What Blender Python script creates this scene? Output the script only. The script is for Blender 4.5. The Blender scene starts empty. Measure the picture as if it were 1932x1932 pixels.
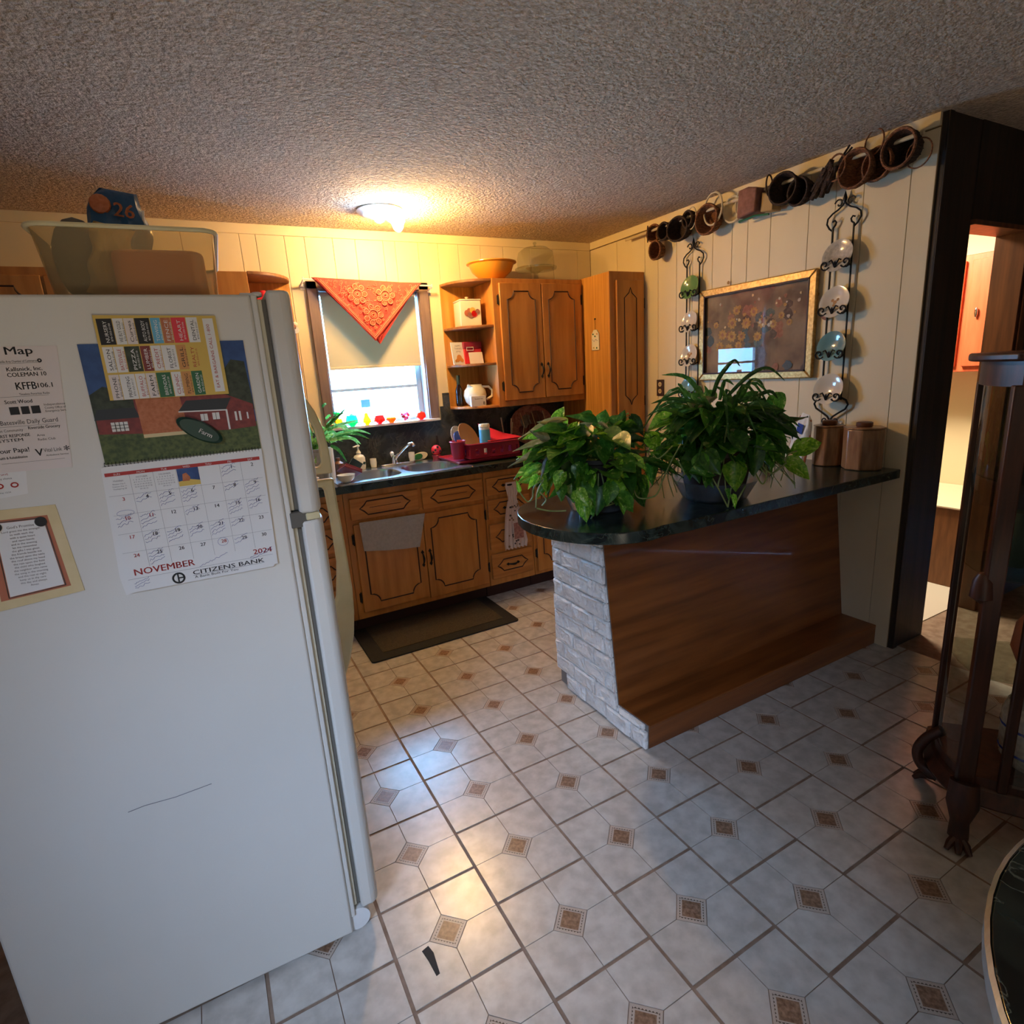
import bpy, bmesh, math, random
from mathutils import Vector, Matrix, Euler
PI = math.pi
rnd = random.Random(7)
sc = bpy.context.scene
C = sc.collection

# ------------------------------------------------------------------ camera
CAM = Vector((-0.2156, -2.1397, 1.4939))
yaw, pitch, roll = math.radians(28.002), math.radians(13.872), math.radians(3.688)
fw = Vector((math.sin(yaw)*math.cos(pitch), math.cos(yaw)*math.cos(pitch), -math.sin(pitch)))
rt = Vector((math.cos(yaw), -math.sin(yaw), 0)); dn = fw.cross(rt)
r2 = rt*math.cos(roll)+dn*math.sin(roll); d2 = -rt*math.sin(roll)+dn*math.cos(roll)
cam = bpy.data.cameras.new('camera'); co = bpy.data.objects.new('camera', cam); C.objects.link(co)
m = Matrix.Identity(4)
for i in range(3):
    m[i][0] = r2[i]; m[i][1] = -d2[i]; m[i][2] = -fw[i]; m[i][3] = CAM[i]
co.matrix_world = m
cam.sensor_width = 36; cam.lens = 36*1070.56/1932; cam.clip_start = 0.02
sc.camera = co

# ------------------------------------------------------------------ world, exposure, lights
w = bpy.data.worlds.new('sky'); sc.world = w; w.use_nodes = True
bg = w.node_tree.nodes['Background']; bg.inputs[0].default_value = (0.24, 0.56, 1.0, 1); bg.inputs[1].default_value = 55.0
sc.view_settings.view_transform = 'Standard'; sc.view_settings.look = 'None'
sc.view_settings.exposure = 0.0; sc.view_settings.gamma = 1.0; sc.view_settings.use_curve_mapping = False

def area(name, loc, target, sx, sy, power, col, spread=180):
    l = bpy.data.lights.new(name, 'AREA'); l.shape = 'RECTANGLE'; l.size = sx; l.size_y = sy
    l.energy = power; l.color = col; l.spread = math.radians(spread)
    o = bpy.data.objects.new(name, l); C.objects.link(o); o.location = loc
    o.rotation_euler = (Vector(target)-Vector(loc)).to_track_quat('-Z', 'Y').to_euler()
    return o
# daylight through the kitchen window, through the dining room windows behind the camera, two added unseen fills, lamp of the far room
pt = area('window_portal', (0.895, 1.90, 1.635), (0.895, 0.0, 1.635), 0.67, 0.86, 1, (1, 1, 1)); pt.data.cycles.is_portal = True
area('dining_daylight', (-1.55, -2.9, 2.1), (0.42, -0.68, 0.1), 0.7, 0.7, 5.6, (0.50, 0.67, 1.0), 44)
area('dining_room_fill', (-0.9, -4.2, 1.6), (0.6, 0.0, 1.4), 1.6, 1.3, 6.0, (1.0, 0.86, 0.66))
area('dining_ceiling_fill', (0.3, -3.2, 0.4), (0.3, -2.2, 2.42), 0.6, 0.6, 11, (1.0, 0.86, 0.66), 120)
area('far_room_lamp', (3.45, 0.1, 2.35), (3.6, -0.3, 0), 0.5, 0.3, 70, (1.0, 0.82, 0.58))

# ------------------------------------------------------------------ materials
def nt(name):
    m = bpy.data.materials.new(name); m.use_nodes = True
    n = m.node_tree.nodes; l = m.node_tree.links
    return m, n, l, n['Principled BSDF']
def setp(b, **k):
    for a, v in k.items():
        b.inputs[a].default_value = v
def c4(c): return (c[0], c[1], c[2], 1)
def pm(name, c1, c2=None, scale=8, stretch=(1, 1, 1), rough=0.5, metal=0, bump=0, bscale=None, rand=0, detail=4,
       coat=0, lo=0.35, hi=0.65, spec=0.5, bstretch=None, bdist=0.004):
    m, n, l, b = nt(name)
    setp(b, Roughness=rough, Metallic=metal)
    b.inputs['Coat Weight'].default_value = coat; b.inputs['Specular IOR Level'].default_value = spec
    tc = n.new('ShaderNodeTexCoord'); mp = n.new('ShaderNodeMapping'); mp.inputs['Scale'].default_value = stretch
    l.new(tc.outputs['Object'], mp.inputs[0])
    src = None
    oi = n.new('ShaderNodeObjectInfo') if rand else None
    vec = mp.outputs[0]
    if rand:
        ad = n.new('ShaderNodeVectorMath'); ad.operation = 'MULTIPLY_ADD'
        l.new(oi.outputs['Random'], ad.inputs[0]); ad.inputs[1].default_value = (37, 53, 71); l.new(vec, ad.inputs[2]); vec = ad.outputs[0]
    if c2 is not None:
        nz = n.new('ShaderNodeTexNoise'); nz.inputs['Scale'].default_value = scale; nz.inputs['Detail'].default_value = detail
        l.new(vec, nz.inputs['Vector'])
        rp = n.new('ShaderNodeValToRGB'); rp.color_ramp.elements[0].position = lo; rp.color_ramp.elements[1].position = hi
        rp.color_ramp.elements[0].color = c4(c1); rp.color_ramp.elements[1].color = c4(c2)
        l.new(nz.outputs[0], rp.inputs[0]); src = rp.outputs[0]
    if rand:
        hs = n.new('ShaderNodeHueSaturation')
        mr = n.new('ShaderNodeMapRange'); mr.inputs[3].default_value = 1-rand; mr.inputs[4].default_value = 1+rand
        l.new(oi.outputs['Random'], mr.inputs[0]); l.new(mr.outputs[0], hs.inputs['Value'])
        if src: l.new(src, hs.inputs['Color'])
        else: hs.inputs['Color'].default_value = c4(c1)
        src = hs.outputs[0]
    if src: l.new(src, b.inputs['Base Color'])
    else: b.inputs['Base Color'].default_value = c4(c1)
    if bump:
        bz = n.new('ShaderNodeTexNoise'); bz.inputs['Scale'].default_value = bscale or scale; bz.inputs['Detail'].default_value = 3
        mp2 = n.new('ShaderNodeMapping'); mp2.inputs['Scale'].default_value = bstretch or stretch
        l.new(tc.outputs['Object'], mp2.inputs[0]); l.new(mp2.outputs[0], bz.inputs['Vector'])
        bp = n.new('ShaderNodeBump'); bp.inputs['Strength'].default_value = bump; bp.inputs['Distance'].default_value = bdist
        l.new(bz.outputs[0], bp.inputs['Height']); l.new(bp.outputs[0], b.inputs['Normal'])
    return m
def emis(name, col, s):
    m, n, l, b = nt(name); setp(b, **{'Base Color': c4(col), 'Emission Color': c4(col), 'Emission Strength': s}); return m
def glassy(name, col=(1, 1, 1), tr=0.85, rough=0.03, fres=1.45, body=None, bodymix=0.0, boost=0.0):
    """thin glass: transparent + fresnel gloss (+ some coloured body)"""
    m = bpy.data.materials.new(name); m.use_nodes = True; n = m.node_tree.nodes; l = m.node_tree.links
    n.clear(); out = n.new('ShaderNodeOutputMaterial')
    t = n.new('ShaderNodeBsdfTransparent'); t.inputs[0].default_value = c4(col)
    g = n.new('ShaderNodeBsdfGlossy'); g.inputs['Roughness'].default_value = rough
    fr = n.new('ShaderNodeFresnel'); fr.inputs[0].default_value = fres
    mx = n.new('ShaderNodeMixShader'); base = t.outputs[0]
    if body:
        d = n.new('ShaderNodeBsdfDiffuse'); d.inputs[0].default_value = c4(body)
        tl = n.new('ShaderNodeBsdfTranslucent'); tl.inputs[0].default_value = c4(body)
        dm = n.new('ShaderNodeMixShader'); dm.inputs[0].default_value = 0.5; l.new(d.outputs[0], dm.inputs[1]); l.new(tl.outputs[0], dm.inputs[2])
        m2 = n.new('ShaderNodeMixShader'); m2.inputs[0].default_value = bodymix; l.new(base, m2.inputs[1]); l.new(dm.outputs[0], m2.inputs[2]); base = m2.outputs[0]
    ge = n.new('ShaderNodeNewGeometry'); iv = n.new('ShaderNodeMath'); iv.operation = 'SUBTRACT'; iv.inputs[0].default_value = 1; l.new(ge.outputs['Backfacing'], iv.inputs[1])
    ma = n.new('ShaderNodeMath'); ma.operation = 'ADD'; ma.inputs[1].default_value = boost; l.new(fr.outputs[0], ma.inputs[0])
    mu = n.new('ShaderNodeMath'); mu.operation = 'MULTIPLY'; l.new(ma.outputs[0], mu.inputs[0]); l.new(iv.outputs[0], mu.inputs[1]); l.new(mu.outputs[0], mx.inputs[0])
    l.new(base, mx.inputs[1]); l.new(g.outputs[0], mx.inputs[2]); l.new(mx.outputs[0], out.inputs[0])
    return m
def leafmat(name, a, b_, vein, scale, transl=0.38):
    m, n, l, b = nt(name)
    tc = n.new('ShaderNodeTexCoord'); oi = n.new('ShaderNodeObjectInfo')
    ad = n.new('ShaderNodeVectorMath'); ad.operation = 'MULTIPLY_ADD'; l.new(oi.outputs['Random'], ad.inputs[0]); ad.inputs[1].default_value = (19, 31, 11); l.new(tc.outputs['Object'], ad.inputs[2])
    nz = n.new('ShaderNodeTexNoise'); nz.inputs['Scale'].default_value = scale; nz.inputs['Detail'].default_value = 6; nz.inputs['Distortion'].default_value = 1.2
    l.new(ad.outputs[0], nz.inputs['Vector'])
    rp = n.new('ShaderNodeValToRGB'); e = rp.color_ramp.elements; e[0].position = 0.38; e[1].position = 0.60
    e[0].color = c4(a); e[1].color = c4(b_); x = e.new(0.69); x.color = c4(vein); l.new(nz.outputs[0], rp.inputs[0])
    hs = n.new('ShaderNodeHueSaturation'); mr = n.new('ShaderNodeMapRange'); mr.inputs[3].default_value = 0.65; mr.inputs[4].default_value = 1.35
    l.new(oi.outputs['Random'], mr.inputs[0]); l.new(mr.outputs[0], hs.inputs['Value']); l.new(rp.outputs[0], hs.inputs['Color'])
    l.new(hs.outputs[0], b.inputs['Base Color']); setp(b, Roughness=0.34)
    tl = n.new('ShaderNodeBsdfTranslucent'); l.new(hs.outputs[0], tl.inputs[0])
    mx = n.new('ShaderNodeMixShader'); mx.inputs[0].default_value = transl
    out = n['Material Output']; l.new(b.outputs[0], mx.inputs[1]); l.new(tl.outputs[0], mx.inputs[2]); l.new(mx.outputs[0], out.inputs[0])
    return m

MAT = {}
MAT['oak'] = pm('honey_oak', (0.44, 0.165, 0.030), (0.60, 0.255, 0.055), 3.5, (6, 6, 0.7), 0.42, bump=0.08, bscale=30, coat=0.15)
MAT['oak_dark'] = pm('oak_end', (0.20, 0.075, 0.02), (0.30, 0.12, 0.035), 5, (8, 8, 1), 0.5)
MAT['oak_h'] = pm('honey_oak_cross', (0.42, 0.155, 0.030), (0.57, 0.235, 0.052), 5, (0.7, 9, 9), 0.42, coat=0.15)
MAT['pantry'] = pm('pantry_oak', (0.52, 0.22, 0.035), (0.70, 0.34, 0.07), 4, (14, 14, 0.5), 0.4, coat=0.2)
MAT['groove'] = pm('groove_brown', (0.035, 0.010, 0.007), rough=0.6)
MAT['iron'] = pm('black_iron', (0.012, 0.011, 0.011), (0.03, 0.027, 0.025), 40, rough=0.5, metal=0.6)
MAT['panel'] = pm('cream_panelling', (0.76, 0.64, 0.42), (0.80, 0.69, 0.47), 3, (1, 1, 0.3), 0.55)
MAT['panel_gap'] = pm('panel_groove', (0.20, 0.13, 0.06), rough=0.8)
MAT['ceiling'] = pm('popcorn_ceiling', (0.47, 0.375, 0.285), (0.77, 0.65, 0.51), 70, rough=0.95, bump=1.0, bscale=75, bdist=0.02, lo=0.3, hi=0.7, detail=2)
MAT['darkwall'] = pm('dark_panelling', (0.016, 0.010, 0.006), (0.035, 0.020, 0.011), 3, (10, 10, 0.6), 0.6, bump=0.1, bscale=20)
MAT['darktrim'] = pm('dark_walnut_trim', (0.085, 0.030, 0.012), (0.16, 0.06, 0.022), 4, (8, 8, 0.7), 0.4)
MAT['diningwall'] = pm('dining_wall', (0.34, 0.27, 0.20), (0.40, 0.32, 0.24), 2, rough=0.8)
def stone(name, c1, c2, vein, rough):
    m, n, l, b = nt(name); tc = n.new('ShaderNodeTexCoord')
    a = n.new('ShaderNodeTexNoise'); a.inputs['Scale'].default_value = 9; a.inputs['Detail'].default_value = 8; a.inputs['Distortion'].default_value = 1.5; l.new(tc.outputs['Object'], a.inputs['Vector'])
    r = n.new('ShaderNodeValToRGB'); e = r.color_ramp.elements; e[0].position = 0.4; e[1].position = 0.62; e[0].color = c4(c1); e[1].color = c4(c2); l.new(a.outputs[0], r.inputs[0])
    v = n.new('ShaderNodeTexNoise'); v.inputs['Scale'].default_value = 6; v.inputs['Detail'].default_value = 7; v.inputs['Distortion'].default_value = 2.4; l.new(tc.outputs['Object'], v.inputs['Vector'])
    vr = n.new('ShaderNodeValToRGB'); f = vr.color_ramp.elements; f[0].position = 0.485; f[0].color = (0, 0, 0, 1); f[1].position = 0.515; f[1].color = (0, 0, 0, 1); q = f.new(0.5); q.color = (1, 1, 1, 1); l.new(v.outputs[0], vr.inputs[0])
    mx = n.new('ShaderNodeMix'); mx.data_type = 'RGBA'; l.new(vr.outputs[0], mx.inputs['Factor']); l.new(r.outputs[0], mx.inputs['A']); mx.inputs['B'].default_value = c4(vein)
    l.new(mx.outputs['Result'], b.inputs['Base Color']); setp(b, Roughness=rough); return m
MAT['counter'] = stone('green_marble_laminate', (0.006, 0.010, 0.009), (0.030, 0.045, 0.036), (0.055, 0.075, 0.055), 0.22)
MAT['splash'] = stone('dark_splash_laminate', (0.010, 0.013, 0.013), (0.045, 0.050, 0.050), (0.09, 0.08, 0.06), 0.35)
MAT['tablestone'] = stone('black_marble', (0.004, 0.006, 0.005), (0.016, 0.024, 0.020), (0.10, 0.12, 0.10), 0.15)
MAT['white_en'] = pm('fridge_white', (0.68, 0.66, 0.60), (0.71, 0.69, 0.63), 2, rough=0.38, bump=0.25, bscale=260, bdist=0.001)
MAT['gasket'] = pm('gasket_grey', (0.13, 0.12, 0.10), rough=0.7)
MAT['seal'] = pm('seal_cream', (0.62, 0.58, 0.45), rough=0.6)
MAT['handle_y'] = pm('yellowed_plastic', (0.70, 0.62, 0.36), (0.76, 0.69, 0.44), 12, rough=0.35)
MAT['chrome'] = pm('chrome', (0.75, 0.76, 0.78), rough=0.12, metal=1)
MAT['steel'] = pm('brushed_steel', (0.52, 0.53, 0.55), (0.62, 0.63, 0.65), 20, (1, 12, 1), 0.27, metal=1)
MAT['white'] = pm('white_plastic', (0.78, 0.78, 0.76), rough=0.35)
MAT['cream'] = pm('cream_ceramic', (0.80, 0.74, 0.56), rough=0.25, coat=0.3)
MAT['paper'] = pm('paper', (0.76, 0.75, 0.72), rough=0.7)
MAT['paper2'] = pm('paper_warm', (0.74, 0.66, 0.62), rough=0.7)
MAT['ink'] = pm('ink_black', (0.02, 0.02, 0.02), rough=0.7)
MAT['inkgrey'] = pm('ink_grey', (0.20, 0.19, 0.20), rough=0.7)
MAT['inkred'] = pm('ink_red', (0.42, 0.03, 0.025), rough=0.6)
MAT['inkblue'] = pm('ink_blue', (0.05, 0.06, 0.30), rough=0.6)
MAT['skyblue'] = pm('print_sky', (0.010, 0.045, 0.16), (0.03, 0.09, 0.25), 30, rough=0.5)
MAT['tree_p'] = pm('print_tree', (0.012, 0.022, 0.010), (0.04, 0.055, 0.03), 90, rough=0.5)
MAT['grass_p'] = pm('print_grass', (0.03, 0.055, 0.012), (0.09, 0.12, 0.03), 120, rough=0.5)
MAT['barn_p'] = pm('print_barn', (0.16, 0.022, 0.022), (0.24, 0.035, 0.03), 90, rough=0.5)
MAT['brick_p'] = pm('print_brick', (0.42, 0.12, 0.04), (0.52, 0.17, 0.07), 150, rough=0.5)
MAT['roof_p'] = pm('print_roof', (0.02, 0.025, 0.03), rough=0.5)
MAT['yellow_p'] = pm('print_yellow', (0.66, 0.45, 0.09), rough=0.5)
MAT['orange_p'] = pm('print_orange', (0.62, 0.28, 0.08), rough=0.5)
MAT['green_p'] = pm('print_green', (0.02, 0.13, 0.05), rough=0.5)
MAT['magnet'] = pm('dark_green_clip', (0.004, 0.045, 0.032), rough=0.3)
MAT['parch'] = pm('parchment', (0.66, 0.52, 0.27), (0.72, 0.58, 0.33), 20, rough=0.7)
MAT['rose_p'] = pm('print_rose', (0.45, 0.14, 0.07), rough=0.6)
MAT['bandana'] = pm('red_cotton', (0.62, 0.055, 0.045), (0.68, 0.075, 0.055), 60, rough=0.85)
MAT['bandana_l'] = pm('bandana_print', (0.78, 0.24, 0.15), rough=0.85)
MAT['bandana_d'] = pm('bandana_dark', (0.30, 0.02, 0.02), rough=0.85)
m, n, l, b = nt('roller_blind'); setp(b, **{'Base Color': (0.62, 0.56, 0.42, 1), 'Roughness': 0.8})
tl = n.new('ShaderNodeBsdfTranslucent'); tl.inputs[0].default_value = (0.75, 0.66, 0.45, 1); mx = n.new('ShaderNodeMixShader'); mx.inputs[0].default_value = 0.10
l.new(b.outputs[0], mx.inputs[1]); l.new(tl.outputs[0], mx.inputs[2]); l.new(mx.outputs[0], n['Material Output'].inputs[0]); MAT['blind'] = m
MAT['casing'] = pm('grey_brown_casing', (0.17, 0.12, 0.12), (0.22, 0.16, 0.155), 5, (8, 8, 1), 0.5)
MAT['alum'] = pm('aluminium_sash', (0.42, 0.45, 0.48), rough=0.45, metal=0.3)
MAT['glass'] = glassy('window_glass', (0.97, 0.99, 1.0))
MAT['clear'] = glassy('clear_glass', (0.86, 0.87, 0.83), rough=0.05, fres=1.45, boost=0.06)
MAT['clearp'] = glassy('clear_plastic', (0.80, 0.84, 0.88), rough=0.12, boost=0.10, body=(0.6, 0.62, 0.66), bodymix=0.18)
MAT['picglass'] = glassy('picture_glass', (1, 1, 1), rough=0.0, fres=1.42)
MAT['curioglass'] = glassy('cabinet_glass', (0.80, 0.84, 0.80), rough=0.02, fres=1.5, boost=0.03)
MAT['bin'] = glassy('frosted_bin', (0.90, 0.85, 0.72), rough=0.35, fres=1.2, body=(0.80, 0.68, 0.44), bodymix=0.22)
MAT['lampglass'] = emis('bulb_warm', (1.0, 0.56, 0.15), 820)
MAT['lampcool'] = emis('bulb_cool', (0.50, 0.72, 1.0), 150)
MAT['grout'] = pm('grout', (0.20, 0.13, 0.09), (0.29, 0.21, 0.155), 25, rough=0.7)
MAT['thin'] = pm('thin_grout', (0.27, 0.22, 0.18), rough=0.6)
MAT['tile'] = pm('vinyl_tile', (0.47, 0.44, 0.395), (0.61, 0.58, 0.53), 22, rough=0.27, rand=0.05, bump=0.15, bscale=60, detail=6, bdist=0.001, spec=1.0)
# diamond inset with dotted border
m, n, l, b = nt('tile_diamond'); tc = n.new('ShaderNodeTexCoord'); sp = n.new('ShaderNodeSeparateXYZ'); l.new(tc.outputs['Object'], sp.inputs[0])
def mth(op, a, b2=None):
    q = n.new('ShaderNodeMath'); q.operation = op
    for i, v in enumerate((a, b2)):
        if v is None: continue
        if isinstance(v, (int, float)): q.inputs[i].default_value = v
        else: l.new(v, q.inputs[i])
    return q.outputs[0]
dd = mth('ADD', mth('ABSOLUTE', sp.outputs[0]), mth('ABSOLUTE', sp.outputs[1]))
inner = mth('LESS_THAN', dd, 0.036)
band = mth('MULTIPLY', mth('GREATER_THAN', dd, 0.041), mth('LESS_THAN', dd, 0.046))
ck = n.new('ShaderNodeTexChecker'); ck.inputs['Scale'].default_value = 170; l.new(tc.outputs['Object'], ck.inputs[0])
dots = mth('MULTIPLY', band, ck.outputs['Fac'])
nz = n.new('ShaderNodeTexNoise'); nz.inputs['Scale'].default_value = 90; nz.inputs['Detail'].default_value = 4; l.new(tc.outputs['Object'], nz.inputs['Vector'])
rp = n.new('ShaderNodeValToRGB'); rp.color_ramp.elements[0].position = .35; rp.color_ramp.elements[1].position = .65; rp.color_ramp.elements[0].color = (.17, .09, .05, 1); rp.color_ramp.elements[1].color = (.36, .22, .14, 1); l.new(nz.outputs[0], rp.inputs[0])
mx = n.new('ShaderNodeMix'); mx.data_type = 'RGBA'; l.new(inner, mx.inputs['Factor']); mx.inputs['A'].default_value = (.50, .42, .35, 1); l.new(rp.outputs[0], mx.inputs['B'])
mx2 = n.new('ShaderNodeMix'); mx2.data_type = 'RGBA'; l.new(dots, mx2.inputs['Factor']); l.new(mx.outputs['Result'], mx2.inputs['A']); mx2.inputs['B'].default_value = (.10, .07, .05, 1)
l.new(mx2.outputs['Result'], b.inputs['Base Color']); setp(b, Roughness=0.3); MAT['diamond'] = m
MAT['brick'] = pm('white_foam_brick', (0.80, 0.78, 0.75), (0.88, 0.86, 0.83), 20, rough=0.45, bump=1.0, bscale=55, bdist=0.014, rand=0.03)
MAT['mortar'] = pm('brick_joint', (0.20, 0.19, 0.18), rough=0.8)
MAT['penwood'] = pm('peninsula_wood', (0.17, 0.050, 0.011), (0.31, 0.095, 0.020), 3.2, (0.55, 7, 7), 0.36, coat=0.1, detail=6)
MAT['mat_black'] = pm('mat_rubber', (0.004, 0.004, 0.004), (0.010, 0.009, 0.008), 60, rough=0.8, bump=0.5, bscale=200, bdist=0.002)
MAT['mat_brown'] = pm('mat_weave', (0.032, 0.022, 0.012), (0.055, 0.040, 0.022), 120, rough=0.9, bump=0.6, bscale=260, bdist=0.002)
MAT['towel'] = pm('grey_terry', (0.42, 0.40, 0.40), (0.48, 0.455, 0.455), 70, rough=0.95, bump=0.8, bscale=240, bdist=0.003)
MAT['dress'] = pm('print_cotton', (0.62, 0.48, 0.40), (0.68, 0.54, 0.46), 12, rough=0.9)
MAT['wood_pic'] = pm('wood_photo_patch', (0.26, 0.10, 0.08), (0.46, 0.22, 0.16), 60, rough=0.8)
MAT['red_pl'] = pm('red_plastic', (0.30, 0.018, 0.045), rough=0.35)
MAT['red_bd'] = pm('red_board', (0.72, 0.03, 0.05), rough=0.45)
MAT['maroon'] = pm('maroon_plastic', (0.16, 0.02, 0.035), rough=0.4)
MAT['orange'] = pm('orange_bowl', (0.80, 0.34, 0.03), rough=0.3, coat=0.3)
MAT['gold'] = pm('gilt_frame', (0.42, 0.25, 0.07), (0.66, 0.44, 0.16), 25, (1, 3, 3), 0.4, metal=0.55)
MAT['canvas'] = pm('painted_canvas', (0.13, 0.085, 0.06), (0.32, 0.23, 0.15), 6, rough=0.8, detail=8)
MAT['pet1'] = pm('petal_ochre', (0.36, 0.20, 0.06), (0.50, 0.31, 0.11), 60, rough=0.8)
MAT['pet2'] = pm('petal_rust', (0.26, 0.11, 0.07), (0.34, 0.17, 0.12), 60, rough=0.8)
MAT['pet3'] = pm('petal_dark', (0.07, 0.05, 0.045), (0.14, 0.10, 0.08), 60, rough=0.8)
MAT['wicker'] = pm('wicker_mid', (0.12, 0.042, 0.015), (0.30, 0.12, 0.045), 60, (1, 1, 3), 0.7, bump=1, bscale=110, bdist=0.006)
MAT['wicker_d'] = pm('wicker_dark', (0.018, 0.008, 0.004), (0.06, 0.028, 0.014), 60, (1, 1, 3), 0.7, bump=1, bscale=110, bdist=0.006)
MAT['wicker_l'] = pm('rim_pale', (0.62, 0.52, 0.34), rough=0.6)
MAT['pinkfab'] = pm('dusty_pink_box', (0.20, 0.085, 0.062), (0.28, 0.13, 0.10), 40, rough=0.85)
MAT['g_green'] = pm('plate_green', (0.13, 0.27, 0.09), rough=0.15, coat=0.4)
MAT['g_blue'] = pm('plate_blue', (0.12, 0.26, 0.30), (0.16, 0.33, 0.36), 10, rough=0.15, coat=0.4)
MAT['g_white'] = pm('plate_cream', (0.66, 0.60, 0.50), rough=0.15, coat=0.4)
MAT['g_grey'] = pm('plate_pearl', (0.42, 0.38, 0.32), (0.60, 0.55, 0.46), 60, rough=0.2, coat=0.4)
MAT['spray'] = pm('glaze_flower', (0.30, 0.15, 0.06), rough=0.3)
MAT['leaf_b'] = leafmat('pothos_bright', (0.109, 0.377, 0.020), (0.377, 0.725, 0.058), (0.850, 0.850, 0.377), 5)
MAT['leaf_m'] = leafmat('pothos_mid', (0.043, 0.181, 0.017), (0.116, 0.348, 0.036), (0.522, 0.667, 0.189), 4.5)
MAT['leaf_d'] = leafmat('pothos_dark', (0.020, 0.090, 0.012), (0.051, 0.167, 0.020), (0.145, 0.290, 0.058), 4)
MAT['leaf_p'] = leafmat('pothos_back', (0.22, 0.24, 0.09), (0.38, 0.36, 0.18), (0.55, 0.50, 0.34), 3)
MAT['leaf_s'] = leafmat('silver_leaf', (0.30, 0.34, 0.32), (0.55, 0.58, 0.58), (0.8, 0.8, 0.8), 3)
MAT['spider'] = leafmat('spider_leaf', (0.023, 0.094, 0.014), (0.072, 0.203, 0.036), (0.464, 0.609, 0.290), 30)
MAT['spider_w'] = leafmat('spider_leaf_striped', (0.116, 0.406, 0.058), (0.435, 0.754, 0.232), (0.850, 0.850, 0.850), 30)
MAT['stem'] = pm('green_stem', (0.14, 0.22, 0.05), (0.30, 0.36, 0.12), 30, rough=0.5)
MAT['pot_b'] = pm('black_pot', (0.008, 0.007, 0.007), rough=0.5)
MAT['pot_br'] = pm('brown_bucket', (0.030, 0.014, 0.010), (0.06, 0.03, 0.022), 20, rough=0.45)
MAT['soil'] = pm('potting_soil', (0.012, 0.008, 0.005), (0.03, 0.02, 0.012), 60, rough=0.95, bump=1, bscale=80)
MAT['pot_g'] = pm('stone_pot', (0.42, 0.38, 0.32), (0.56, 0.51, 0.44), 30, rough=0.8)
MAT['canister'] = pm('brown_canister', (0.22, 0.105, 0.045), (0.38, 0.20, 0.09), 9, (5, 5, 1), 0.32, coat=0.25)
MAT['curio'] = pm('curio_mahogany', (0.030, 0.009, 0.004), (0.075, 0.022, 0.009), 5, (8, 8, 0.8), 0.42, coat=0.0)
MAT['redcab'] = pm('salmon_cabinet', (0.60, 0.11, 0.04), (0.68, 0.15, 0.06), 5, (6, 6, 0.7), 0.4)
MAT['farwall'] = pm('far_room_wall', (0.78, 0.68, 0.46), rough=0.8)
MAT['farfloor'] = pm('far_room_floor', (0.62, 0.58, 0.50), rough=0.6)
MAT['browncab'] = pm('far_brown_cabinet', (0.14, 0.055, 0.018), (0.22, 0.09, 0.03), 5, (8, 8, 1), 0.5)
MAT['bag_blue'] = pm('foil_bag', (0.010, 0.06, 0.16), (0.02, 0.10, 0.24), 12, rough=0.3, bump=0.6, bscale=14, bdist=0.02)
MAT['salmon'] = pm('peach_box', (0.70, 0.25, 0.11), rough=0.7)
MAT['tan'] = pm('tan_bag', (0.40, 0.26, 0.10), (0.5, 0.34, 0.15), 10, rough=0.7)
MAT['charcoal'] = pm('charcoal_cloth', (0.035, 0.035, 0.035), rough=0.9)
MAT['pan'] = pm('brown_pan', (0.26, 0.14, 0.06), rough=0.4)
MAT['blue'] = pm('blue_enamel', (0.03, 0.06, 0.30), rough=0.25)
MAT['ltblue'] = pm('label_blue', (0.12, 0.42, 0.62), rough=0.5)
MAT['bottle'] = glassy('dark_bottle', (0.25, 0.14, 0.09), rough=0.05, body=(0.03, 0.015, 0.01), bodymix=0.55, boost=0.05)
MAT['white_gl'] = pm('white_glaze', (0.80, 0.78, 0.72), rough=0.15, coat=0.4)
MAT['fabgreen'] = pm('green_scrubber', (0.02, 0.16, 0.05), rough=0.9)
MAT['dgreen'] = pm('dark_green_sponge', (0.02, 0.04, 0.03), rough=0.8)
def fruitglass(nm, c): MAT[nm] = glassy(nm, c, rough=0.06, boost=0.04, body=c, bodymix=0.35)
for nm, c in (('fr_orange', (1, .42, .03)), ('fr_green', (.05, .62, .22)), ('fr_yellow', (1, .55, .04)), ('fr_red', (.95, .05, .04)), ('fr_tan', (1, .22, .03)), ('fr_pink', (.72, .15, .22)), ('fr_tom', (.95, .10, .04))): fruitglass(nm, c)

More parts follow.
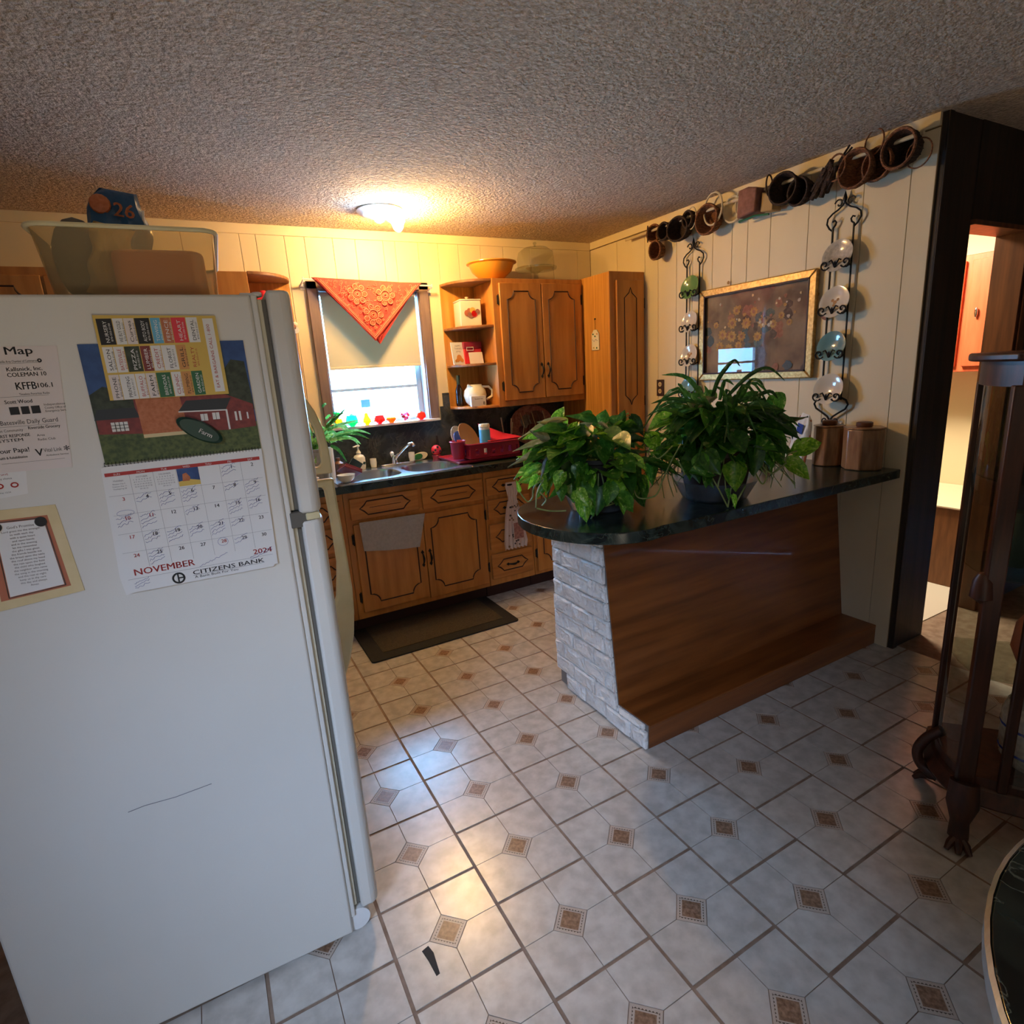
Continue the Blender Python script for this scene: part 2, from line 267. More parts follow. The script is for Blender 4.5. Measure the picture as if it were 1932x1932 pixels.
# ------------------------------------------------------------------ mesh builder
class MB:
    def __init__(s): s.v = []; s.f = []; s.mi = []; s.cur = 0
    def add(s, vs, fs):
        o = len(s.v); s.v += [tuple(p) for p in vs]
        for f in fs: s.f.append([i+o for i in f]); s.mi.append(s.cur)
        return s
    def box(s, x0, x1, y0, y1, z0, z1):
        return s.add([(x0, y0, z0), (x1, y0, z0), (x1, y1, z0), (x0, y1, z0), (x0, y0, z1), (x1, y0, z1), (x1, y1, z1), (x0, y1, z1)],
                     [(0, 3, 2, 1), (4, 5, 6, 7), (0, 1, 5, 4), (1, 2, 6, 5), (2, 3, 7, 6), (3, 0, 4, 7)])
    def tube(s, pts, r, seg=6, closed=False):
        P = [Vector(p) for p in pts]; n = len(P); rs = r if isinstance(r, (list, tuple)) else [r]*n
        rings = []; prev = None
        for i in range(n):
            if closed: t = P[(i+1) % n]-P[i-1]
            else: t = P[min(i+1, n-1)]-P[max(i-1, 0)]
            if t.length < 1e-9: t = Vector((0, 0, 1))
            t.normalize()
            if prev is None:
                a = Vector((0, 0, 1)) if abs(t.z) < 0.9 else Vector((1, 0, 0)); u = t.cross(a).normalized()
            else:
                u = prev-t*prev.dot(t); u = u.normalized() if u.length > 1e-6 else t.orthogonal().normalized()
            prev = u; v = t.cross(u)
            rings.append([P[i]+(u*math.cos(2*PI*k/seg)+v*math.sin(2*PI*k/seg))*rs[i] for k in range(seg)])
        vs = [p for R in rings for p in R]; fs = []
        for i in range(n if closed else n-1):
            j = (i+1) % n
            for k in range(seg):
                fs.append((i*seg+k, i*seg+(k+1) % seg, j*seg+(k+1) % seg, j*seg+k))
        if not closed: fs += [tuple(range(seg))[::-1], tuple((n-1)*seg+k for k in range(seg))]
        return s.add(vs, fs)
    def lathe(s, prof, c=(0, 0, 0), seg=24, axis='z', closed=False, sx=1, sy=1):
        vs = []; fs = []; n = len(prof)
        for (r, h) in prof:
            for k in range(seg):
                a = 2*PI*k/seg; x, y = r*math.cos(a)*sx, r*math.sin(a)*sy
                p = (x, y, h) if axis == 'z' else ((h, x, y) if axis == 'x' else (x, h, y))
                vs.append((c[0]+p[0], c[1]+p[1], c[2]+p[2]))
        for i in range(n-1):
            for k in range(seg): fs.append((i*seg+k, i*seg+(k+1) % seg, (i+1)*seg+(k+1) % seg, (i+1)*seg+k))
        if prof[0][0] > 1e-5 and not closed: fs.append(tuple(range(seg))[::-1])
        if prof[-1][0] > 1e-5 and not closed: fs.append(tuple((n-1)*seg+k for k in range(seg)))
        return s.add(vs, fs)
    def cyl(s, c, r, h, seg=16, axis='z'): return s.lathe([(r, 0), (r, h)], c, seg, axis)
    def sph(s, c, r, seg=14, rz=None):
        rz = rz or r; k = 8
        return s.lathe([(max(r*math.sin(PI*i/k), 1e-6), -rz*math.cos(PI*i/k)) for i in range(k+1)], c, seg)
    def prism(s, poly, d0, d1, plane='xy'):
        f = {'xy': lambda a, b, d: (a, b, d), 'xz': lambda a, b, d: (a, d, b), 'yz': lambda a, b, d: (d, a, b)}[plane]
        n = len(poly); vs = [f(a, b, d0) for a, b in poly]+[f(a, b, d1) for a, b in poly]
        return s.add(vs, [tuple(range(n))[::-1], tuple(range(n, 2*n))]+[(i, (i+1) % n, n+(i+1) % n, n+i) for i in range(n)])
    def xf(s, mat):
        s.v = [tuple(mat @ Vector(p)) for p in s.v]; return s

KEY = {}
def link(name, mb, mats, parent=None, origin=(0, 0, 0), bevel=0, smooth=True, seg=2):
    me = bpy.data.meshes.new(name)
    ox, oy, oz = origin
    me.from_pydata([(x-ox, y-oy, z-oz) for x, y, z in mb.v], [], mb.f)
    if not isinstance(mats, (list, tuple)): mats = [mats]
    for q in mats: me.materials.append(MAT[q] if isinstance(q, str) else q)
    if len(mats) > 1: me.polygons.foreach_set('material_index', mb.mi)
    me.update()
    bm = bmesh.new(); bm.from_mesh(me); bmesh.ops.recalc_face_normals(bm, faces=bm.faces); bm.to_mesh(me); bm.free()
    if smooth:
        me.polygons.foreach_set('use_smooth', [True]*len(me.polygons))
        try: me.set_sharp_from_angle(angle=math.radians(38))
        except Exception: pass
    o = bpy.data.objects.new(name, me); C.objects.link(o)
    if parent is not None: o.parent = parent
    if bevel:
        b = o.modifiers.new('b', 'BEVEL'); b.width = bevel; b.segments = seg; b.limit_method = 'ANGLE'; b.angle_limit = math.radians(40)
    return o
def tagp(o, label=None, cat=None, group=None, kind=None):
    if label: o['label'] = label
    if cat: o['category'] = cat
    if group: o['group'] = group
    if kind: o['kind'] = kind
    return o
class T:
    """a thing: Empty at its base + parts built in world coordinates (or local when local=True)"""
    def __init__(s, name, label, cat, loc, group=None, rz=0, local=False, kind=None):
        s.e = bpy.data.objects.new(name, None); C.objects.link(s.e); s.e.location = loc; s.e.rotation_euler = (0, 0, rz); s.e.empty_display_size = .05
        s.o = (0, 0, 0) if local else tuple(loc); tagp(s.e, label, cat, group, kind)
    def p(s, name, mb, mat, parent=None, label=None, **k):
        o = link(name, mb, mat, parent or s.e, s.o, **k)
        if label: o['label'] = label
        return o
def one(name, mb, mat, label, cat, loc, group=None, kind=None, **k):
    o = link(name, mb, mat, None, loc, **k); o.location = loc; tagp(o, label, cat, group, kind); return o
def struct(name, mb, mat, **k):
    o = link(name, mb, mat, None, (0, 0, 0), **k); o['kind'] = 'structure'; return o
def copy_tree(root, loc=None, rz=None, label=None, group=None, scale=None):
    def rec(o, par):
        c = o.copy(); C.objects.link(c); c.parent = par
        for ch in o.children: rec(ch, c)
        return c
    r = rec(root, None)
    if loc is not None: r.location = loc
    if rz is not None: r.rotation_euler = (0, 0, rz)
    if label: r['label'] = label
    if group: r['group'] = group
    if scale: r.scale = scale
    return r
_tc = {}
def textgeo(s, bold=0):
    if (s, bold) in _tc: return _tc[(s, bold)]
    cu = bpy.data.curves.new('t', 'FONT'); cu.body = s; cu.size = 1; cu.resolution_u = 2; cu.offset = bold
    o = bpy.data.objects.new('t', cu); C.objects.link(o)
    dg = bpy.context.evaluated_depsgraph_get(); me = o.evaluated_get(dg).to_mesh()
    vs = [tuple(v.co) for v in me.vertices]; fs = [tuple(p.vertices) for p in me.polygons]
    o.evaluated_get(dg).to_mesh_clear(); bpy.data.objects.remove(o); bpy.data.curves.remove(cu)
    _tc[(s, bold)] = (vs, fs); return vs, fs
def text(mb, s, a, b, size, basis, align='l', bold=0.0, width=None, rot=0):
    """basis(a,b)->world point"""
    vs, fs = textgeo(s, 0)
    if not vs: return
    if bold > .004 and rot == 0:
        text(mb, s, a+size*.035, b, size, basis, align, 0, width, rot)
    x0 = min(v[0] for v in vs); x1 = max(v[0] for v in vs); wd = (x1-x0)*size
    k = (width/wd) if width else 1; wd *= k
    off = {'l': 0, 'c': -wd/2, 'r': -wd}[align]; cr, sr = math.cos(rot), math.sin(rot)
    out = []
    for v in vs:
        u = off+(v[0]-x0)*size*k; t = v[1]*size
        out.append(basis(a+u*cr-t*sr, b+u*sr+t*cr))
    mb.add(out, fs)
LP1 = [(1.065, -0.17, 1.281, 1.095, -0.171, 1.338, 0.055, 'b'), (1.062, -0.236, 1.289, 0.906, -0.169, 1.256, 0.029, 'p'), (1.058, -0.227, 1.281, 0.973, -0.216, 1.235, 0.075, 'd'), (0.958, -0.27, 1.228, 0.912, -0.224, 1.266, 0.036, 'p'), (0.983, -0.167, 1.226, 0.927, -0.138, 1.23, 0.042, 'b'), (0.955, -0.25, 1.202, 0.844, -0.23, 1.206, 0.033, 'p'), (0.959, -0.219, 1.191, 0.883, -0.216, 1.175, 0.033, 'b'), (0.908, -0.191, 1.195, 0.875, -0.209, 1.142, 0.021, 'b'), (0.954, -0.271, 1.171, 0.82, -0.225, 1.157, 0.037, 'p'), (0.943, -0.167, 1.133, 0.904, -0.168, 1.113, 0.03, 'b'), (0.941, -0.299, 1.168, 0.889, -0.316, 1.104, 0.02, 's'), (0.963, -0.213, 1.11, 0.878, -0.17, 1.074, 0.046, 'b'), (0.956, -0.211, 1.06, 0.878, -0.187, 1.064, 0.038, 'b'), (0.827, -0.252, 1.039, 0.823, -0.242, 1.081, 0.018, 'b'), (1.035, -0.354, 1.193, 0.981, -0.341, 1.1, 0.096, 'd'), (1.206, -0.241, 1.254, 1.111, -0.209, 1.308, 0.051, 'd'), (1.241, -0.237, 1.25, 1.256, -0.241, 1.311, 0.069, 'm'), (1.304, -0.274, 1.242, 1.316, -0.288, 1.305, 0.052, 'm'), (1.361, -0.28, 1.284, 1.372, -0.339, 1.217, 0.048, 'd'), (1.244, -0.319, 1.174, 1.33, -0.381, 1.207, 0.068, 'd'), (1.112, -0.314, 1.148, 1.213, -0.408, 1.136, 0.046, 'd'), (1.135, -0.295, 1.26, 1.118, -0.308, 1.213, 0.046, 'm'), (1.092, -0.278, 1.28, 1.022, -0.29, 1.214, 0.037, 'b'), (1.189, -0.286, 1.271, 1.216, -0.317, 1.253, 0.021, 'p'), (1.211, -0.44, 1.095, 1.128, -0.439, 1.074, 0.073, 'm'), (0.998, -0.385, 1.053, 1.034, -0.454, 0.997, 0.076, 'm'), (1.0, -0.418, 0.981, 0.994, -0.418, 0.945, 0.032, 'b'), (1.004, -0.318, 1.137, 1.057, -0.357, 1.081, 0.065, 'd'), (0.964, -0.309, 1.092, 0.97, -0.326, 1.044, 0.045, 'm'), (1.068, -0.359, 1.113, 1.043, -0.403, 1.049, 0.053, 'd'), (1.037, -0.312, 1.222, 0.974, -0.301, 1.18, 0.053, 'm'), (1.091, -0.319, 1.217, 1.12, -0.371, 1.16, 0.057, 'd'), (1.18, -0.322, 1.207, 1.204, -0.355, 1.149, 0.058, 'd'), (1.246, -0.306, 1.224, 1.179, -0.295, 1.188, 0.051, 'm'), (1.019, -0.238, 1.244, 0.963, -0.229, 1.2, 0.05, 'd'), (1.016, -0.338, 1.17, 1.032, -0.367, 1.123, 0.048, 'm'), (1.084, -0.376, 1.084, 1.088, -0.408, 1.043, 0.045, 'd'), (1.151, -0.356, 1.114, 1.19, -0.392, 1.129, 0.045, 'm'), (0.948, -0.292, 1.125, 0.912, -0.322, 1.077, 0.036, 'b'), (0.9, -0.274, 1.097, 0.854, -0.284, 1.06, 0.032, 'b'), (0.965, -0.348, 1.04, 0.902, -0.355, 1.027, 0.032, 'm'), (1.139, -0.426, 1.008, 1.139, -0.469, 0.974, 0.028, 'm'), (1.084, -0.208, 1.265, 1.038, -0.213, 1.303, 0.047, 'b'), (1.214, -0.212, 1.29, 1.167, -0.204, 1.312, 0.039, 'd'), (1.252, -0.272, 1.272, 1.28, -0.29, 1.249, 0.038, 'd'), (1.104, -0.259, 1.244, 1.136, -0.301, 1.276, 0.046, 'p'), (1.01, -0.192, 1.267, 0.967, -0.2, 1.296, 0.038, 'p'), (1.184, -0.304, 1.239, 1.18, -0.348, 1.201, 0.05, 'm'), (1.294, -0.312, 1.211, 1.314, -0.352, 1.169, 0.051, 'd'), (0.906, -0.205, 1.146, 0.862, -0.201, 1.168, 0.025, 'b'), (0.915, -0.293, 1.056, 0.887, -0.288, 1.018, 0.028, 'm'), (1.011, -0.355, 1.1, 0.96, -0.37, 1.065, 0.044, 'd'), (1.254, -0.327, 1.165, 1.265, -0.364, 1.117, 0.051, 'd')]
LP2 = [(1.473, -0.401, 1.275, 1.39, -0.369, 1.24, 0.081, 'b'), (1.373, -0.375, 1.216, 1.4, -0.401, 1.147, 0.068, 'b'), (1.429, -0.411, 1.153, 1.421, -0.452, 1.111, 0.047, 'd'), (1.35, -0.419, 1.1, 1.314, -0.458, 1.038, 0.059, 'm'), (1.489, -0.609, 1.062, 1.406, -0.552, 1.083, 0.056, 'm'), (1.47, -0.6, 1.055, 1.437, -0.621, 1.026, 0.036, 'm'), (1.606, -0.636, 1.102, 1.566, -0.608, 1.162, 0.065, 'm'), (1.558, -0.606, 1.118, 1.538, -0.588, 1.131, 0.037, 'm'), (1.562, -0.648, 1.101, 1.543, -0.668, 1.007, 0.092, 'b'), (1.757, -0.643, 1.159, 1.773, -0.701, 1.083, 0.079, 'm'), (1.779, -0.661, 1.133, 1.778, -0.683, 1.176, 0.029, 'p'), (1.815, -0.71, 1.112, 1.926, -0.749, 1.148, 0.078, 'b'), (1.789, -0.703, 1.086, 1.839, -0.768, 1.024, 0.07, 'b'), (1.893, -0.549, 1.332, 1.918, -0.574, 1.258, 0.078, 'm'), (1.815, -0.554, 1.249, 1.882, -0.609, 1.275, 0.069, 'd'), (1.719, -0.491, 1.337, 1.689, -0.509, 1.234, 0.056, 'd'), (1.667, -0.494, 1.311, 1.652, -0.541, 1.239, 0.051, 'm'), (1.577, -0.412, 1.309, 1.635, -0.474, 1.339, 0.047, 'p'), (1.608, -0.45, 1.311, 1.557, -0.455, 1.253, 0.068, 'd'), (1.595, -0.507, 1.251, 1.639, -0.573, 1.246, 0.055, 'd'), (1.757, -0.557, 1.213, 1.809, -0.581, 1.242, 0.055, 'm'), (1.741, -0.572, 1.173, 1.858, -0.623, 1.185, 0.055, 'd'), (1.663, -0.579, 1.207, 1.608, -0.575, 1.187, 0.046, 'p'), (1.482, -0.38, 1.239, 1.541, -0.387, 1.29, 0.047, 'd'), (1.482, -0.427, 1.199, 1.521, -0.458, 1.155, 0.055, 'm'), (1.51, -0.495, 1.217, 1.527, -0.529, 1.16, 0.058, 'd'), (1.75, -0.56, 1.272, 1.684, -0.555, 1.236, 0.059, 'd'), (1.647, -0.39, 1.35, 1.609, -0.382, 1.297, 0.057, 'm'), (1.703, -0.406, 1.359, 1.67, -0.393, 1.309, 0.053, 'm'), (1.795, -0.601, 1.211, 1.789, -0.647, 1.156, 0.055, 'm'), (1.917, -0.597, 1.207, 1.953, -0.631, 1.171, 0.039, 'd'), (1.597, -0.538, 1.228, 1.532, -0.556, 1.178, 0.058, 'd'), (1.546, -0.42, 1.261, 1.48, -0.428, 1.233, 0.051, 'm'), (1.534, -0.337, 1.328, 1.556, -0.369, 1.284, 0.048, 'd'), (1.828, -0.473, 1.315, 1.864, -0.496, 1.347, 0.049, 'd'), (1.795, -0.457, 1.352, 1.807, -0.491, 1.308, 0.048, 'm'), (1.866, -0.515, 1.321, 1.809, -0.516, 1.287, 0.048, 'd'), (1.868, -0.558, 1.253, 1.887, -0.6, 1.21, 0.052, 'd'), (1.459, -0.595, 1.052, 1.469, -0.628, 1.018, 0.024, 'm'), (1.53, -0.665, 0.981, 1.519, -0.691, 0.942, 0.024, 'b'), (1.513, -0.65, 1.002, 1.492, -0.683, 0.978, 0.02, 'm'), (1.39, -0.406, 1.14, 1.414, -0.427, 1.165, 0.034, 'm'), (1.465, -0.445, 1.143, 1.429, -0.447, 1.105, 0.038, 'd'), (1.682, -0.648, 1.077, 1.683, -0.682, 1.056, 0.025, 'd'), (1.756, -0.661, 1.09, 1.741, -0.666, 1.046, 0.029, 'd'), (1.556, -0.522, 1.206, 1.507, -0.504, 1.193, 0.046, 'd'), (1.815, -0.681, 1.13, 1.752, -0.68, 1.158, 0.042, 'm'), (1.696, -0.554, 1.277, 1.689, -0.582, 1.221, 0.05, 'd'), (1.51, -0.428, 1.247, 1.528, -0.467, 1.205, 0.047, 'd')]
SP2 = [[(1.585, -0.516, 1.277), (1.498, -0.464, 1.422), (1.388, -0.434, 1.445)], [(1.637, -0.456, 1.321), (1.655, -0.475, 1.412), (1.694, -0.512, 1.48), (1.688, -0.55, 1.457)], [(1.714, -0.463, 1.332), (1.787, -0.513, 1.416), (1.836, -0.567, 1.442), (1.858, -0.628, 1.39)], [(1.564, -0.491, 1.32), (1.432, -0.448, 1.35), (1.333, -0.433, 1.339)], [(1.774, -0.486, 1.341), (1.796, -0.517, 1.394), (1.799, -0.554, 1.393), (1.788, -0.592, 1.363)], [(1.808, -0.512, 1.3), (1.887, -0.602, 1.253), (1.914, -0.666, 1.202)], [(1.709, -0.573, 1.276), (1.781, -0.659, 1.232), (1.826, -0.729, 1.19)], [(1.623, -0.413, 1.305), (1.502, -0.376, 1.335), (1.377, -0.359, 1.282)], [(1.593, -0.431, 1.291), (1.473, -0.395, 1.317), (1.394, -0.395, 1.29)], [(1.64, -0.408, 1.32), (1.545, -0.379, 1.37), (1.455, -0.372, 1.347)], [(1.683, -0.49, 1.327), (1.65, -0.497, 1.367), (1.603, -0.501, 1.386)], [(1.749, -0.466, 1.304), (1.797, -0.52, 1.327), (1.807, -0.568, 1.297)], [(1.834, -0.5, 1.324), (1.873, -0.549, 1.347), (1.871, -0.591, 1.317)], [(1.577, -0.5, 1.31), (1.489, -0.474, 1.362), (1.441, -0.472, 1.405), (1.435, -0.511, 1.378)], [(1.508, -0.469, 1.266), (1.405, -0.436, 1.311), (1.323, -0.431, 1.298)], [(1.791, -0.494, 1.301), (1.851, -0.57, 1.272), (1.898, -0.644, 1.22)], [(1.74, -0.408, 1.321), (1.748, -0.426, 1.399), (1.754, -0.469, 1.381)], [(1.723, -0.529, 1.332), (1.721, -0.554, 1.366), (1.709, -0.576, 1.389)], [(1.64, -0.441, 1.351), (1.606, -0.45, 1.378), (1.582, -0.469, 1.392)], [(1.801, -0.53, 1.25), (1.893, -0.624, 1.211), (1.874, -0.665, 1.156)], [(1.673, -0.5, 1.294), (1.698, -0.551, 1.285), (1.669, -0.595, 1.199)], [(1.731, -0.524, 1.29), (1.791, -0.585, 1.311), (1.802, -0.642, 1.254)], [(1.627, -0.477, 1.293), (1.487, -0.438, 1.292), (1.402, -0.451, 1.21)]]
SP3 = [[(0.359, 1.243, 1.215), (0.344, 1.266, 1.311), (0.329, 1.28, 1.373)], [(0.355, 1.271, 1.221), (0.372, 1.271, 1.295), (0.369, 1.268, 1.322)], [(0.409, 1.199, 1.178), (0.468, 1.166, 1.215), (0.558, 1.11, 1.226), (0.619, 1.059, 1.203)], [(0.417, 1.203, 1.177), (0.499, 1.156, 1.209), (0.556, 1.113, 1.206), (0.609, 1.065, 1.176)], [(0.428, 1.234, 1.163), (0.491, 1.196, 1.187), (0.545, 1.153, 1.177), (0.571, 1.119, 1.147)], [(0.37, 1.194, 1.19), (0.422, 1.155, 1.187), (0.515, 1.093, 1.188), (0.545, 1.055, 1.147)], [(0.415, 1.244, 1.25), (0.472, 1.215, 1.294), (0.532, 1.188, 1.354)], [(0.426, 1.259, 1.262), (0.474, 1.233, 1.3), (0.522, 1.203, 1.328)], [(0.416, 1.211, 1.232), (0.476, 1.176, 1.262), (0.577, 1.116, 1.282)], [(0.411, 1.243, 1.367), (0.426, 1.227, 1.379), (0.433, 1.211, 1.381)], [(0.427, 1.275, 1.296), (0.446, 1.258, 1.312), (0.45, 1.244, 1.309)], [(0.337, 1.223, 1.15), (0.325, 1.202, 1.095), (0.323, 1.181, 1.057)], [(0.346, 1.215, 1.157), (0.308, 1.213, 1.121), (0.296, 1.199, 1.089)], [(0.324, 1.249, 1.143), (0.341, 1.234, 1.166), (0.353, 1.214, 1.156), (0.361, 1.19, 1.13)], [(0.434, 1.245, 1.242), (0.507, 1.197, 1.251), (0.524, 1.169, 1.223)], [(0.413, 1.169, 1.153), (0.448, 1.131, 1.125), (0.474, 1.088, 1.061)], [(0.38, 1.227, 1.214), (0.382, 1.231, 1.275), (0.372, 1.236, 1.316)], [(0.337, 1.25, 1.21), (0.323, 1.261, 1.266), (0.324, 1.262, 1.313)], [(0.395, 1.273, 1.216), (0.445, 1.249, 1.268), (0.492, 1.233, 1.34)], [(0.348, 1.251, 1.195), (0.325, 1.237, 1.144), (0.333, 1.198, 1.06)]]
VN1 = [[(0.995, -0.327, 1.172), (0.89, -0.302, 1.061), (0.862, -0.31, 0.981)], [(0.932, -0.314, 1.098), (0.873, -0.292, 1.062), (0.858, -0.297, 1.02), (0.838, -0.29, 1.006), (0.818, -0.269, 1.043)], [(1.095, -0.402, 1.094), (1.073, -0.419, 0.989), (1.057, -0.419, 0.959)], [(1.105, -0.407, 1.093), (1.109, -0.432, 1.014), (1.124, -0.45, 0.978)], [(1.055, -0.422, 0.947), (1.023, -0.416, 0.906), (1.014, -0.402, 0.938), (1.016, -0.395, 0.966)], [(0.865, -0.312, 0.978), (0.909, -0.339, 0.965), (0.962, -0.368, 0.962)], [(0.884, -0.32, 0.987), (0.902, -0.323, 1.009), (0.886, -0.306, 1.038)], [(1.202, -0.469, 1.059), (1.212, -0.492, 0.995), (1.269, -0.522, 0.995), (1.297, -0.526, 1.032)], [(1.146, -0.46, 0.984), (1.102, -0.44, 0.971), (1.069, -0.423, 0.97)]]
VN2 = [[(1.548, -0.604, 1.151), (1.536, -0.614, 1.093), (1.509, -0.617, 1.027), (1.506, -0.62, 1.011)], [(1.488, -0.599, 1.052), (1.507, -0.625, 0.995), (1.524, -0.652, 0.931)], [(1.548, -0.644, 1.004), (1.524, -0.652, 0.931)], [(1.599, -0.67, 1.009), (1.556, -0.664, 0.948), (1.542, -0.661, 0.933)], [(1.749, -0.727, 1.089), (1.764, -0.728, 1.116), (1.795, -0.742, 1.126)], [(1.631, -0.664, 1.094), (1.653, -0.698, 1.013), (1.675, -0.703, 1.035), (1.68, -0.693, 1.082)], [(1.66, -0.679, 1.092), (1.695, -0.71, 1.049), (1.752, -0.73, 1.085)], [(1.309, -0.51, 1.029), (1.364, -0.514, 1.121), (1.407, -0.52, 1.181)], [(1.674, -0.676, 1.13), (1.658, -0.681, 1.084), (1.676, -0.702, 1.043)], [(1.377, -0.506, 1.175), (1.323, -0.489, 1.132), (1.304, -0.475, 1.149)], [(1.55, -0.602, 1.159), (1.566, -0.596, 1.21), (1.58, -0.593, 1.248)], [(1.385, -0.526, 1.119), (1.398, -0.546, 1.071), (1.393, -0.546, 1.063)]]

# ================================================================== SETTING
XR, YB, ZC = 2.674, 1.723, 2.42
mb = MB(); mb.box(-2.9, 4.6, -4.6, 1.9, -0.08, -0.0022); floor = struct('floor', mb, 'grout', smooth=False)
TT = 0.3048
def tile_mesh():
    g, t, hd = 0.0050, 0.0012, 0.056; h = TT/2-g; mb = MB()
    for sx, sy in ((1, 1), (-1, 1), (-1, -1), (1, -1)):
        p = [(sx*(hd+t), sy*t), (sx*h, sy*t), (sx*h, sy*h), (sx*t, sy*h), (sx*t, sy*(hd+t))]
        if sx*sy < 0: p = p[::-1]
        mb.prism(p, -0.0022, 0, 'xy')
    o = link('floor_tile', mb, 'tile', smooth=False); return o
def dia_mesh():
    mb = MB(); hd = 0.0553; mb.prism([(hd, 0), (0, hd), (-hd, 0), (0, -hd)], -0.0022, -0.0001, 'xy')
    return link('diamond_inset', mb, 'diamond', smooth=False)
t0, d0 = tile_mesh(), dia_mesh(); first = True
for col in range(-3, 9):
    for q in range(-5, 10):
        x = (col+.5)*TT; y = -(q*TT+(TT/2 if col % 2 else 0)*1.0)+ (0 if col % 2 else 0)
        # joints of odd columns fall on even half-tiles, of even columns on odd half-tiles
        y = -(q*TT) - TT/2 + (TT/2 if col % 2 == 0 else 0)
        if x < -0.1 and -0.70 < y < -0.05: continue
        if y > 1.25 or y < -2.45: continue
        if x > 1.3 and x < 2.6 and -0.4 < y < -0.15: continue
        a = t0 if first else t0.copy(); b_ = d0 if first else d0.copy()
        if not first: C.objects.link(a); C.objects.link(b_)
        first = False
        a.parent = floor; a.location = (x, y, 0); b_.parent = a
        if q % 2: a.rotation_euler = (0, 0, PI)
# chip out of the floor covering near the camera
mb = MB(); mb.prism([(0.068, -0.930), (0.088, -0.925), (0.094, -0.950), (0.088, -1.01), (0.078, -1.012), (0.074, -0.965)], 0.0001, 0.0006)
o = link('floor_chip', mb, 'ink', floor, smooth=False); o['label'] = 'dark chip where the floor covering is torn'
mb = MB(); mb.box(-2.9, 4.6, -4.6, 1.9, ZC, ZC+.1); struct('ceiling', mb, 'ceiling', smooth=False)

def panels(wall, edges, z0, z1, fn, m='panel', name='wall_panel'):
    for a, b_ in zip(edges[:-1], edges[1:]):
        mb = MB(); fn(mb, a+.0012, b_-.0012, z0, z1); link(name, mb, m, wall, smooth=False, bevel=0.0012, seg=1)
# back wall with the window opening
mb = MB(); WX0, WX1, WZ0, WZ1 = 0.562, 1.228, 1.205, 2.065
for a, b_, c_, d_ in ((-2.9, WX0, 0, ZC), (WX1, 4.6, 0, ZC), (WX0, WX1, 0, WZ0), (WX0, WX1, WZ1, ZC)): mb.box(a, b_, YB+.006, YB+.14, c_, d_)
wb = struct('wall_back', mb, 'panel_gap', smooth=False)
bxs = [-1.2, -0.95, -0.62, -0.35, -0.13, 0.169, 0.257, 0.416]
panels(wb, bxs+[WX0-.03], .9, 2.365, lambda m, a, b_, c_, d_: m.box(a, b_, YB, YB+.006, c_, d_))
panels(wb, [WX0-.03, 0.70, 0.84, 1.02, 1.10, WX1+.03], WZ1+.01, 2.365, lambda m, a, b_, c_, d_: m.box(a, b_, YB, YB+.006, c_, d_))
panels(wb, [WX1+.03, 1.40, 1.55, 1.72, 1.90, 2.127, 2.33, 2.55, XR], .9, 2.365, lambda m, a, b_, c_, d_: m.box(a, b_, YB, YB+.006, c_, d_))
mb = MB(); mb.box(-1.2, XR-.008, YB-.008, YB+.006, 2.365, ZC); struct('trim_1', mb, 'panel', smooth=False, bevel=.002)
# right wall
mb = MB(); mb.box(XR+.006, XR+.09, -.695, 1.9, 0, ZC); wr = struct('wall_right', mb, 'panel_gap', smooth=False)
panels(wr, [-.695, -.597, -.395, -.26, -.121, 0.102, 0.25, 0.358, 0.501, 0.66, 0.80, 0.97, 1.10, 1.4, YB], 0.0, 2.365, lambda m, a, b_, c_, d_: m.box(XR, XR+.006, a, b_, c_, d_))
mb = MB(); mb.box(XR-.010, XR+.006, -.695, YB-.01, 2.37, ZC); struct('trim_2', mb, 'panel', smooth=False, bevel=.002)
# dark wall with the doorway to the far room
DX0, DX1, DZ = 2.962, 3.50, 2.02
mb = MB(); mb.box(XR+.010, DX0, -.715, -.64, 0, ZC); mb.box(DX1, 4.6, -.72, -.64, 0, ZC); mb.box(DX0, DX1, -.72, -.64, DZ, ZC)
wd = struct('wall_dining', mb, 'darkwall', smooth=False)
mb = MB(); mb.box(DX1-.018, DX1+.004, -.735, -.60, 0, DZ); mb.box(DX0-.004, DX1+.004, -.735, -.60, DZ-.018, DZ+.004); mb.box(DX1+.004, DX1+.075, -.745, -.715, 0, DZ+.02)
mb.box(DX1-.010, DX1+.006, -.75, -.745, 0, DZ)
d1 = struct('door_1', mb, 'darktrim', smooth=False, bevel=.003)
mb = MB(); mb.box(XR+.010, XR+.045, -.722, -.715, 0, ZC); struct('trim_3', mb, 'darkwall', smooth=False, bevel=.003)
# unseen sides of the rooms, so that light behaves
mb = MB(); mb.box(-3.0, -2.9, -4.6, 1.9, 0, ZC); struct('wall_left', mb, 'diningwall', smooth=False)
mb = MB(); mb.box(-2.9, 4.6, -4.7, -4.6, 0, ZC); struct('wall_front', mb, 'diningwall', smooth=False)
mb = MB(); mb.box(4.6, 4.7, -4.6, 1.9, 0, ZC); struct('wall_far_right', mb, 'diningwall', smooth=False)
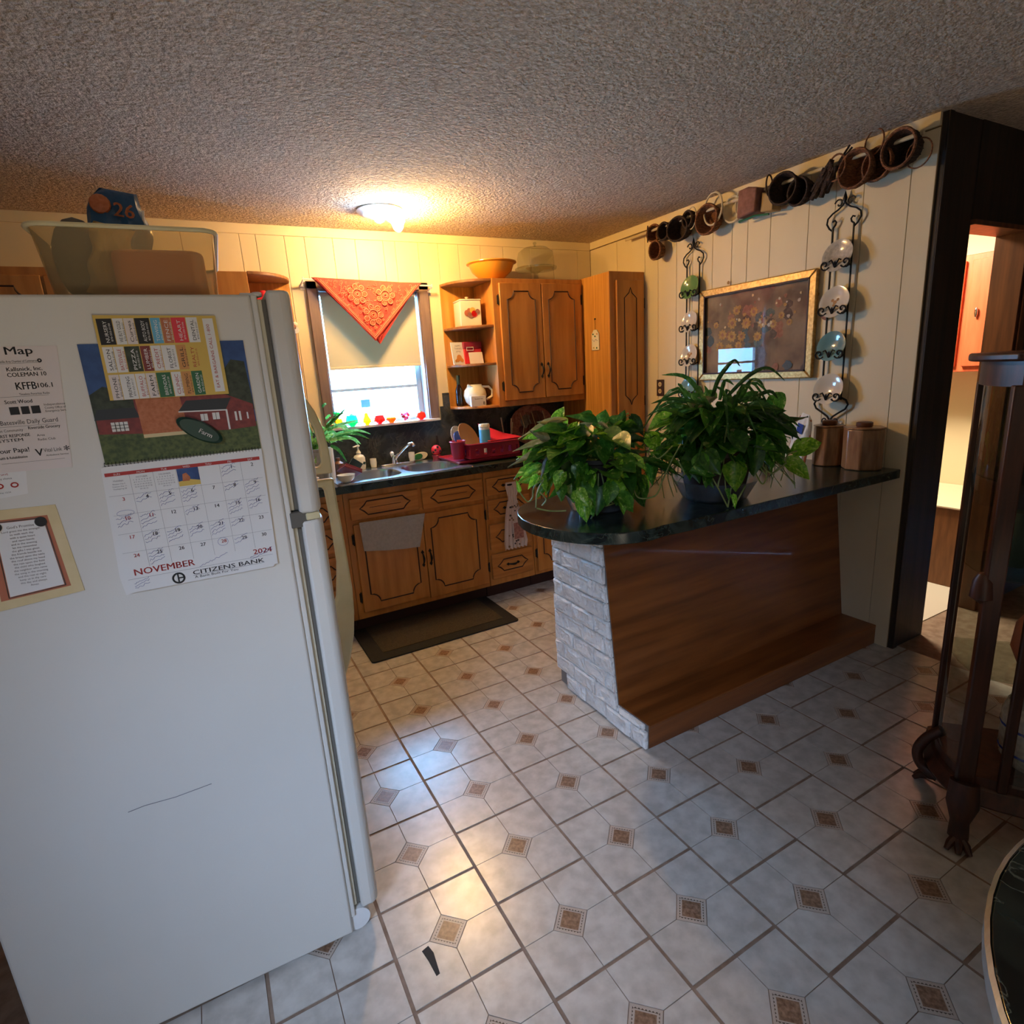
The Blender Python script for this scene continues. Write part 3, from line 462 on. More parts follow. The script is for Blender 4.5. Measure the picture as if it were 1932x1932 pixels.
# far room: pale floor, low brown cabinet, red cabinets
mb = MB(); mb.box(XR+.1, 4.59, -.64, 1.7, -.002, .003); o = one('pale_floor', mb, 'farfloor', 'pale cream floor of the lit room beyond the doorway', 'floor', (3.6, .5, 0), kind='structure', smooth=False)
mb = MB(); mb.box(4.44, 4.59, -.63, 1.7, 0.003, ZC); struct('wall_far_room', mb, 'farwall', smooth=False)
t = T('low_cabinet', 'low brown wooden cabinet with cream top seen through the doorway', 'cabinet', (4.05, .3, .003))
mb = MB(); mb.box(3.745, 4.43, -.62, 1.2, .003, .50); t.p('body', mb, 'browncab', bevel=.004)
mb = MB(); mb.box(3.735, 4.438, -.625, 1.2, .500, .507); t.p('edge_strip', mb, 'darktrim')
mb = MB(); mb.box(3.738, 4.438, -.625, 1.2, .507, .515); t.p('top', mb, 'cream')
t = T('wall_cabinet', 'salmon red wall cabinet with a brass pull in the far room', 'cabinet', (4.3, .2, 1.31))
mb = MB(); mb.box(4.16, 4.44, -.62, 1.0, 1.31, 2.02); t.p('body', mb, 'redcab', bevel=.004)
for a, b_ in ((-.60, -.225), (-.19, .2), (.23, .62)):
    mb = MB(); mb.box(4.140, 4.16, a, b_, 1.345, 1.985); d = t.p('door', mb, 'redcab', bevel=.004)
    mb = MB(); mb.sph((4.128, (b_-.055 if a < -.5 else a+.05), 1.67), .010, rz=.032); t.p('pull', mb, 'chrome', parent=d)

# ------------------------------------------------------------------ window
mb = MB()
for (a, b_, c_, d_) in ((WX0-.06, WX0, 1.20, 2.11), (WX1, WX1+.065, 1.19, 2.11), (WX0-.06, WX1+.065, 2.065, 2.112)): mb.box(a, b_, YB-.022, YB, c_, d_)
for (a, b_) in ((WX0-.003, WX0+.008), (WX1-.008, WX1+.003)): mb.box(a, b_, YB-.01, YB+.13, WZ0, WZ1)
mb.box(WX0, WX1, YB-.01, YB+.13, WZ1-.008, WZ1+.003)
win = struct('window_1', mb, 'casing', smooth=False, bevel=.002)
mb = MB(); mb.box(WX0-.06, WX1+.06, YB-.045, YB+.13, WZ0-.014, WZ0+.002); link('window_sill', mb, 'white', win, bevel=.003, smooth=False)
mb = MB(); yy = YB+.085
for (a, b_, c_, d_) in ((WX0+.008, WX0+.03, WZ0, WZ1), (WX1-.045, WX1-.008, WZ0, WZ1), (WX0, WX1, WZ0+.002, WZ0+.022), (WX0, WX1, WZ1-.03, WZ1)): mb.box(a, b_, yy, yy+.03, c_, d_)
fr = link('window_frame', mb, 'alum', win, smooth=False, bevel=.002)
mb = MB(); mb.box(WX0+.03, WX1-.045, yy-.004, yy+.02, 1.432, 1.452); link('meeting_rail', mb, 'alum', win, smooth=False, bevel=.002)
mb = MB(); mb.box(WX0+.03, WX1-.045, yy, yy+.02, 1.70, 1.712); link('glazing_bar', mb, 'alum', win, smooth=False)
for c_, d_ in ((WZ0+.02, 1.434), (1.45, WZ1-.03)):
    mb = MB(); mb.box(WX0+.028, WX1-.043, yy+.009, yy+.012, c_, d_); link('window_pane', mb, 'glass', win, smooth=False)
mb = MB(); mb.box(0.775, 0.838, yy+.004, yy+.0085, 1.318, 1.372)
one('window_sticker', mb, 'ltblue', 'small square blue sticker on the lower window pane', 'sticker', (.806, yy, 1.318))
t = T('roller_blind', 'cream roller blind pulled halfway down inside the window', 'blind', (.89, YB+.03, 1.58))
mb = MB(); mb.tube([(WX0+.012, YB+.035, 2.04), (WX1-.012, YB+.035, 2.04)], .016, 10); t.p('roller', mb, 'white')
mb = MB(); mb.box(WX0+.022, WX1-.022, YB+.018, YB+.020, 1.592, 2.04); t.p('sheet', mb, 'blind', smooth=False)
mb = MB(); mb.box(WX0+.022, WX1-.022, YB+.013, YB+.023, 1.574, 1.592); t.p('hem_bar', mb, 'cream', bevel=.002)
# curtain rod + bandana
ry = 1.648
t = T('curtain_rod', 'thin white curtain rod on brackets above the window', 'rod', (.89, ry, 2.10))
mb = MB(); mb.tube([(.475, ry, 2.112), (1.305, ry, 2.082)], .0055, 8); t.p('rod', mb, 'white')
for x, z in ((.478, 2.112), (1.302, 2.082)):
    mb = MB(); mb.tube([(x, ry, z+.012), (x, ry, z-.004), (x-.012, YB-.03, z-.03), (x+.01, YB-.003, z-.035)], .005, 6); mb.box(x-.012, x+.016, YB-.006, YB-.001, z-.05, z-.02); t.p('bracket', mb, 'white')
t = T('bandana_valance', 'red patterned bandana folded into a triangle over the curtain rod', 'bandana', (.89, ry, 1.75))
def tri(mb, xl, xr, xa, za, y, th, zl=2.122, zr=2.096, n=26, m_=16, wav=.004):
    for side in (0, 1):
        vs = []; fs = []
        for j in range(m_+1):
            v = j/m_
            for i in range(n+1):
                u = i/n; x = (xl+(xr-xl)*u)*(1-v)+xa*v; z = (zl+(zr-zl)*u)*(1-v)+za*v
                yy_ = y-th*side+wav*math.sin(u*21+v*3)*v*(1-v*.5)+.003*math.sin(u*9)
                vs.append((x, yy_, z))
        for j in range(m_):
            for i in range(n): k = j*(n+1)+i; fs.append((k, k+1, k+n+2, k+n+1))
        mb.add(vs, fs)
mb = MB(); tri(mb, .525, 1.205, .905, 1.722, ry-.004, .0015); t.p('back_fold', mb, 'bandana_d')
mb = MB(); tri(mb, .537, 1.222, .874, 1.742, ry-.011, .0015); t.p('front_fold', mb, 'bandana')
mb = MB(); pA, pB, pP = Vector((.537, 0, 2.122)), Vector((1.222, 0, 2.096)), Vector((.874, 0, 1.742)); yb = ry-.0205
def tp(a, b_): return Vector((a, yb, b_))
def inset(P, Q, R, d):
    c_ = (P+Q+R)/3; return [p+(c_-p)*d for p in (P, Q, R)]
for d_, r_ in ((.06, .0022), (.11, .0035), (.16, .0018)):
    a, b_, p_ = inset(pA, pB, pP, d_)
    for s0, s1 in ((a, p_), (b_, p_)):
        mb.tube([(s0.lerp(s1, k/12).x, yb, s0.lerp(s1, k/12).z) for k in range(13)], r_, 4)
def ring(mb, x, z, r, w_, y=yb, n=14, sq=1):
    mb.tube([(x+math.cos(2*PI*k/n)*r, y, z+math.sin(2*PI*k/n)*r*sq) for k in range(n)], w_, 4, True)
for fx, fz, s_ in ((.79, 2.025, 1), (.97, 2.018, 1), (.878, 1.90, 1.05)):
    ring(mb, fx, fz, .030*s_, .0035); ring(mb, fx, fz, .010*s_, .004); ring(mb, fx, fz, .019*s_, .0022)
    for k in range(7): ring(mb, fx+math.cos(k*2*PI/7)*.046*s_, fz+math.sin(k*2*PI/7)*.046*s_, .015*s_, .004, n=9); ring(mb, fx+math.cos(k*2*PI/7)*.046*s_, fz+math.sin(k*2*PI/7)*.046*s_, .006, .003, n=6)
for k in range(190):
    u, v = rnd.random(), rnd.random()
    if u+v > 1: u, v = 1-u, 1-v
    q = pA+(pB-pA)*u+(pP-pA)*v; c_ = (pA+pB+pP)/3; q = q+(c_-q)*.13
    if min(math.hypot(q.x-f[0], q.z-f[1]) for f in ((.79, 2.025), (.97, 2.018), (.878, 1.90))) < .06: continue
    a = rnd.random()*6.28; r_ = rnd.uniform(.006, .012)
    mb.tube([(q.x+math.cos(a+s)*r_*(1-s*.12), yb, q.z+math.sin(a+s)*r_*(1-s*.12)) for s in (0, .9, 1.8, 2.7, 3.6, 4.5)], .0017, 4)
t.p('paisley_print', mb, 'bandana_l')
mb = MB()
mb.sph((.404, YB-.018, 1.858), .016); mb.cyl((.404, YB-.001, 1.825), .02, -.02, 14, 'y'); one('wall_hook', mb, 'white', 'small round white hook on the wall left of the window', 'hook', (.404, YB, 1.82))

# ================================================================== BASE CABINETS
YF = 1.10
def door_groove(x0, x1, z0, z1, c=.055, n=5):
    P = []
    for cx_, cz_, a0 in ((x0, z0, 90), (x1, z0, 180), (x1, z1, 270), (x0, z1, 0)):
        # concave quarter arcs centred on the corner
        for k in range(n+1):
            a = math.radians(a0-90*k/n); P.append((cx_+math.cos(a)*c, cz_+math.sin(a)*c))
    out = []
    for i in range(4):
        seg_ = P[i*(n+1):(i+1)*(n+1)]; cx_, cz_ = ((x0, z0), (x1, z0), (x1, z1), (x0, z1))[i]
        ex = .012
        dirs = {0: ((0, 1), (1, 0)), 1: ((-1, 0), (0, 1)), 2: ((0, -1), (-1, 0)), 3: ((1, 0), (0, -1))}[i]
        out += seg_
    return out
def groove_loop(pts): return [(x, z) for x, z in pts]
def dgroove(x0, x1, z0, z1):
    zc, h = (z0+z1)/2, (z1-z0)/2; w_ = h*1.25; P = [(x0, zc)]
    P += [(x0+w_*.35, zc+h*.28), (x0+w_*.6, zc+h*.55), (x0+w_*.9, z1), (x1-w_*.9, z1), (x1-w_*.6, zc+h*.55), (x1-w_*.35, zc+h*.28), (x1, zc),
          (x1-w_*.35, zc-h*.28), (x1-w_*.6, zc-h*.55), (x1-w_*.9, z0), (x0+w_*.9, z0), (x0+w_*.6, zc-h*.55), (x0+w_*.35, zc-h*.28)]
    return P
def vgroove(x0, x1, z0, z1):
    xc, w_ = (x0+x1)/2, (x1-x0)/2; h = w_*1.25
    return [(xc, z1), (xc+w_*.25, z1-h*.5), (x1, z1-h), (x1, z0+h), (xc+w_*.25, z0+h*.5), (xc, z0), (xc-w_*.25, z0+h*.5), (x0, z0+h), (x0, z1-h), (xc-w_*.25, z1-h*.5)]
def add_groove(t, par, pts, y, r=.0040):
    mb = MB(); mb.tube([(x, y, z) for x, z in pts], r, 4, True); return t.p('routed_groove', mb, 'groove', parent=par)
def pull(t, par, x, z, y, L=.108, horiz=False):
    mb = MB(); pts = []
    f = (lambda a, d: (x+a, y-d, z)) if horiz else (lambda a, d: (x, y-d, z+a))
    for k in range(9):
        s = -L*.30+L*.60*k/8; pts.append(f(s, .006+.018*math.sin(PI*k/8)))
    mb.tube(pts, [.0045, .0055, .006, .007, .0075, .007, .006, .0055, .0045], 6)
    for sg in (-1, 1):
        a, b_ = sg*L*.27, sg*L*.52; wd_ = .0105
        q = [(a, 0), ((a*.6+b_*.4), wd_), (b_, 0), ((a*.6+b_*.4), -wd_)]
        pl = [(x+u, z+v) for u, v in q] if horiz else [(x+v, z+u) for u, v in q]
        mb.prism(pl, y-.004, y, 'xz')
    return t.p('pull', mb, 'iron', parent=par)
def hinge(t, par, x, z, y, h=.055):
    mb = MB(); mb.box(x-.007, x+.007, y-.003, y+.001, z-h/2, z+h/2); mb.tube([(x+.002, y-.004, z-h*.62), (x+.002, y-.004, z+h*.62)], .004, 6); t.p('hinge', mb, 'iron', parent=par)
def cab_box(t, x0, x1, y0, y1, z0, z1, m='oak', name='carcass'):
    mb = MB(); mb.box(x0, x1, y0, y1, z0, z1); return t.p(name, mb, m, bevel=.002, smooth=False)
def front(t, kind, x0, x1, z0, z1, y=YF, m=None):
    mb = MB(); mb.box(x0, x1, y, y+.019, z0, z1)
    return t.p(kind, mb, m or ('oak' if kind == 'door' else 'oak_h'), bevel=.004)
def drawer(t, x0, x1, z0, z1, pl=True, false=False):
    d = front(t, 'false_front' if false else 'drawer', x0, x1, z0, z1)
    cx_, cz_ = (x0+x1)/2, (z0+z1)/2; hw = (x1-x0)*.37
    add_groove(t, d, dgroove(cx_-hw, cx_+hw, cz_-.040, cz_+.040), YF-.0005)
    if false:
        mb = MB(); mb.tube([(cx_-hw*.62, YF-.0005, cz_), (cx_+hw*.62, YF-.0005, cz_)], .0014, 4); t.p('routed_groove', mb, 'groove', parent=d)
    if pl: pull(t, d, cx_, cz_, YF, .10, True)
    return d
# left drawer unit
t = T('drawer_cabinet', 'oak drawer cabinet with black iron pulls partly hidden behind the refrigerator handle', 'cabinet', (.05, 1.4, 0))
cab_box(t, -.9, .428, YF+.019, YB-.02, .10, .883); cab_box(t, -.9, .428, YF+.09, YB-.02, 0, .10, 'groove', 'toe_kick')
for z0, z1 in ((.715, .842), (.545, .69), (.345, .52), (.145, .322)): drawer(t, .02, .405, z0, z1)
# sink unit
t = T('sink_cabinet', 'oak sink base cabinet with two doors and two false drawer fronts below the steel sink', 'cabinet', (.87, 1.4, 0))
mb = MB(); mb.box(.430, 1.318, YF+.019, YB-.02, .10, .72); mb.box(.430, 1.318, YF+.019, YF+.05, .72, .883); mb.box(.430, .45, YF+.05, YB-.02, .72, .883); mb.box(1.30, 1.318, YF+.05, YB-.02, .72, .883)
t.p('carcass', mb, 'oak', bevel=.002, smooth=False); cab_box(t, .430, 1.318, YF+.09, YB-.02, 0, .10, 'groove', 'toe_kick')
drawer(t, .459, .872, .715, .842, False, True); drawer(t, .896, 1.306, .708, .842, False, True)
dl = front(t, 'door', .464, .884, .142, .688); add_groove(t, dl, door_groove(.515, .832, .195, .640), YF-.0005)
dr = front(t, 'door', .888, 1.304, .130, .682); add_groove(t, dr, door_groove(.932, 1.243, .190, .640), YF-.0005)
pull(t, dl, .861, .402, YF); pull(t, dr, .910, .402, YF)
for z in (.60, .24): hinge(t, dl, .455, z, YF+.010)
for z in (.60, .24): hinge(t, dr, 1.313, z, YF+.010)
# right drawer unit
t = T('drawer_cabinet', 'oak cabinet of four stacked drawers with a dress shaped towel on its top pull', 'cabinet', (1.50, 1.4, 0))
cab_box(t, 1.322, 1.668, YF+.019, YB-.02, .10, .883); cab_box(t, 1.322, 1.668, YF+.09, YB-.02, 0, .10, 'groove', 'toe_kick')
for z0, z1 in ((.72, .838), (.563, .693), (.352, .525), (.147, .322)): drawer(t, 1.334, 1.648, z0, z1)
# door unit to the pantry
t = T('base_cabinet', 'oak base cabinet with doors between the drawer stack and the tall pantry', 'cabinet', (2.0, 1.4, 0))
cab_box(t, 1.672, 2.362, YF+.019, YB-.02, .10, .883); cab_box(t, 1.672, 2.362, YF+.09, YB-.02, 0, .10, 'groove', 'toe_kick')
for x0, x1, hx in ((1.692, 2.008, 1.684), (2.014, 2.345, 2.352)):
    d = front(t, 'door', x0, x1, .125, .835); add_groove(t, d, door_groove(x0+.05, x1-.05, .19, .775), YF-.0005)
    for z in (.72, .26): hinge(t, d, hx, z, YF+.010)
    pull(t, d, x1-.03 if x0 < 1.8 else x0+.03, .5, YF)
# countertop with sink opening
mb = MB(); z0, z1 = .8835, .927
SX0, SX1, SY0, SY1 = .45, 1.26, 1.155, 1.60
for a, b_, c_, d_ in ((-.9, SX0, 1.08, YB-.002), (SX1, 2.363, 1.08, YB-.002), (SX0, SX1, 1.08, SY0), (SX0, SX1, SY1, YB-.002)): mb.box(a, b_, c_, d_, z0, z1)
one('countertop', mb, 'counter', 'dark green marble patterned worktop around the kitchen sink', 'countertop', (.8, 1.4, z0), smooth=False, bevel=.0)
mb = MB(); mb.box(-.9, 1.31, YB-.012, YB-.0005, .928, 1.19); mb.box(1.31, 1.335, YB-.012, YB-.0005, .928, 1.285); mb.box(1.335, 2.363, YB-.012, YB-.0005, .928, 1.376)
one('backsplash', mb, 'splash', 'dark marbled backsplash behind the sink and below the wall cabinet', 'backsplash', (.8, YB, .928), smooth=False)

# ------------------------------------------------------------------ sink
t = T('sink', 'double bowl stainless steel sink set in the dark worktop', 'sink', (.85, 1.37, .927))
def rr(x0, x1, y0, y1, r, n=5):
    P = []
    for cx_, cy_, a0 in ((x1-r, y1-r, 0), (x0+r, y1-r, 90), (x0+r, y0+r, 180), (x1-r, y0+r, 270)):
        for k in range(n+1): a = math.radians(a0+90*k/n); P.append((cx_+math.cos(a)*r, cy_+math.sin(a)*r))
    return P
O = (.415, 1.265, 1.10, 1.625)
bowls = ((.49, .835, 1.165, 1.50), (.875, 1.225, 1.165, 1.50))
def deck_ring():
    bm = bmesh.new(); zt = .933
    def loop(P, z): return [bm.verts.new((x, y, z)) for x, y in P]
    outer = loop(rr(*O, .04), zt); es = [bm.edges.new((outer[i], outer[(i+1) % len(outer)])) for i in range(len(outer))]
    ins = []
    for B in bowls:
        L = loop(rr(*B, .11), zt-.001); ins.append(L); es += [bm.edges.new((L[i], L[(i+1) % len(L)])) for i in range(len(L))]
    bmesh.ops.triangle_fill(bm, use_beauty=True, edges=es)
    low = [bm.verts.new((v.co.x+(v.co.x-.84)*.01, v.co.y+(v.co.y-1.36)*.01, .9272)) for v in outer]
    for i in range(len(outer)): j = (i+1) % len(outer); bm.faces.new((outer[i], outer[j], low[j], low[i]))
    bm.verts.index_update(); mb = MB(); mb.v = [tuple(v.co) for v in bm.verts]; mb.f = [[v.index for v in f.verts] for f in bm.faces]; mb.mi = [0]*len(mb.f); bm.free(); return mb
t.p('rim', deck_ring(), 'steel', smooth=False)
for B in bowls:
    mb = MB(); rings = []
    for ins_, z in ((0, .932), (.006, .918), (.012, .80), (.035, .768), (.09, .760)):
        rings.append([(x, y, z) for x, y in rr(B[0]+ins_, B[1]-ins_, B[2]+ins_, B[3]-ins_, max(.11-ins_*.5, .03))])
    n_ = len(rings[0]); vs = [p for R in rings for p in R]; fs = []
    for i in range(len(rings)-1):
        for k in range(n_): fs.append((i*n_+k, (i+1)*n_+k, (i+1)*n_+(k+1) % n_, i*n_+(k+1) % n_))
    fs.append(tuple((len(rings)-1)*n_+k for k in range(n_)))
    mb.add(vs, fs); bw = t.p('bowl', mb, 'steel')
    mb = MB(); mb.lathe([(.04, .0), (.035, .004), (.012, .001)], ((B[0]+B[1])/2, (B[2]+B[3])/2, .761), 16); t.p('drain', mb, 'chrome', parent=bw)
t = T('faucet', 'chrome kitchen faucet with a straight slanting spout', 'faucet', (.93, 1.585, .933))
mb = MB(); mb.prism(rr(.80, 1.04, 1.565, 1.612, .022), .9335, .945); t.p('base_plate', mb, 'chrome', bevel=.003)
mb = MB(); mb.lathe([(.022, .945), (.018, .975), (.012, 1.0)], (.895, 1.588, 0), 14); t.p('valve', mb, 'chrome')
mb = MB(); mb.tube([(.895, 1.588, .96), (.905, 1.56, .99), (.94, 1.47, 1.055), (.958, 1.42, 1.082), (.97, 1.39, 1.083), (.972, 1.382, 1.07)], [.012, .011, .0095, .0095, .011, .012], 10); t.p('spout', mb, 'chrome')
mb = MB(); mb.lathe([(.0075, .985), (.011, 1.0), (.014, 1.013), (.009, 1.022), (.0001, 1.026)], (.885, 1.592, 0), 12); t.p('handle', mb, 'white', label='clear white knob handle')
def tumblerA(x, y, lab):
    mb = MB(); mb.lathe([(.018, .0), (.022, .03), (.021, .058), (.019, .058), (.019, .006), (.0001, .004)], (x, y, .9455 if x > .8 and x < 1.04 else .934), 14)
    return one('soap_cup', mb, 'cream', lab, 'cup', (x, y, .934))
tumblerA(.755, 1.60, 'short cream cup on the sink rim left of the faucet'); tumblerA(1.02, 1.59, 'short cream cup on the faucet base plate right of the spout')
t = T('scrub_brush', 'green and cream oval scrub brush standing behind the right sink bowl', 'brush', (1.10, 1.655, .928))
mb = MB(); mb.lathe([(.0001, -.008), (.055, -.008), (.058, 0), (.055, .008), (.0001, .008)], (0, 0, 0), 20, 'y', sy=1.0); mb.xf(Matrix.Translation((1.105, 1.665, .957)) @ Matrix.Rotation(math.radians(-10), 4, 'Y') @ Matrix.Diagonal((1, 1, .48, 1))); t.p('body', mb, 'cream')
mb = MB(); mb.lathe([(.0001, -.012), (.032, -.012), (.035, -.004), (.0001, -.004)], (0, 0, 0), 18, 'y'); mb.xf(Matrix.Translation((1.088, 1.663, .957)) @ Matrix.Rotation(math.radians(-10), 4, 'Y') @ Matrix.Diagonal((1, 1, .62, 1))); t.p('bristles', mb, 'fabgreen')
t = T('ladybug_holder', 'red ladybug shaped sponge holder beside the dish rack', 'sponge holder', (1.205, 1.60, .928))
mb = MB(); mb.lathe([(.028, 0), (.034, .03), (.03, .034)], (1.205, 1.60, .928), 16); t.p('base', mb, 'red_pl')
mb = MB(); mb.sph((1.205, 1.60, .995), .036); t.p('shell', mb, 'red_bd')
for a, z in ((-2.1, 1.0), (-1.1, .99), (-1.6, 1.02), (-2.6, .985)):
    mb = MB(); mb.sph((1.205+math.cos(a)*.033, 1.60+math.sin(a)*.033, z), .008); t.p('spot', mb, 'ink')
t = T('soap_dispenser', 'white ceramic pump soap dispenser at the back left of the sink', 'soap dispenser', (.665, 1.60, .9335))
mb = MB(); mb.lathe([(.034, 0), (.038, .02), (.038, .075), (.030, .09), (.013, .098), (.0001, .099)], (.665, 1.60, .9335), 18); t.p('bottle', mb, 'cream')
mb = MB(); mb.lathe([(.014, 0), (.016, .012), (.011, .02), (.006, .03), (.006, .048), (.014, .052), (.012, .06), (.0001, .062)], (.665, 1.60, 1.032), 14); mb.tube([(.665, 1.60, 1.087), (.63, 1.58, 1.084)], .005, 6); t.p('pump', mb, 'cream')
mb = MB(); mb.prism([(.675, .97), (.682, .985), (.695, .982), (.690, .965)], 1.5605, 1.5625, 'xz'); t.p('label', mb, 'dgreen')
# things by the left end of the sink
mb = MB(); mb.lathe([(.030, 0), (.034, .09), (.035, .19), (.033, .19), (.030, .01), (.0001, .006)], (.425, 1.36, .9335), 18); one('tall_cup', mb, 'white', 'tall white cup behind the refrigerator handle by the sink', 'cup', (.425, 1.36, .9335))
mb = MB(); mb.lathe([(.02, 0), (.045, .02), (.052, .045), (.049, .045), (.042, .022), (.0001, .005)], (.475, 1.165, .9335), 20); one('small_bowl', mb, 'white_gl', 'small white bowl at the left end of the sink rim', 'bowl', (.475, 1.165, .9335))
t = T('dish_drainer', 'maroon ridged plastic drainer leaning into the left sink bowl', 'drainer', (.52, 1.26, .933))
mb = MB(); R_ = Matrix.Translation((.525, 1.29, .975)) @ Matrix.Rotation(math.radians(28), 4, 'Y') @ Matrix.Rotation(math.radians(-20), 4, 'X')
mb.box(-.055, .055, -.07, .07, -.006, .006); mb.xf(R_); t.p('tray', mb, 'maroon', bevel=.002)
mb = MB()
for k in range(6): mb.box(-.052, .052, -.066+k*.024, -.060+k*.024, .006, .020)
mb.xf(R_); t.p('ribs', mb, 'maroon')
mb = MB(); mb.box(-.04, .04, -.004, .004, -.045, .045); mb.xf(Matrix.Translation((.575, 1.38, .985)) @ Matrix.Rotation(math.radians(38), 4, 'Y') @ Matrix.Rotation(math.radians(15), 4, 'Z')); one('scouring_pad', mb, 'dgreen', 'dark green scouring pad propped in front of the soap dispenser', 'scouring pad', (.575, 1.38, .93))
mb = MB(); mb.lathe([(.03, 0), (.034, .05), (.032, .08), (.014, .095), (.013, .115), (.0001, .116)], (.50, 1.46, .928), 14); one('amber_bottle', mb, 'darktrim', 'short brown bottle behind the maroon drainer', 'bottle', (.50, 1.46, .928))
# dish rack
t = T('dish_rack', 'dark red plastic dish rack on its drain tray right of the sink', 'dish rack', (1.45, 1.38, .928))
def quad_frustum(mb, P0, P1, z0, z1, th=.003):
    n_ = len(P0); c0 = (sum(p[0] for p in P0)/n_, sum(p[1] for p in P0)/n_)
    vs = [(x, y, z0) for x, y in P0]+[(x, y, z1) for x, y in P1]
    ins_ = lambda P: [(c0[0]+(x-c0[0])*(1-th*9), c0[1]+(y-c0[1])*(1-th*9)) for x, y in P]
    vs += [(x, y, z1) for x, y in ins_(P1)]+[(x, y, z0+th) for x, y in ins_(P0)]
    fs = [tuple(range(n_))[::-1], tuple(3*n_+k for k in range(n_))]
    for a in range(3):
        for k in range(n_): fs.append((a*n_+k, a*n_+(k+1) % n_, (a+1)*n_+(k+1) % n_, (a+1)*n_+k))
    mb.add(vs, fs)
mb = MB(); quad_frustum(mb, rr(1.205, 1.70, 1.21, 1.56, .04), rr(1.19, 1.715, 1.195, 1.575, .05), .936, .953); t.p('drain_tray', mb, 'red_pl')
# basket walls with arched slots
def wall_slots(mb, P, Q, z0, z1, n_, off):
    P, Q = Vector(P), Vector(Q); d = (Q-P); L = d.length; d.normalize(); nn = Vector((-d.y, d.x, 0))*.003
    def slab(a, b_, c_, e):
        p, q = P+d*a, P+d*b_
        vs = [(p.x-nn.x, p.y-nn.y, c_), (q.x-nn.x, q.y-nn.y, c_), (q.x+nn.x, q.y+nn.y, c_), (p.x+nn.x, p.y+nn.y, c_)]
        mb.add(vs+[(x, y, e) for x, y, _ in vs], [(0, 3, 2, 1), (4, 5, 6, 7), (0, 1, 5, 4), (1, 2, 6, 5), (2, 3, 7, 6), (3, 0, 4, 7)])
    slab(0, L, z0, z0+.02); slab(0, L, z1-.03, z1); st = L/n_
    for k in range(n_): slab(k*st, k*st+st*.62, z0+.02, z1-.03)
    slab(L-.01, L, z0+.02, z1-.03)
mb = MB(); rk = [(1.30, 1.235, 0), (1.665, 1.235, 0), (1.675, 1.53, 0), (1.29, 1.53, 0)]
for i, n_ in ((0, 6), (1, 5), (2, 6), (3, 5)): wall_slots(mb, rk[i], rk[(i+1) % 4], .955, 1.045, n_, 0)
mb.box(1.30, 1.665, 1.235, 1.53, .953, .958); t.p('basket', mb, 'red_pl', smooth=False)
mb = MB(); P = [(x, y, 1.048) for x, y in rr(1.288, 1.679, 1.225, 1.542, .03)]; mb.tube(P, .006, 6, True); t.p('basket_rim', mb, 'red_pl')
mb = MB(); mb.lathe([(.038, 0), (.050, .11), (.056, .115), (.053, .12), (.048, .112), (.036, .004), (.0001, .004)], (1.252, 1.32, .955), 20, sy=1.0); t.p('cutlery_cup', mb, 'red_pl')
t2 = T('wipes_canister', 'white cylindrical wipes canister with blue label standing in the dish rack', 'canister', (1.43, 1.27, .96))
mb = MB(); mb.lathe([(.036, 0), (.036, .165), (.0001, .166)], (1.43, 1.27, .985), 22); t2.p('body', mb, 'white')
mb = MB(); mb.lathe([(.0365, .06), (.0365, .15)], (1.43, 1.27, .985), 22, closed=True); t2.p('label', mb, 'ltblue')
mb = MB(); mb.lathe([(.037, .166), (.038, .176), (.034, .186), (.0001, .187)], (1.43, 1.27, .985), 22); t2.p('lid', mb, 'cream')
def plate(mb, c_, r, tilt, yawd, depth=.014):
    q = MB(); q.lathe([(.0001, 0), (r*.55, 0), (r*.66, depth*.4), (r, depth), (r*.985, depth+.003), (r*.66, depth*.4+.004), (.0001, .004)], (0, 0, 0), 28)
    q.xf(Matrix.Translation(c_) @ Matrix.Rotation(math.radians(yawd), 4, 'Z') @ Matrix.Rotation(math.radians(tilt), 4, 'X')); o_ = len(mb.v); mb.v += q.v; mb.f += [[i+o_ for i in f] for f in q.f]; mb.mi += q.mi
for i, (c_, r, a, m_, lb) in enumerate((((1.375, 1.43, 1.075), .105, 62, 'pan', 'round brown baking pan leaning in the dish rack'), ((1.325, 1.40, 1.04), .095, 55, 'blue', 'blue plate leaning in the dish rack before the pan'), ((1.33, 1.475, 1.06), .10, 66, 'g_grey', 'pale plate leaning at the back of the dish rack'))):
    mb = MB(); plate(mb, c_, r, a, 35); one('dinner_plate' if i else 'baking_pan', mb, m_, lb, 'plate' if i else 'pan', (c_[0], c_[1], .96))
mb = MB(); A4 = [(1.43, 1.228, 1.056), (1.695, 1.228, 1.058), (1.70, 1.50, 1.064), (1.465, 1.44, 1.158)]
mb.add([tuple(Vector(p)) for p in A4]+[(x, y, z+.005) for x, y, z in A4], [(0, 3, 2, 1), (4, 5, 6, 7), (0, 1, 5, 4), (1, 2, 6, 5), (2, 3, 7, 6), (3, 0, 4, 7)])
one('cutting_board', mb, 'red_bd', 'bright red flexible cutting board lying bowed across the dish rack', 'cutting board', (1.575, 1.37, 1.05), bevel=.002)
mb = MB(); mb.tube([(1.24, 1.66, .93), (1.245, 1.66, 1.0), (1.24, 1.655, 1.09)], [.02, .012, .006], 8); one('dark_jug', mb, 'pot_b', 'thin dark bottle behind the plates in the rack', 'bottle', (1.24, 1.66, .93))
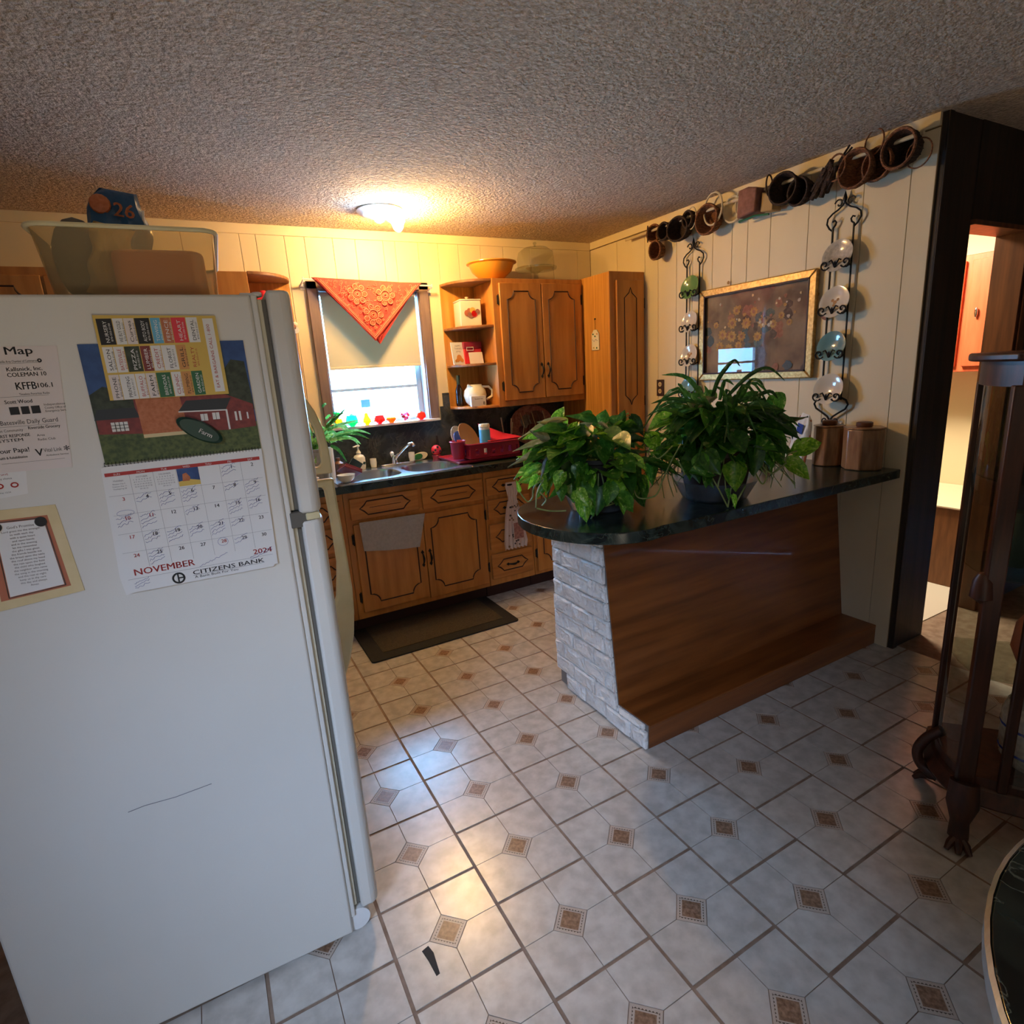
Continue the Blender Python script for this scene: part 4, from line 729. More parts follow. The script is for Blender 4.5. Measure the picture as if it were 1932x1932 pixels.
# decorative tray on backsplash
t = T('serving_tray', 'large oval brown tray with a painted scene leaning on the backsplash', 'tray', (2.03, 1.66, .928))
Rm = Matrix.Translation((2.03, 1.672, 1.085)) @ Matrix.Rotation(math.radians(80), 4, 'X')
mb = MB(); q = MB(); q.lathe([(.0001, 0), (.135, 0), (.165, .014), (.16, .017), (.133, .004), (.0001, .004)], (0, 0, 0), 30, sx=1.18, sy=.93); q.xf(Rm); t.p('tray', q, 'wood_pic')
for k, (a, b_, r, m_) in enumerate(((-.04, .03, .055, 'g_grey'), (.05, .05, .06, 'pet2'), (.0, -.05, .06, 'barn_p'), (-.09, -.03, .03, 'maroon'))):
    q = MB(); q.lathe([(.0001, .005+.0008*k), (r, .005+.0008*k)], (a, b_, 0), 12); q.xf(Rm); t.p('painting_patch', q, m_)
for k in range(5):
    q = MB(); a = -.1+k*.05; q.tube([(a, -.09, .011), (a+.03, 0, .011), (a+.01, .1, .011)], .004, 4); q.xf(Rm); t.p('painting_stroke', q, 'browncab' if k % 2 else 'parch')
t = T('utensil_jar', 'dark jar of kitchen utensils between the dish rack and the tray', 'jar', (1.78, 1.60, .928))
mb = MB(); mb.lathe([(.04, 0), (.046, .06), (.043, .12), (.04, .12), (.04, .01), (.0001, .01)], (1.78, 1.60, .928), 16); t.p('jar', mb, 'pot_b')
for k in range(5):
    a = k*1.3; mb = MB(); mb.tube([(1.78+math.cos(a)*.02, 1.60+math.sin(a)*.02, .95), (1.78+math.cos(a)*.045, 1.60+math.sin(a)*.035, 1.13+.02*k % .05)], [.004, .006], 6); t.p('utensil', mb, 'iron' if k % 2 else 'wicker_l')

# ================================================================== WALL CABINETS
def upper(t, x0, x1, z0, z1, yf=1.42):
    mb = MB(); mb.box(x0, x1, yf+.0, YB-.003, z0, z1); return t.p('carcass', mb, 'oak', bevel=.002, smooth=False)
YU = 1.42
t = T('wall_cabinet', 'two door oak wall cabinet between the open corner shelf and the tall pantry', 'cabinet', (2.0, 1.57, 1.258))
upper(t, 1.637, 2.362, 1.258, 2.102)
for i, (x0, x1, gx0, gx1) in enumerate(((1.680, 2.005, 1.735, 1.953), (2.011, 2.338, 2.062, 2.280))):
    mb = MB(); mb.box(x0, x1, YU-.019, YU, 1.298, 2.072); d = t.p('door', mb, 'oak', bevel=.004)
    add_groove(t, d, door_groove(gx0, gx1, 1.350, 2.018, .052), YU-.0195)
    pull(t, d, 1.982 if i == 0 else 2.036, 1.49, YU-.019)
    for z in (1.965, 1.398): hinge(t, d, 1.671 if i == 0 else 2.348, z, YU-.004)
def corner_shelf(name, lab, xc, sgn, zs, yc=YB-.012, rx=.25, ry_=.285):
    t = T(name, lab, 'shelf', (xc+sgn*.12, yc-.1, zs[0]))
    mb = MB(); a, b_ = sorted((xc, xc+sgn*rx)); mb.box(a, b_, yc, YB-.003, zs[0], zs[-1]+.018); t.p('back_panel', mb, 'pantry', smooth=False)
    for i, z in enumerate(zs):
        P = [(xc, yc)]
        for k in range(11):
            th = PI/2*k/10; P.append((xc+sgn*rx*math.sin(th), yc-ry_*math.cos(th)))
        if sgn < 0: P = P[::-1]
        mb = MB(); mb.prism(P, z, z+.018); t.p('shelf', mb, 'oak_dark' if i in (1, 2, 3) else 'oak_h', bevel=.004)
    return t
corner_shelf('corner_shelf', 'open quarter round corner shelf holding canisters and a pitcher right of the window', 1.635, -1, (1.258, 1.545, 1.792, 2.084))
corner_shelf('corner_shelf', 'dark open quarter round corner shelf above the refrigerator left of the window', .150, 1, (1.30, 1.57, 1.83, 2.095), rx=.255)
t = T('wall_cabinet', 'oak wall cabinet behind the plastic bin above the refrigerator', 'cabinet', (-.4, 1.57, 1.30)); upper(t, -1.15, .148, 1.30, 2.108)
for x0, x1 in ((-.74, -.40), (-.39, -.03)):
    mb = MB(); mb.box(x0, x1, YU-.019, YU, 1.33, 2.07); d = t.p('door', mb, 'oak', bevel=.004); add_groove(t, d, door_groove(x0+.05, x1-.05, 1.38, 2.02), YU-.0195)
mb = MB(); mb.box(-1.12, -.75, YU-.019, YU, 1.33, 2.07); d = t.p('door', mb, 'oak', bevel=.004); add_groove(t, d, door_groove(-1.07, -.80, 1.38, 2.02), YU-.0195)
pull(t, d, -.775, 1.93, YU-.019)
# pantry
t = T('pantry_cabinet', 'tall narrow oak pantry cabinet in the corner with a pointed groove on its door', 'cabinet', (2.52, 1.4, 0))
mb = MB(); mb.box(2.365, XR-.001, 1.12, YB-.003, 0.0, 2.108); t.p('carcass', mb, 'pantry', bevel=.002, smooth=False)
mb = MB(); mb.box(2.365, XR-.003, 1.108, 1.12, 0.1, 2.108); t.p('face_frame', mb, 'oak', smooth=False)
for z0, z1 in ((1.06, 2.052), (.14, 1.03)):
    mb = MB(); mb.box(2.415, 2.655, 1.088, 1.108, z0, z1); d = t.p('door', mb, 'oak', bevel=.004); add_groove(t, d, vgroove(2.478, 2.585, z0+.15, z1-.05), 1.0875)
    for z in (z1-.15, z0+.17): hinge(t, d, 2.663, z, 1.104)
t = T('hanging_tag', 'small cream painted tag hanging on a hook on the side of the pantry', 'ornament', (2.36, 1.27, 1.60))
mb = MB(); mb.prism([(1.225, 1.605), (1.31, 1.605), (1.31, 1.715), (1.285, 1.745), (1.25, 1.745), (1.225, 1.715)], 2.356, 2.3635, 'yz'); pl = t.p('plaque', mb, 'cream', bevel=.002)
mb = MB(); mb.tube([(2.358, 1.267, 1.742), (2.357, 1.266, 1.79), (2.358, 1.27, 1.815)], .0015, 5); mb.sph((2.361, 1.27, 1.818), .006); t.p('hook', mb, 'iron')
for y, z, m_ in ((1.29, 1.715, 'green_p'), (1.245, 1.715, 'orange_p'), (1.267, 1.70, 'green_p'), (1.25, 1.62, 'green_p'), (1.285, 1.622, 'yellow_p')):
    mb = MB(); mb.sph((2.356, y, z), .006); t.p('painted_flower', mb, m_, parent=pl)
mb = MB(); mb.tube([(2.3555, 1.30, 1.68), (2.3555, 1.28, 1.665), (2.3555, 1.26, 1.68), (2.3555, 1.24, 1.668)], .0012, 4); t.p('lettering', mb, 'inkblue', parent=pl)

# ------------------------------------------------------------------ things on the corner shelf and on the wall cabinet
def qbox(mb, x0, x1, y0, y1, z0, z1, rot=0):
    q = MB(); q.box(x0, x1, y0, y1, z0, z1); cx_, cy_ = (x0+x1)/2, (y0+y1)/2
    if rot: q.xf(Matrix.Translation((cx_, cy_, 0)) @ Matrix.Rotation(math.radians(rot), 4, 'Z') @ Matrix.Translation((-cx_, -cy_, 0)))
    mb.add(q.v, q.f)
t = T('canister', 'square cream canister with painted fruit on the top corner shelf', 'canister', (1.53, 1.59, 1.81))
mb = MB(); qbox(mb, 1.452, 1.602, 1.525, 1.675, 1.8105, 1.975, -7); t.p('body', mb, 'cream', bevel=.006)
mb = MB(); qbox(mb, 1.450, 1.604, 1.523, 1.677, 1.975, 1.985, -7); t.p('lid', mb, 'cream', bevel=.004)
mb = MB(); mb.lathe([(.012, 1.985), (.006, 1.995), (.014, 2.004), (.0001, 2.010)], (1.527, 1.60, 0), 12); t.p('knob', mb, 'cream')
for k, (x, z, r, m_) in enumerate(((1.49, 1.895, .020, 'rose_p'), (1.515, 1.885, .022, 'pet2'), (1.54, 1.89, .02, 'fr_red'), (1.53, 1.91, .021, 'yellow_p'), (1.565, 1.905, .015, 'pet2'), (1.505, 1.912, .014, 'rose_p'))):
    mb = MB(); mb.cyl((x-.002, 1.5195+.0175*(1.527-x)/.15, z), r, -.001-.0003*k, 12, 'y'); t.p('painted_fruit', mb, m_)
t = T('recipe_card', 'recipe card with a pumpkin print leaning on the middle corner shelf', 'card', (1.42, 1.60, 1.563))
mb = MB(); mb.box(-.054, .054, -.002, .002, 0, .150); mb.xf(Matrix.Translation((1.435, 1.585, 1.564)) @ Matrix.Rotation(math.radians(12), 4, 'Z') @ Matrix.Rotation(math.radians(-9), 4, 'X')); t.p('card', mb, 'paper')
mb = MB(); Rm = Matrix.Translation((1.435, 1.5825, 1.564)) @ Matrix.Rotation(math.radians(12), 4, 'Z') @ Matrix.Rotation(math.radians(-9), 4, 'X')
for a, z, r in ((0, .045, .022), (-.015, .03, .014), (.02, .028, .014), (-.03, .025, .01)): mb.cyl((a, -.0005, z), r, -.001, 10, 'y')
mb.xf(Rm); t.p('pumpkin_print', mb, 'orange_p')
mb = MB()
for k in range(3): text(mb, ('HAPPY', 'THANKS', 'giving')[k], 0, .12-k*.018, .016, lambda a, b_: Rm @ Vector((a, -.002, b_)), 'c')
t.p('lettering', mb, 'inkgrey', smooth=False)
t = T('recipe_tin', 'red plastic recipe box with a clear lid on the middle corner shelf', 'box', (1.53, 1.62, 1.563))
mb = MB(); mb.box(1.475, 1.605, 1.585, 1.665, 1.5635, 1.665); t.p('box', mb, 'red_bd', bevel=.004)
mb = MB(); mb.box(1.472, 1.608, 1.582, 1.668, 1.665, 1.712); t.p('lid', mb, 'red_pl', bevel=.004)
mb = MB(); mb.tube([(1.49, 1.58, 1.655), (1.49, 1.578, 1.675), (1.54, 1.578, 1.675), (1.54, 1.58, 1.655)], .0035, 6, True); t.p('clasp', mb, 'paper2')
mb = MB(); mb.box(-.052, .052, -.0015, .0015, 0, .078); mb.xf(Matrix.Translation((1.545, 1.545, 1.5635)) @ Matrix.Rotation(math.radians(-12), 4, 'X')); one('note_card', mb, 'paper2', 'small pale pink note card leaning in front of the red recipe box', 'card', (1.545, 1.54, 1.563))
t = T('oil_bottle', 'slim dark glass bottle with a dark green neck on the lowest corner shelf', 'bottle', (1.435, 1.655, 1.277))
mb = MB(); mb.lathe([(.024, 0), (.026, .02), (.026, .11), (.012, .15), (.010, .17), (.0001, .171)], (1.437, 1.650, 1.277), 16); t.p('bottle', mb, 'bottle')
mb = MB(); mb.lathe([(.012, .15), (.013, .215), (.0001, .216)], (1.437, 1.650, 1.277), 14); t.p('cap', mb, 'dgreen')
t = T('pitcher', 'round cream ceramic pitcher with a loop handle on the lowest corner shelf', 'pitcher', (1.54, 1.58, 1.277))
pc = (1.53, 1.585, 1.277)
mb = MB(); mb.lathe([(.045, 0), (.068, .025), (.082, .07), (.075, .105), (.055, .13), (.052, .145), (.048, .145), (.05, .128), (.0001, .12)], pc, 24); t.p('body', mb, 'cream')
mb = MB(); mb.prism([(-.03, 0), (.03, 0), (0, -.05)], 0, .006); mb.xf(Matrix.Translation((pc[0]-.035, pc[1]-.02, 1.40)) @ Matrix.Rotation(math.radians(-60), 4, 'Z') @ Matrix.Rotation(math.radians(-32), 4, 'X')); t.p('spout', mb, 'cream')
mb = MB(); mb.tube([(pc[0]+.045, pc[1]-.03, 1.405), (pc[0]+.085, pc[1]-.05, 1.402), (pc[0]+.108, pc[1]-.06, 1.375), (pc[0]+.103, pc[1]-.06, 1.335), (pc[0]+.068, pc[1]-.04, 1.315)], .0085, 8); t.p('handle', mb, 'cream')
t = T('tea_box', 'small white and blue box in front of the cream pitcher', 'box', (1.50, 1.50, 1.277))
mb = MB(); qbox(mb, 1.447, 1.563, 1.478, 1.500, 1.2765, 1.345, 4); bx = t.p('box', mb, 'paper', bevel=.001)
mb = MB(); qbox(mb, 1.447, 1.468, 1.476, 1.4775, 1.278, 1.344, 4); t.p('blue_stripe', mb, 'blue', parent=bx)
mb = MB(); bs_ = lambda a, b_: (a, 1.4735+.04*(a-1.50), b_)
text(mb, '8', 1.543, 1.284, .032, bs_, 'c', .02); text(mb, 'Rooibos tea', 1.473, 1.322, .013, bs_); t.p('lettering', mb, 'ink', parent=bx, smooth=False)
mb = MB(); mb.lathe([(.055, 0), (.08, .012), (.135, .06), (.155, .105), (.172, .112), (.172, .117), (.150, .112), (.13, .063), (.075, .018), (.0001, .012)], (1.715, 1.56, 2.103), 36)
one('mixing_bowl', mb, 'orange', 'orange plastic mixing bowl on top of the wall cabinet', 'bowl', (1.715, 1.56, 2.103))
t = T('cake_stand', 'clear glass cake stand with domed lid on top of the wall cabinet', 'cake stand', (2.06, 1.56, 2.103))
cc = (2.07, 1.56, 2.103)
mb = MB(); mb.lathe([(.065, 0), (.06, .006), (.018, .02), (.016, .06), (.05, .075), (.148, .082), (.150, .095), (.145, .090), (.0001, .084)], cc, 30); t.p('stand', mb, 'clear')
mb = MB(); mb.lathe([(.132, .092), (.132, .16), (.120, .20), (.085, .225), (.03, .236), (.0001, .238)], cc, 30, closed=True); dm = t.p('dome', mb, 'clear')
mb = MB(); mb.lathe([(.008, .236), (.006, .246), (.014, .256), (.010, .266), (.0001, .268)], cc, 14); t.p('knob', mb, 'clear', parent=dm)
mb = MB(); mb.box(.19, .25, 1.47, 1.53, 1.850, 1.985); mb.sph((.225, 1.50, 1.995), .03); one('red_tin', mb, 'red_bd', 'red container on the dark corner shelf above the refrigerator door', 'container', (.22, 1.5, 1.85))

# ------------------------------------------------------------------ ceiling light
t = T('ceiling_light', 'flush white ceiling fixture with three bare bulbs, one cool and two warm', 'ceiling light', (.87, 1.25, ZC))
mb = MB(); mb.lathe([(.125, 0), (.128, -.008), (.118, -.016), (.112, -.018), (.105, -.028), (.09, -.034), (.0001, -.036)], (.87, 1.25, ZC), 32); t.p('base_plate', mb, 'white')
for a, m_, lb in ((250, 'lampcool', 'cool white bulb'), (310, 'lampglass', 'warm bulb'), (20, 'lampglass', 'warm bulb')):
    ar = math.radians(a); dx, dy = math.cos(ar), math.sin(ar)
    bx_, by_ = .87+dx*.075, 1.25+dy*.075
    mb = MB(); mb.tube([(.87+dx*.04, 1.25+dy*.04, ZC-.030), (bx_, by_, ZC-.045)], .016, 10); s_ = t.p('socket', mb, 'white')
    mb = MB(); mb.lathe([(.011, 0), (.013, .015), (.026, .04), (.029, .055), (.024, .073), (.0001, .083)], (0, 0, 0), 16)
    mb.xf(Matrix.Translation((bx_, by_, ZC-.045)) @ Vector((dx, dy, -.55)).to_track_quat('Z', 'Y').to_matrix().to_4x4()); t.p('bulb', mb, m_, parent=s_, label=lb)
# ------------------------------------------------------------------ fruits on the sill
def fruit(name, x, w_, h, m_, lab, kind):
    z = 1.2073; y = 1.695; t = T(name, lab, 'glass fruit', (x, y, z), 'glass fruits on the window sill'); mb = MB()
    if kind == 'round': mb.lathe([(w_*.35, 0), (w_*.95, h*.25), (w_, h*.5), (w_*.8, h*.82), (w_*.25, h*.93), (.0001, h*.88)], (x, y, z), 20)
    if kind == 'pear': mb.lathe([(w_*.4, 0), (w_, h*.22), (w_*.9, h*.42), (w_*.5, h*.66), (w_*.38, h*.85), (.0001, h*.92)], (x, y, z), 18)
    if kind == 'pine': mb.lathe([(w_*.5, 0), (w_, h*.25), (w_*.8, h*.5), (w_*.2, h*.62), (.0001, h*.62)], (x, y, z), 14)
    if kind == 'flat': mb.lathe([(w_*.4, 0), (w_, h*.4), (w_*.85, h*.75), (w_*.2, h*.85), (.0001, h*.8)], (x, y, z), 18)
    if kind == 'grape':
        for i in range(14): mb.sph((x+rnd.uniform(-1, 1)*w_*.75, y+rnd.uniform(-.5, .5)*w_, z+.012+rnd.random()*h*.7*(1-abs(rnd.uniform(-.3, .3)))), .0115, 8)
    t.p('body', mb, m_)
    mb = MB()
    if kind == 'pine':
        for k in range(7): a = k*.9; mb.tube([(x, y, z+h*.6), (x+math.cos(a)*.012, y+math.sin(a)*.01, z+h*.8), (x+math.cos(a)*.024, y+math.sin(a)*.018, z+h*(.88+.03*(k % 3)))], [.006, .006, .001], 5)
        t.p('leaves', mb, 'fr_green')
    else:
        mb.tube([(x, y, z+h*.85), (x+.003, y, z+h*.95), (x-.004, y, z+h*1.04)], .0028, 6); t.p('stem', mb, 'fr_green' if kind != 'grape' else 'stem')
fruit('glass_pineapple', .578, .037, .115, 'fr_orange', 'orange glass pineapple with green leaves at the left end of the sill', 'pine')
fruit('glass_apple', .672, .041, .088, 'fr_green', 'large green glass apple second from the left on the sill', 'round')
fruit('glass_pear', .770, .030, .092, 'fr_yellow', 'yellow glass pear on the sill below the blue sticker', 'pear')
fruit('glass_apple', .856, .038, .070, 'fr_red', 'red glass apple in the middle of the sill', 'round')
fruit('glass_pumpkin', .937, .038, .050, 'fr_tan', 'flat orange glass persimmon on the sill right of the red apple', 'flat')
fruit('glass_grapes', 1.038, .040, .070, 'fr_pink', 'purple glass grape cluster on the sill', 'grape')
fruit('glass_tomato', 1.152, .035, .062, 'fr_tom', 'orange red glass tomato at the right end of the sill', 'round')

# ------------------------------------------------------------------ refrigerator
FA = math.radians(-2); FO = Vector((-.066, -.79, 0))
FM = Matrix.Translation(FO) @ Matrix.Rotation(FA, 4, 'Z')
t = T('refrigerator', 'white top freezer refrigerator with papers on its side and yellowed handles', 'refrigerator', tuple(FO), rz=FA, local=True)
mb = MB(); mb.box(-.70, -.012, 0, .72, .012, 1.683); t.p('body', mb, 'white_en', bevel=.006)
mb = MB(); mb.box(-.012, .0, .004, .716, .06, 1.683); t.p('front_flange', mb, 'white_en', bevel=.003)
for z0, z1 in ((.085, 1.182), (1.215, 1.675)):
    mb = MB(); mb.box(.0, .009, .014, .706, z0, z1); t.p('seal', mb, 'seal', bevel=.002)
    mb = MB(); mb.box(.009, .018, .018, .702, z0, z1); t.p('gasket', mb, 'gasket')
doors = []
for z0, z1 in ((.078, 1.190), (1.206, 1.692)):
    mb = MB(); P = [(.018, 0), (.052, 0), (.066, .012), (.072, .05), (.074, .36), (.072, .67), (.066, .708), (.052, .72), (.018, .72)]
    mb.prism(P, z0, z1); d = t.p('door', mb, 'white_en', bevel=.007); doors.append(d)
mb = MB(); mb.prism([(-.004, .0), (.05, .004), (.055, .02), (-.004, .02)], 1.176, 1.212); t.p('hinge', mb, 'gasket', bevel=.002)
mb = MB(); mb.prism([(.03, -.002), (.062, .002), (.062, .06), (.03, .06)], 1.190, 1.2065); t.p('hinge_cap', mb, 'handle_y', bevel=.003)
mb = MB(); mb.box(-.03, .008, .03, .06, 1.683, 1.690); mb.cyl((.004, .045, 1.683), .010, .010, 12); t.p('top_hinge', mb, 'white', bevel=.002)
mb = MB(); mb.box(-.02, .03, .03, .70, .012, .07); t.p('toe_grille', mb, 'gasket', bevel=.002)
mb = MB(); mb.lathe([(.001, 0), (.034, .0), (.034, .02), (.001, .02)], (.005, .01, .040), 18, 'y'); t.p('roller_foot', mb, 'white')
HY = .56
up = [(.070, 1.665), (.080, 1.60), (.098, 1.545), (.130, 1.47), (.160, 1.41), (.178, 1.35), (.186, 1.28), (.188, 1.208), (.070, 1.210), (.070, 1.232), (.150, 1.232), (.158, 1.245), (.158, 1.30), (.150, 1.36), (.128, 1.41), (.095, 1.46), (.070, 1.50)]
lo = [(.070, 1.188), (.188, 1.190), (.190, 1.10), (.196, .95), (.200, .80), (.196, .72), (.184, .63), (.160, .54), (.130, .47), (.070, .44), (.070, .665), (.110, .70), (.145, .78), (.162, .90), (.160, 1.05), (.155, 1.15), (.148, 1.166), (.070, 1.166)]
for P, d in ((lo, doors[0]), (up, doors[1])):
    mb = MB(); mb.prism(P, HY, HY+.034, 'xz'); t.p('handle', mb, 'handle_y', parent=d, bevel=.007, label='yellowed plastic handle')
mb = MB(); mb.tube([(-.432, -.0006, .603), (-.40, -.0008, .606), (-.34, -.0006, .602), (-.266, -.0008, .606)], .0009, 4); t.p('scratch', mb, 'inkgrey')
# flat things on the side: u runs left from the front edge, v is height
def FB(off): return lambda u, v: tuple(FM @ Vector((-u, -off, v)))
def rectF(mb, u0, u1, v0, v1, off): B = FB(off); mb.add([B(u0, v0), B(u1, v0), B(u1, v1), B(u0, v1)], [(0, 1, 2, 3)])
def polyF(mb, P, off): B = FB(off); mb.add([B(u, v) for u, v in P], [tuple(range(len(P)))])
def sheetF(mb, P, o0, o1):
    B0, B1 = FB(o0), FB(o1); n_ = len(P); mb.add([B0(u, v) for u, v in P]+[B1(u, v) for u, v in P], [tuple(range(n_)), tuple(range(n_, 2*n_))]+[(i, (i+1) % n_, n_+(i+1) % n_, n_+i) for i in range(n_)])
def bF(off):   # text basis: a grows to the right = falling u
    B = FB(off); return lambda a, b_: B(-a, b_)
def strokeF(mb, pts, r, off): mb.tube([FB(off)(u, v) for u, v in pts], r, 3)
def scribble(mb, u, v, w_, h, off, r=.00035, lines=3):
    for k in range(lines):
        v0 = v-h*(k+.5)/lines; a = u; pts = []
        n_ = int(w_/.0025)
        for i in range(n_): pts.append((a-i*.0025, v0+rnd.uniform(-1, 1)*h/lines*.33+i*.0025*.35))
        if len(pts) > 2: strokeF(mb, pts, r, off)
# calendar
t = T('wall_calendar', 'wall calendar with a red barn picture above its november page on the refrigerator side', 'calendar', tuple(FM @ Vector((-.18, -.003, 1.10))))
mb = MB(); sheetF(mb, [(.04, 1.366), (.324, 1.366), (.324, 1.594), (.04, 1.592)], .0015, .003); pic = t.p('picture_page', mb, 'skyblue', smooth=False)
L = [('tree_p', [(.324, 1.50), (.30, 1.515), (.27, 1.505), (.25, 1.50), (.24, 1.42), (.324, 1.40)]), ('tree_p', [(.11, 1.49), (.09, 1.53), (.07, 1.555), (.045, 1.55), (.04, 1.45), (.12, 1.46)]),
     ('grass_p', [(.324, 1.366), (.04, 1.366), (.04, 1.425), (.14, 1.425), (.24, 1.425), (.324, 1.428)]),
     ('barn_p', [(.255, 1.49), (.255, 1.42), (.20, 1.42), (.20, 1.49)]), ('barn_p', [(.322, 1.455), (.322, 1.425), (.252, 1.42), (.252, 1.455)]),
     ('roof_p', [(.318, 1.472), (.325, 1.452), (.250, 1.452), (.255, 1.472)]), ('brick_p', [(.252, 1.49), (.250, 1.415), (.166, 1.415), (.168, 1.49)]), ('parch', [(.250, 1.418), (.250, 1.411), (.168, 1.411), (.168, 1.418)]),
     ('barn_p', [(.175, 1.49), (.12, 1.49), (.09, 1.485), (.042, 1.462), (.042, 1.415), (.10, 1.412), (.17, 1.418)]),
     ('roof_p', [(.165, 1.478), (.182, 1.458), (.095, 1.455), (.082, 1.478)]), ('paper', [(.182, 1.458), (.182, 1.4555), (.095, 1.4525), (.095, 1.455)]),
     ('paper', [(.096, 1.455), (.0925, 1.455), (.0925, 1.413), (.096, 1.413)]),
     ('paper', [(.300, 1.446), (.300, 1.428), (.272, 1.428), (.272, 1.446)]), ('paper', [(.144, 1.449), (.144, 1.435), (.131, 1.435), (.131, 1.449)]), ('paper', [(.122, 1.450), (.122, 1.436), (.109, 1.436), (.109, 1.450)]),
     ('paper', [(.080, 1.449), (.080, 1.430), (.076, 1.430), (.076, 1.449)]), ('paper', [(.072, 1.449), (.072, 1.430), (.068, 1.430), (.068, 1.449)]), ('paper', [(.057, 1.446), (.057, 1.432), (.054, 1.432), (.054, 1.446)])]
for k, (m_, P) in enumerate(L):
    mb = MB(); polyF(mb, P, .0031+.00006*k); t.p('printed_shape', mb, m_, parent=pic, smooth=False)
mb = MB()
for a, b_ in ((.2935, .2785), (.2875, .2855)): pass
for u in (.293, .286, .279): rectF(mb, u-.0006, u+.0006, 1.428, 1.446, .0045)
for v in (1.434, 1.440): rectF(mb, .272, .300, v-.0005, v+.0005, .0045)
for u in (.1375, .1155): rectF(mb, u-.0004, u+.0004, 1.435, 1.450, .0045)
t.p('window_bars', mb, 'ink', parent=pic, smooth=False)['kind'] = 'stuff'
mb = MB(); sheetF(mb, [(.040, 1.366), (.329, 1.362), (.331, 1.099), (.056, 1.099), (.052, 1.104), (.046, 1.104)], .0015, .006); pg = t.p('month_page', mb, 'paper', smooth=False)
mb = MB(); sheetF(mb, [(.300, 1.36), (.333, 1.36), (.345, 1.135), (.341, 1.095), (.300, 1.10)], .0002, .0013); t.p('back_pages', mb, 'paper', parent=pg, smooth=False)
mb = MB()
for k in range(46):
    u = .046+k*.0062; v = 1.366-.00001*k; pts = [(FB(.003+.004*math.sin(a))(u, v+.0045*math.cos(a))) for a in [PI*i/4 for i in range(9)]]; mb.tube(pts, .0006, 3)
t.p('spiral', mb, 'iron')
OFF = .0064
mb = MB(); rectF(mb, .047, .329, 1.3425, 1.3495, OFF); t.p('weekday_band', mb, 'inkred', parent=pg, smooth=False)
mb = MB()
colw = .0405
def cx_(c_): return -(.309-c_*colw)       # a coordinate
for c_, s_ in enumerate(('SUN', 'MON', 'TUE', 'WED', 'THU', 'FRI', 'SAT')): text(mb, s_, cx_(c_), 1.3437, .0058, bF(OFF+.0003), 'c')
t.p('weekday_names', mb, 'paper', parent=pg, smooth=False)['kind'] = 'stuff'
rowv = [1.3425-k*.0395 for k in range(6)]
mb = MB()
for k in range(1, 5): rectF(mb, .047, .330, rowv[k]-.0002, rowv[k]+.0002, OFF)
for c_ in range(1, 7): u = .3293-c_*colw; rectF(mb, u-.0002, u+.0002, rowv[5]+.004, 1.3425, OFF)
rectF(mb, .053, .331, 1.1275, 1.128, OFF); t.p('grid_lines', mb, 'inkgrey', parent=pg, smooth=False)
mb = MB(); mr_ = MB(); day = 1
for row in range(5):
    for c_ in range(7):
        if row == 0 and c_ < 5: continue
        if day > 30: break
        tgt = mr_ if (c_ == 0 or day in (11, 28)) else mb
        text(tgt, str(day), cx_(c_)+.002, rowv[row]-.0115, .0105, bF(OFF), 'c', .012); day += 1
t.p('day_numbers', mb, 'ink', parent=pg, smooth=False); t.p('red_day_numbers', mr_, 'inkred', parent=pg, smooth=False)
mb = MB(); text(mb, 'NOVEMBER', -.318, 1.1345, .0195, bF(OFF), 'l', .012, width=.110); t.p('month_name', mb, 'inkred', parent=pg, smooth=False); mb = MB(); text(mb, '2024', -.054, 1.1345, .0160, bF(OFF), 'r', .012, width=.038); t.p('year_number', mb, 'inkred', parent=pg, smooth=False)
mb = MB(); text(mb, 'CITIZENS BANK', -.215, 1.1135, .0135, bF(OFF), 'l', .005, width=.142); text(mb, 'A Bank Built For You', -.213, 1.1055, .0075, bF(OFF), 'l', .0, width=.085)
rectF(mb, .073, .215, 1.1118, 1.1123, OFF)
mb.tube([FB(OFF)(.2425+math.cos(a)*.0105, 1.1125+math.sin(a)*.0105) for a in [2*PI*i/20 for i in range(20)]], .0019, 4, True)
rectF(mb, .2415, .2445, 1.103, 1.122, OFF); rectF(mb, .233, .2425, 1.111, 1.114, OFF); t.p('bank_name', mb, 'ink', parent=pg, smooth=False)
mb = MB(); text(mb, 'Holidays', cx_(0), 1.331, .005, bF(OFF), 'c')
for k in range(3): text(mb, ('Election Day 5', 'Veterans Day 11', 'Thanksgiving 28')[k], cx_(0), 1.325-k*.005, .0036, bF(OFF), 'c')
for c_, nm in ((1, 'OCTOBER'), (2, 'DECEMBER')):
    text(mb, nm, cx_(c_), 1.3345, .0044, bF(OFF), 'c'); d_ = 1
    for r_ in range(5):
        text(mb, ' '.join(str(d_+i) for i in range(7) if d_+i < 32), cx_(c_), 1.3295-r_*.0048, .0035, bF(OFF), 'c', width=.030 if r_ < 4 else .014); d_ += 7
t.p('small_print', mb, 'inkgrey', parent=pg, smooth=False)
mb = MB(); rectF(mb, .167, .2065, 1.3060, 1.3425, OFF+.0001); t.p('small_photo', mb, 'skyblue', parent=pg, smooth=False)
mb = MB(); polyF(mb, [(.2065, 1.306), (.167, 1.306), (.167, 1.315), (.185, 1.319), (.2065, 1.316)], OFF+.0003); t.p('photo_ground', mb, 'yellow_p', parent=pg, smooth=False)
mb = MB(); polyF(mb, [(.199, 1.316), (.186, 1.316), (.184, 1.323), (.190, 1.333), (.197, 1.331)], OFF+.0005); t.p('photo_rock', mb, 'brick_p', parent=pg, smooth=False)
mb = MB()
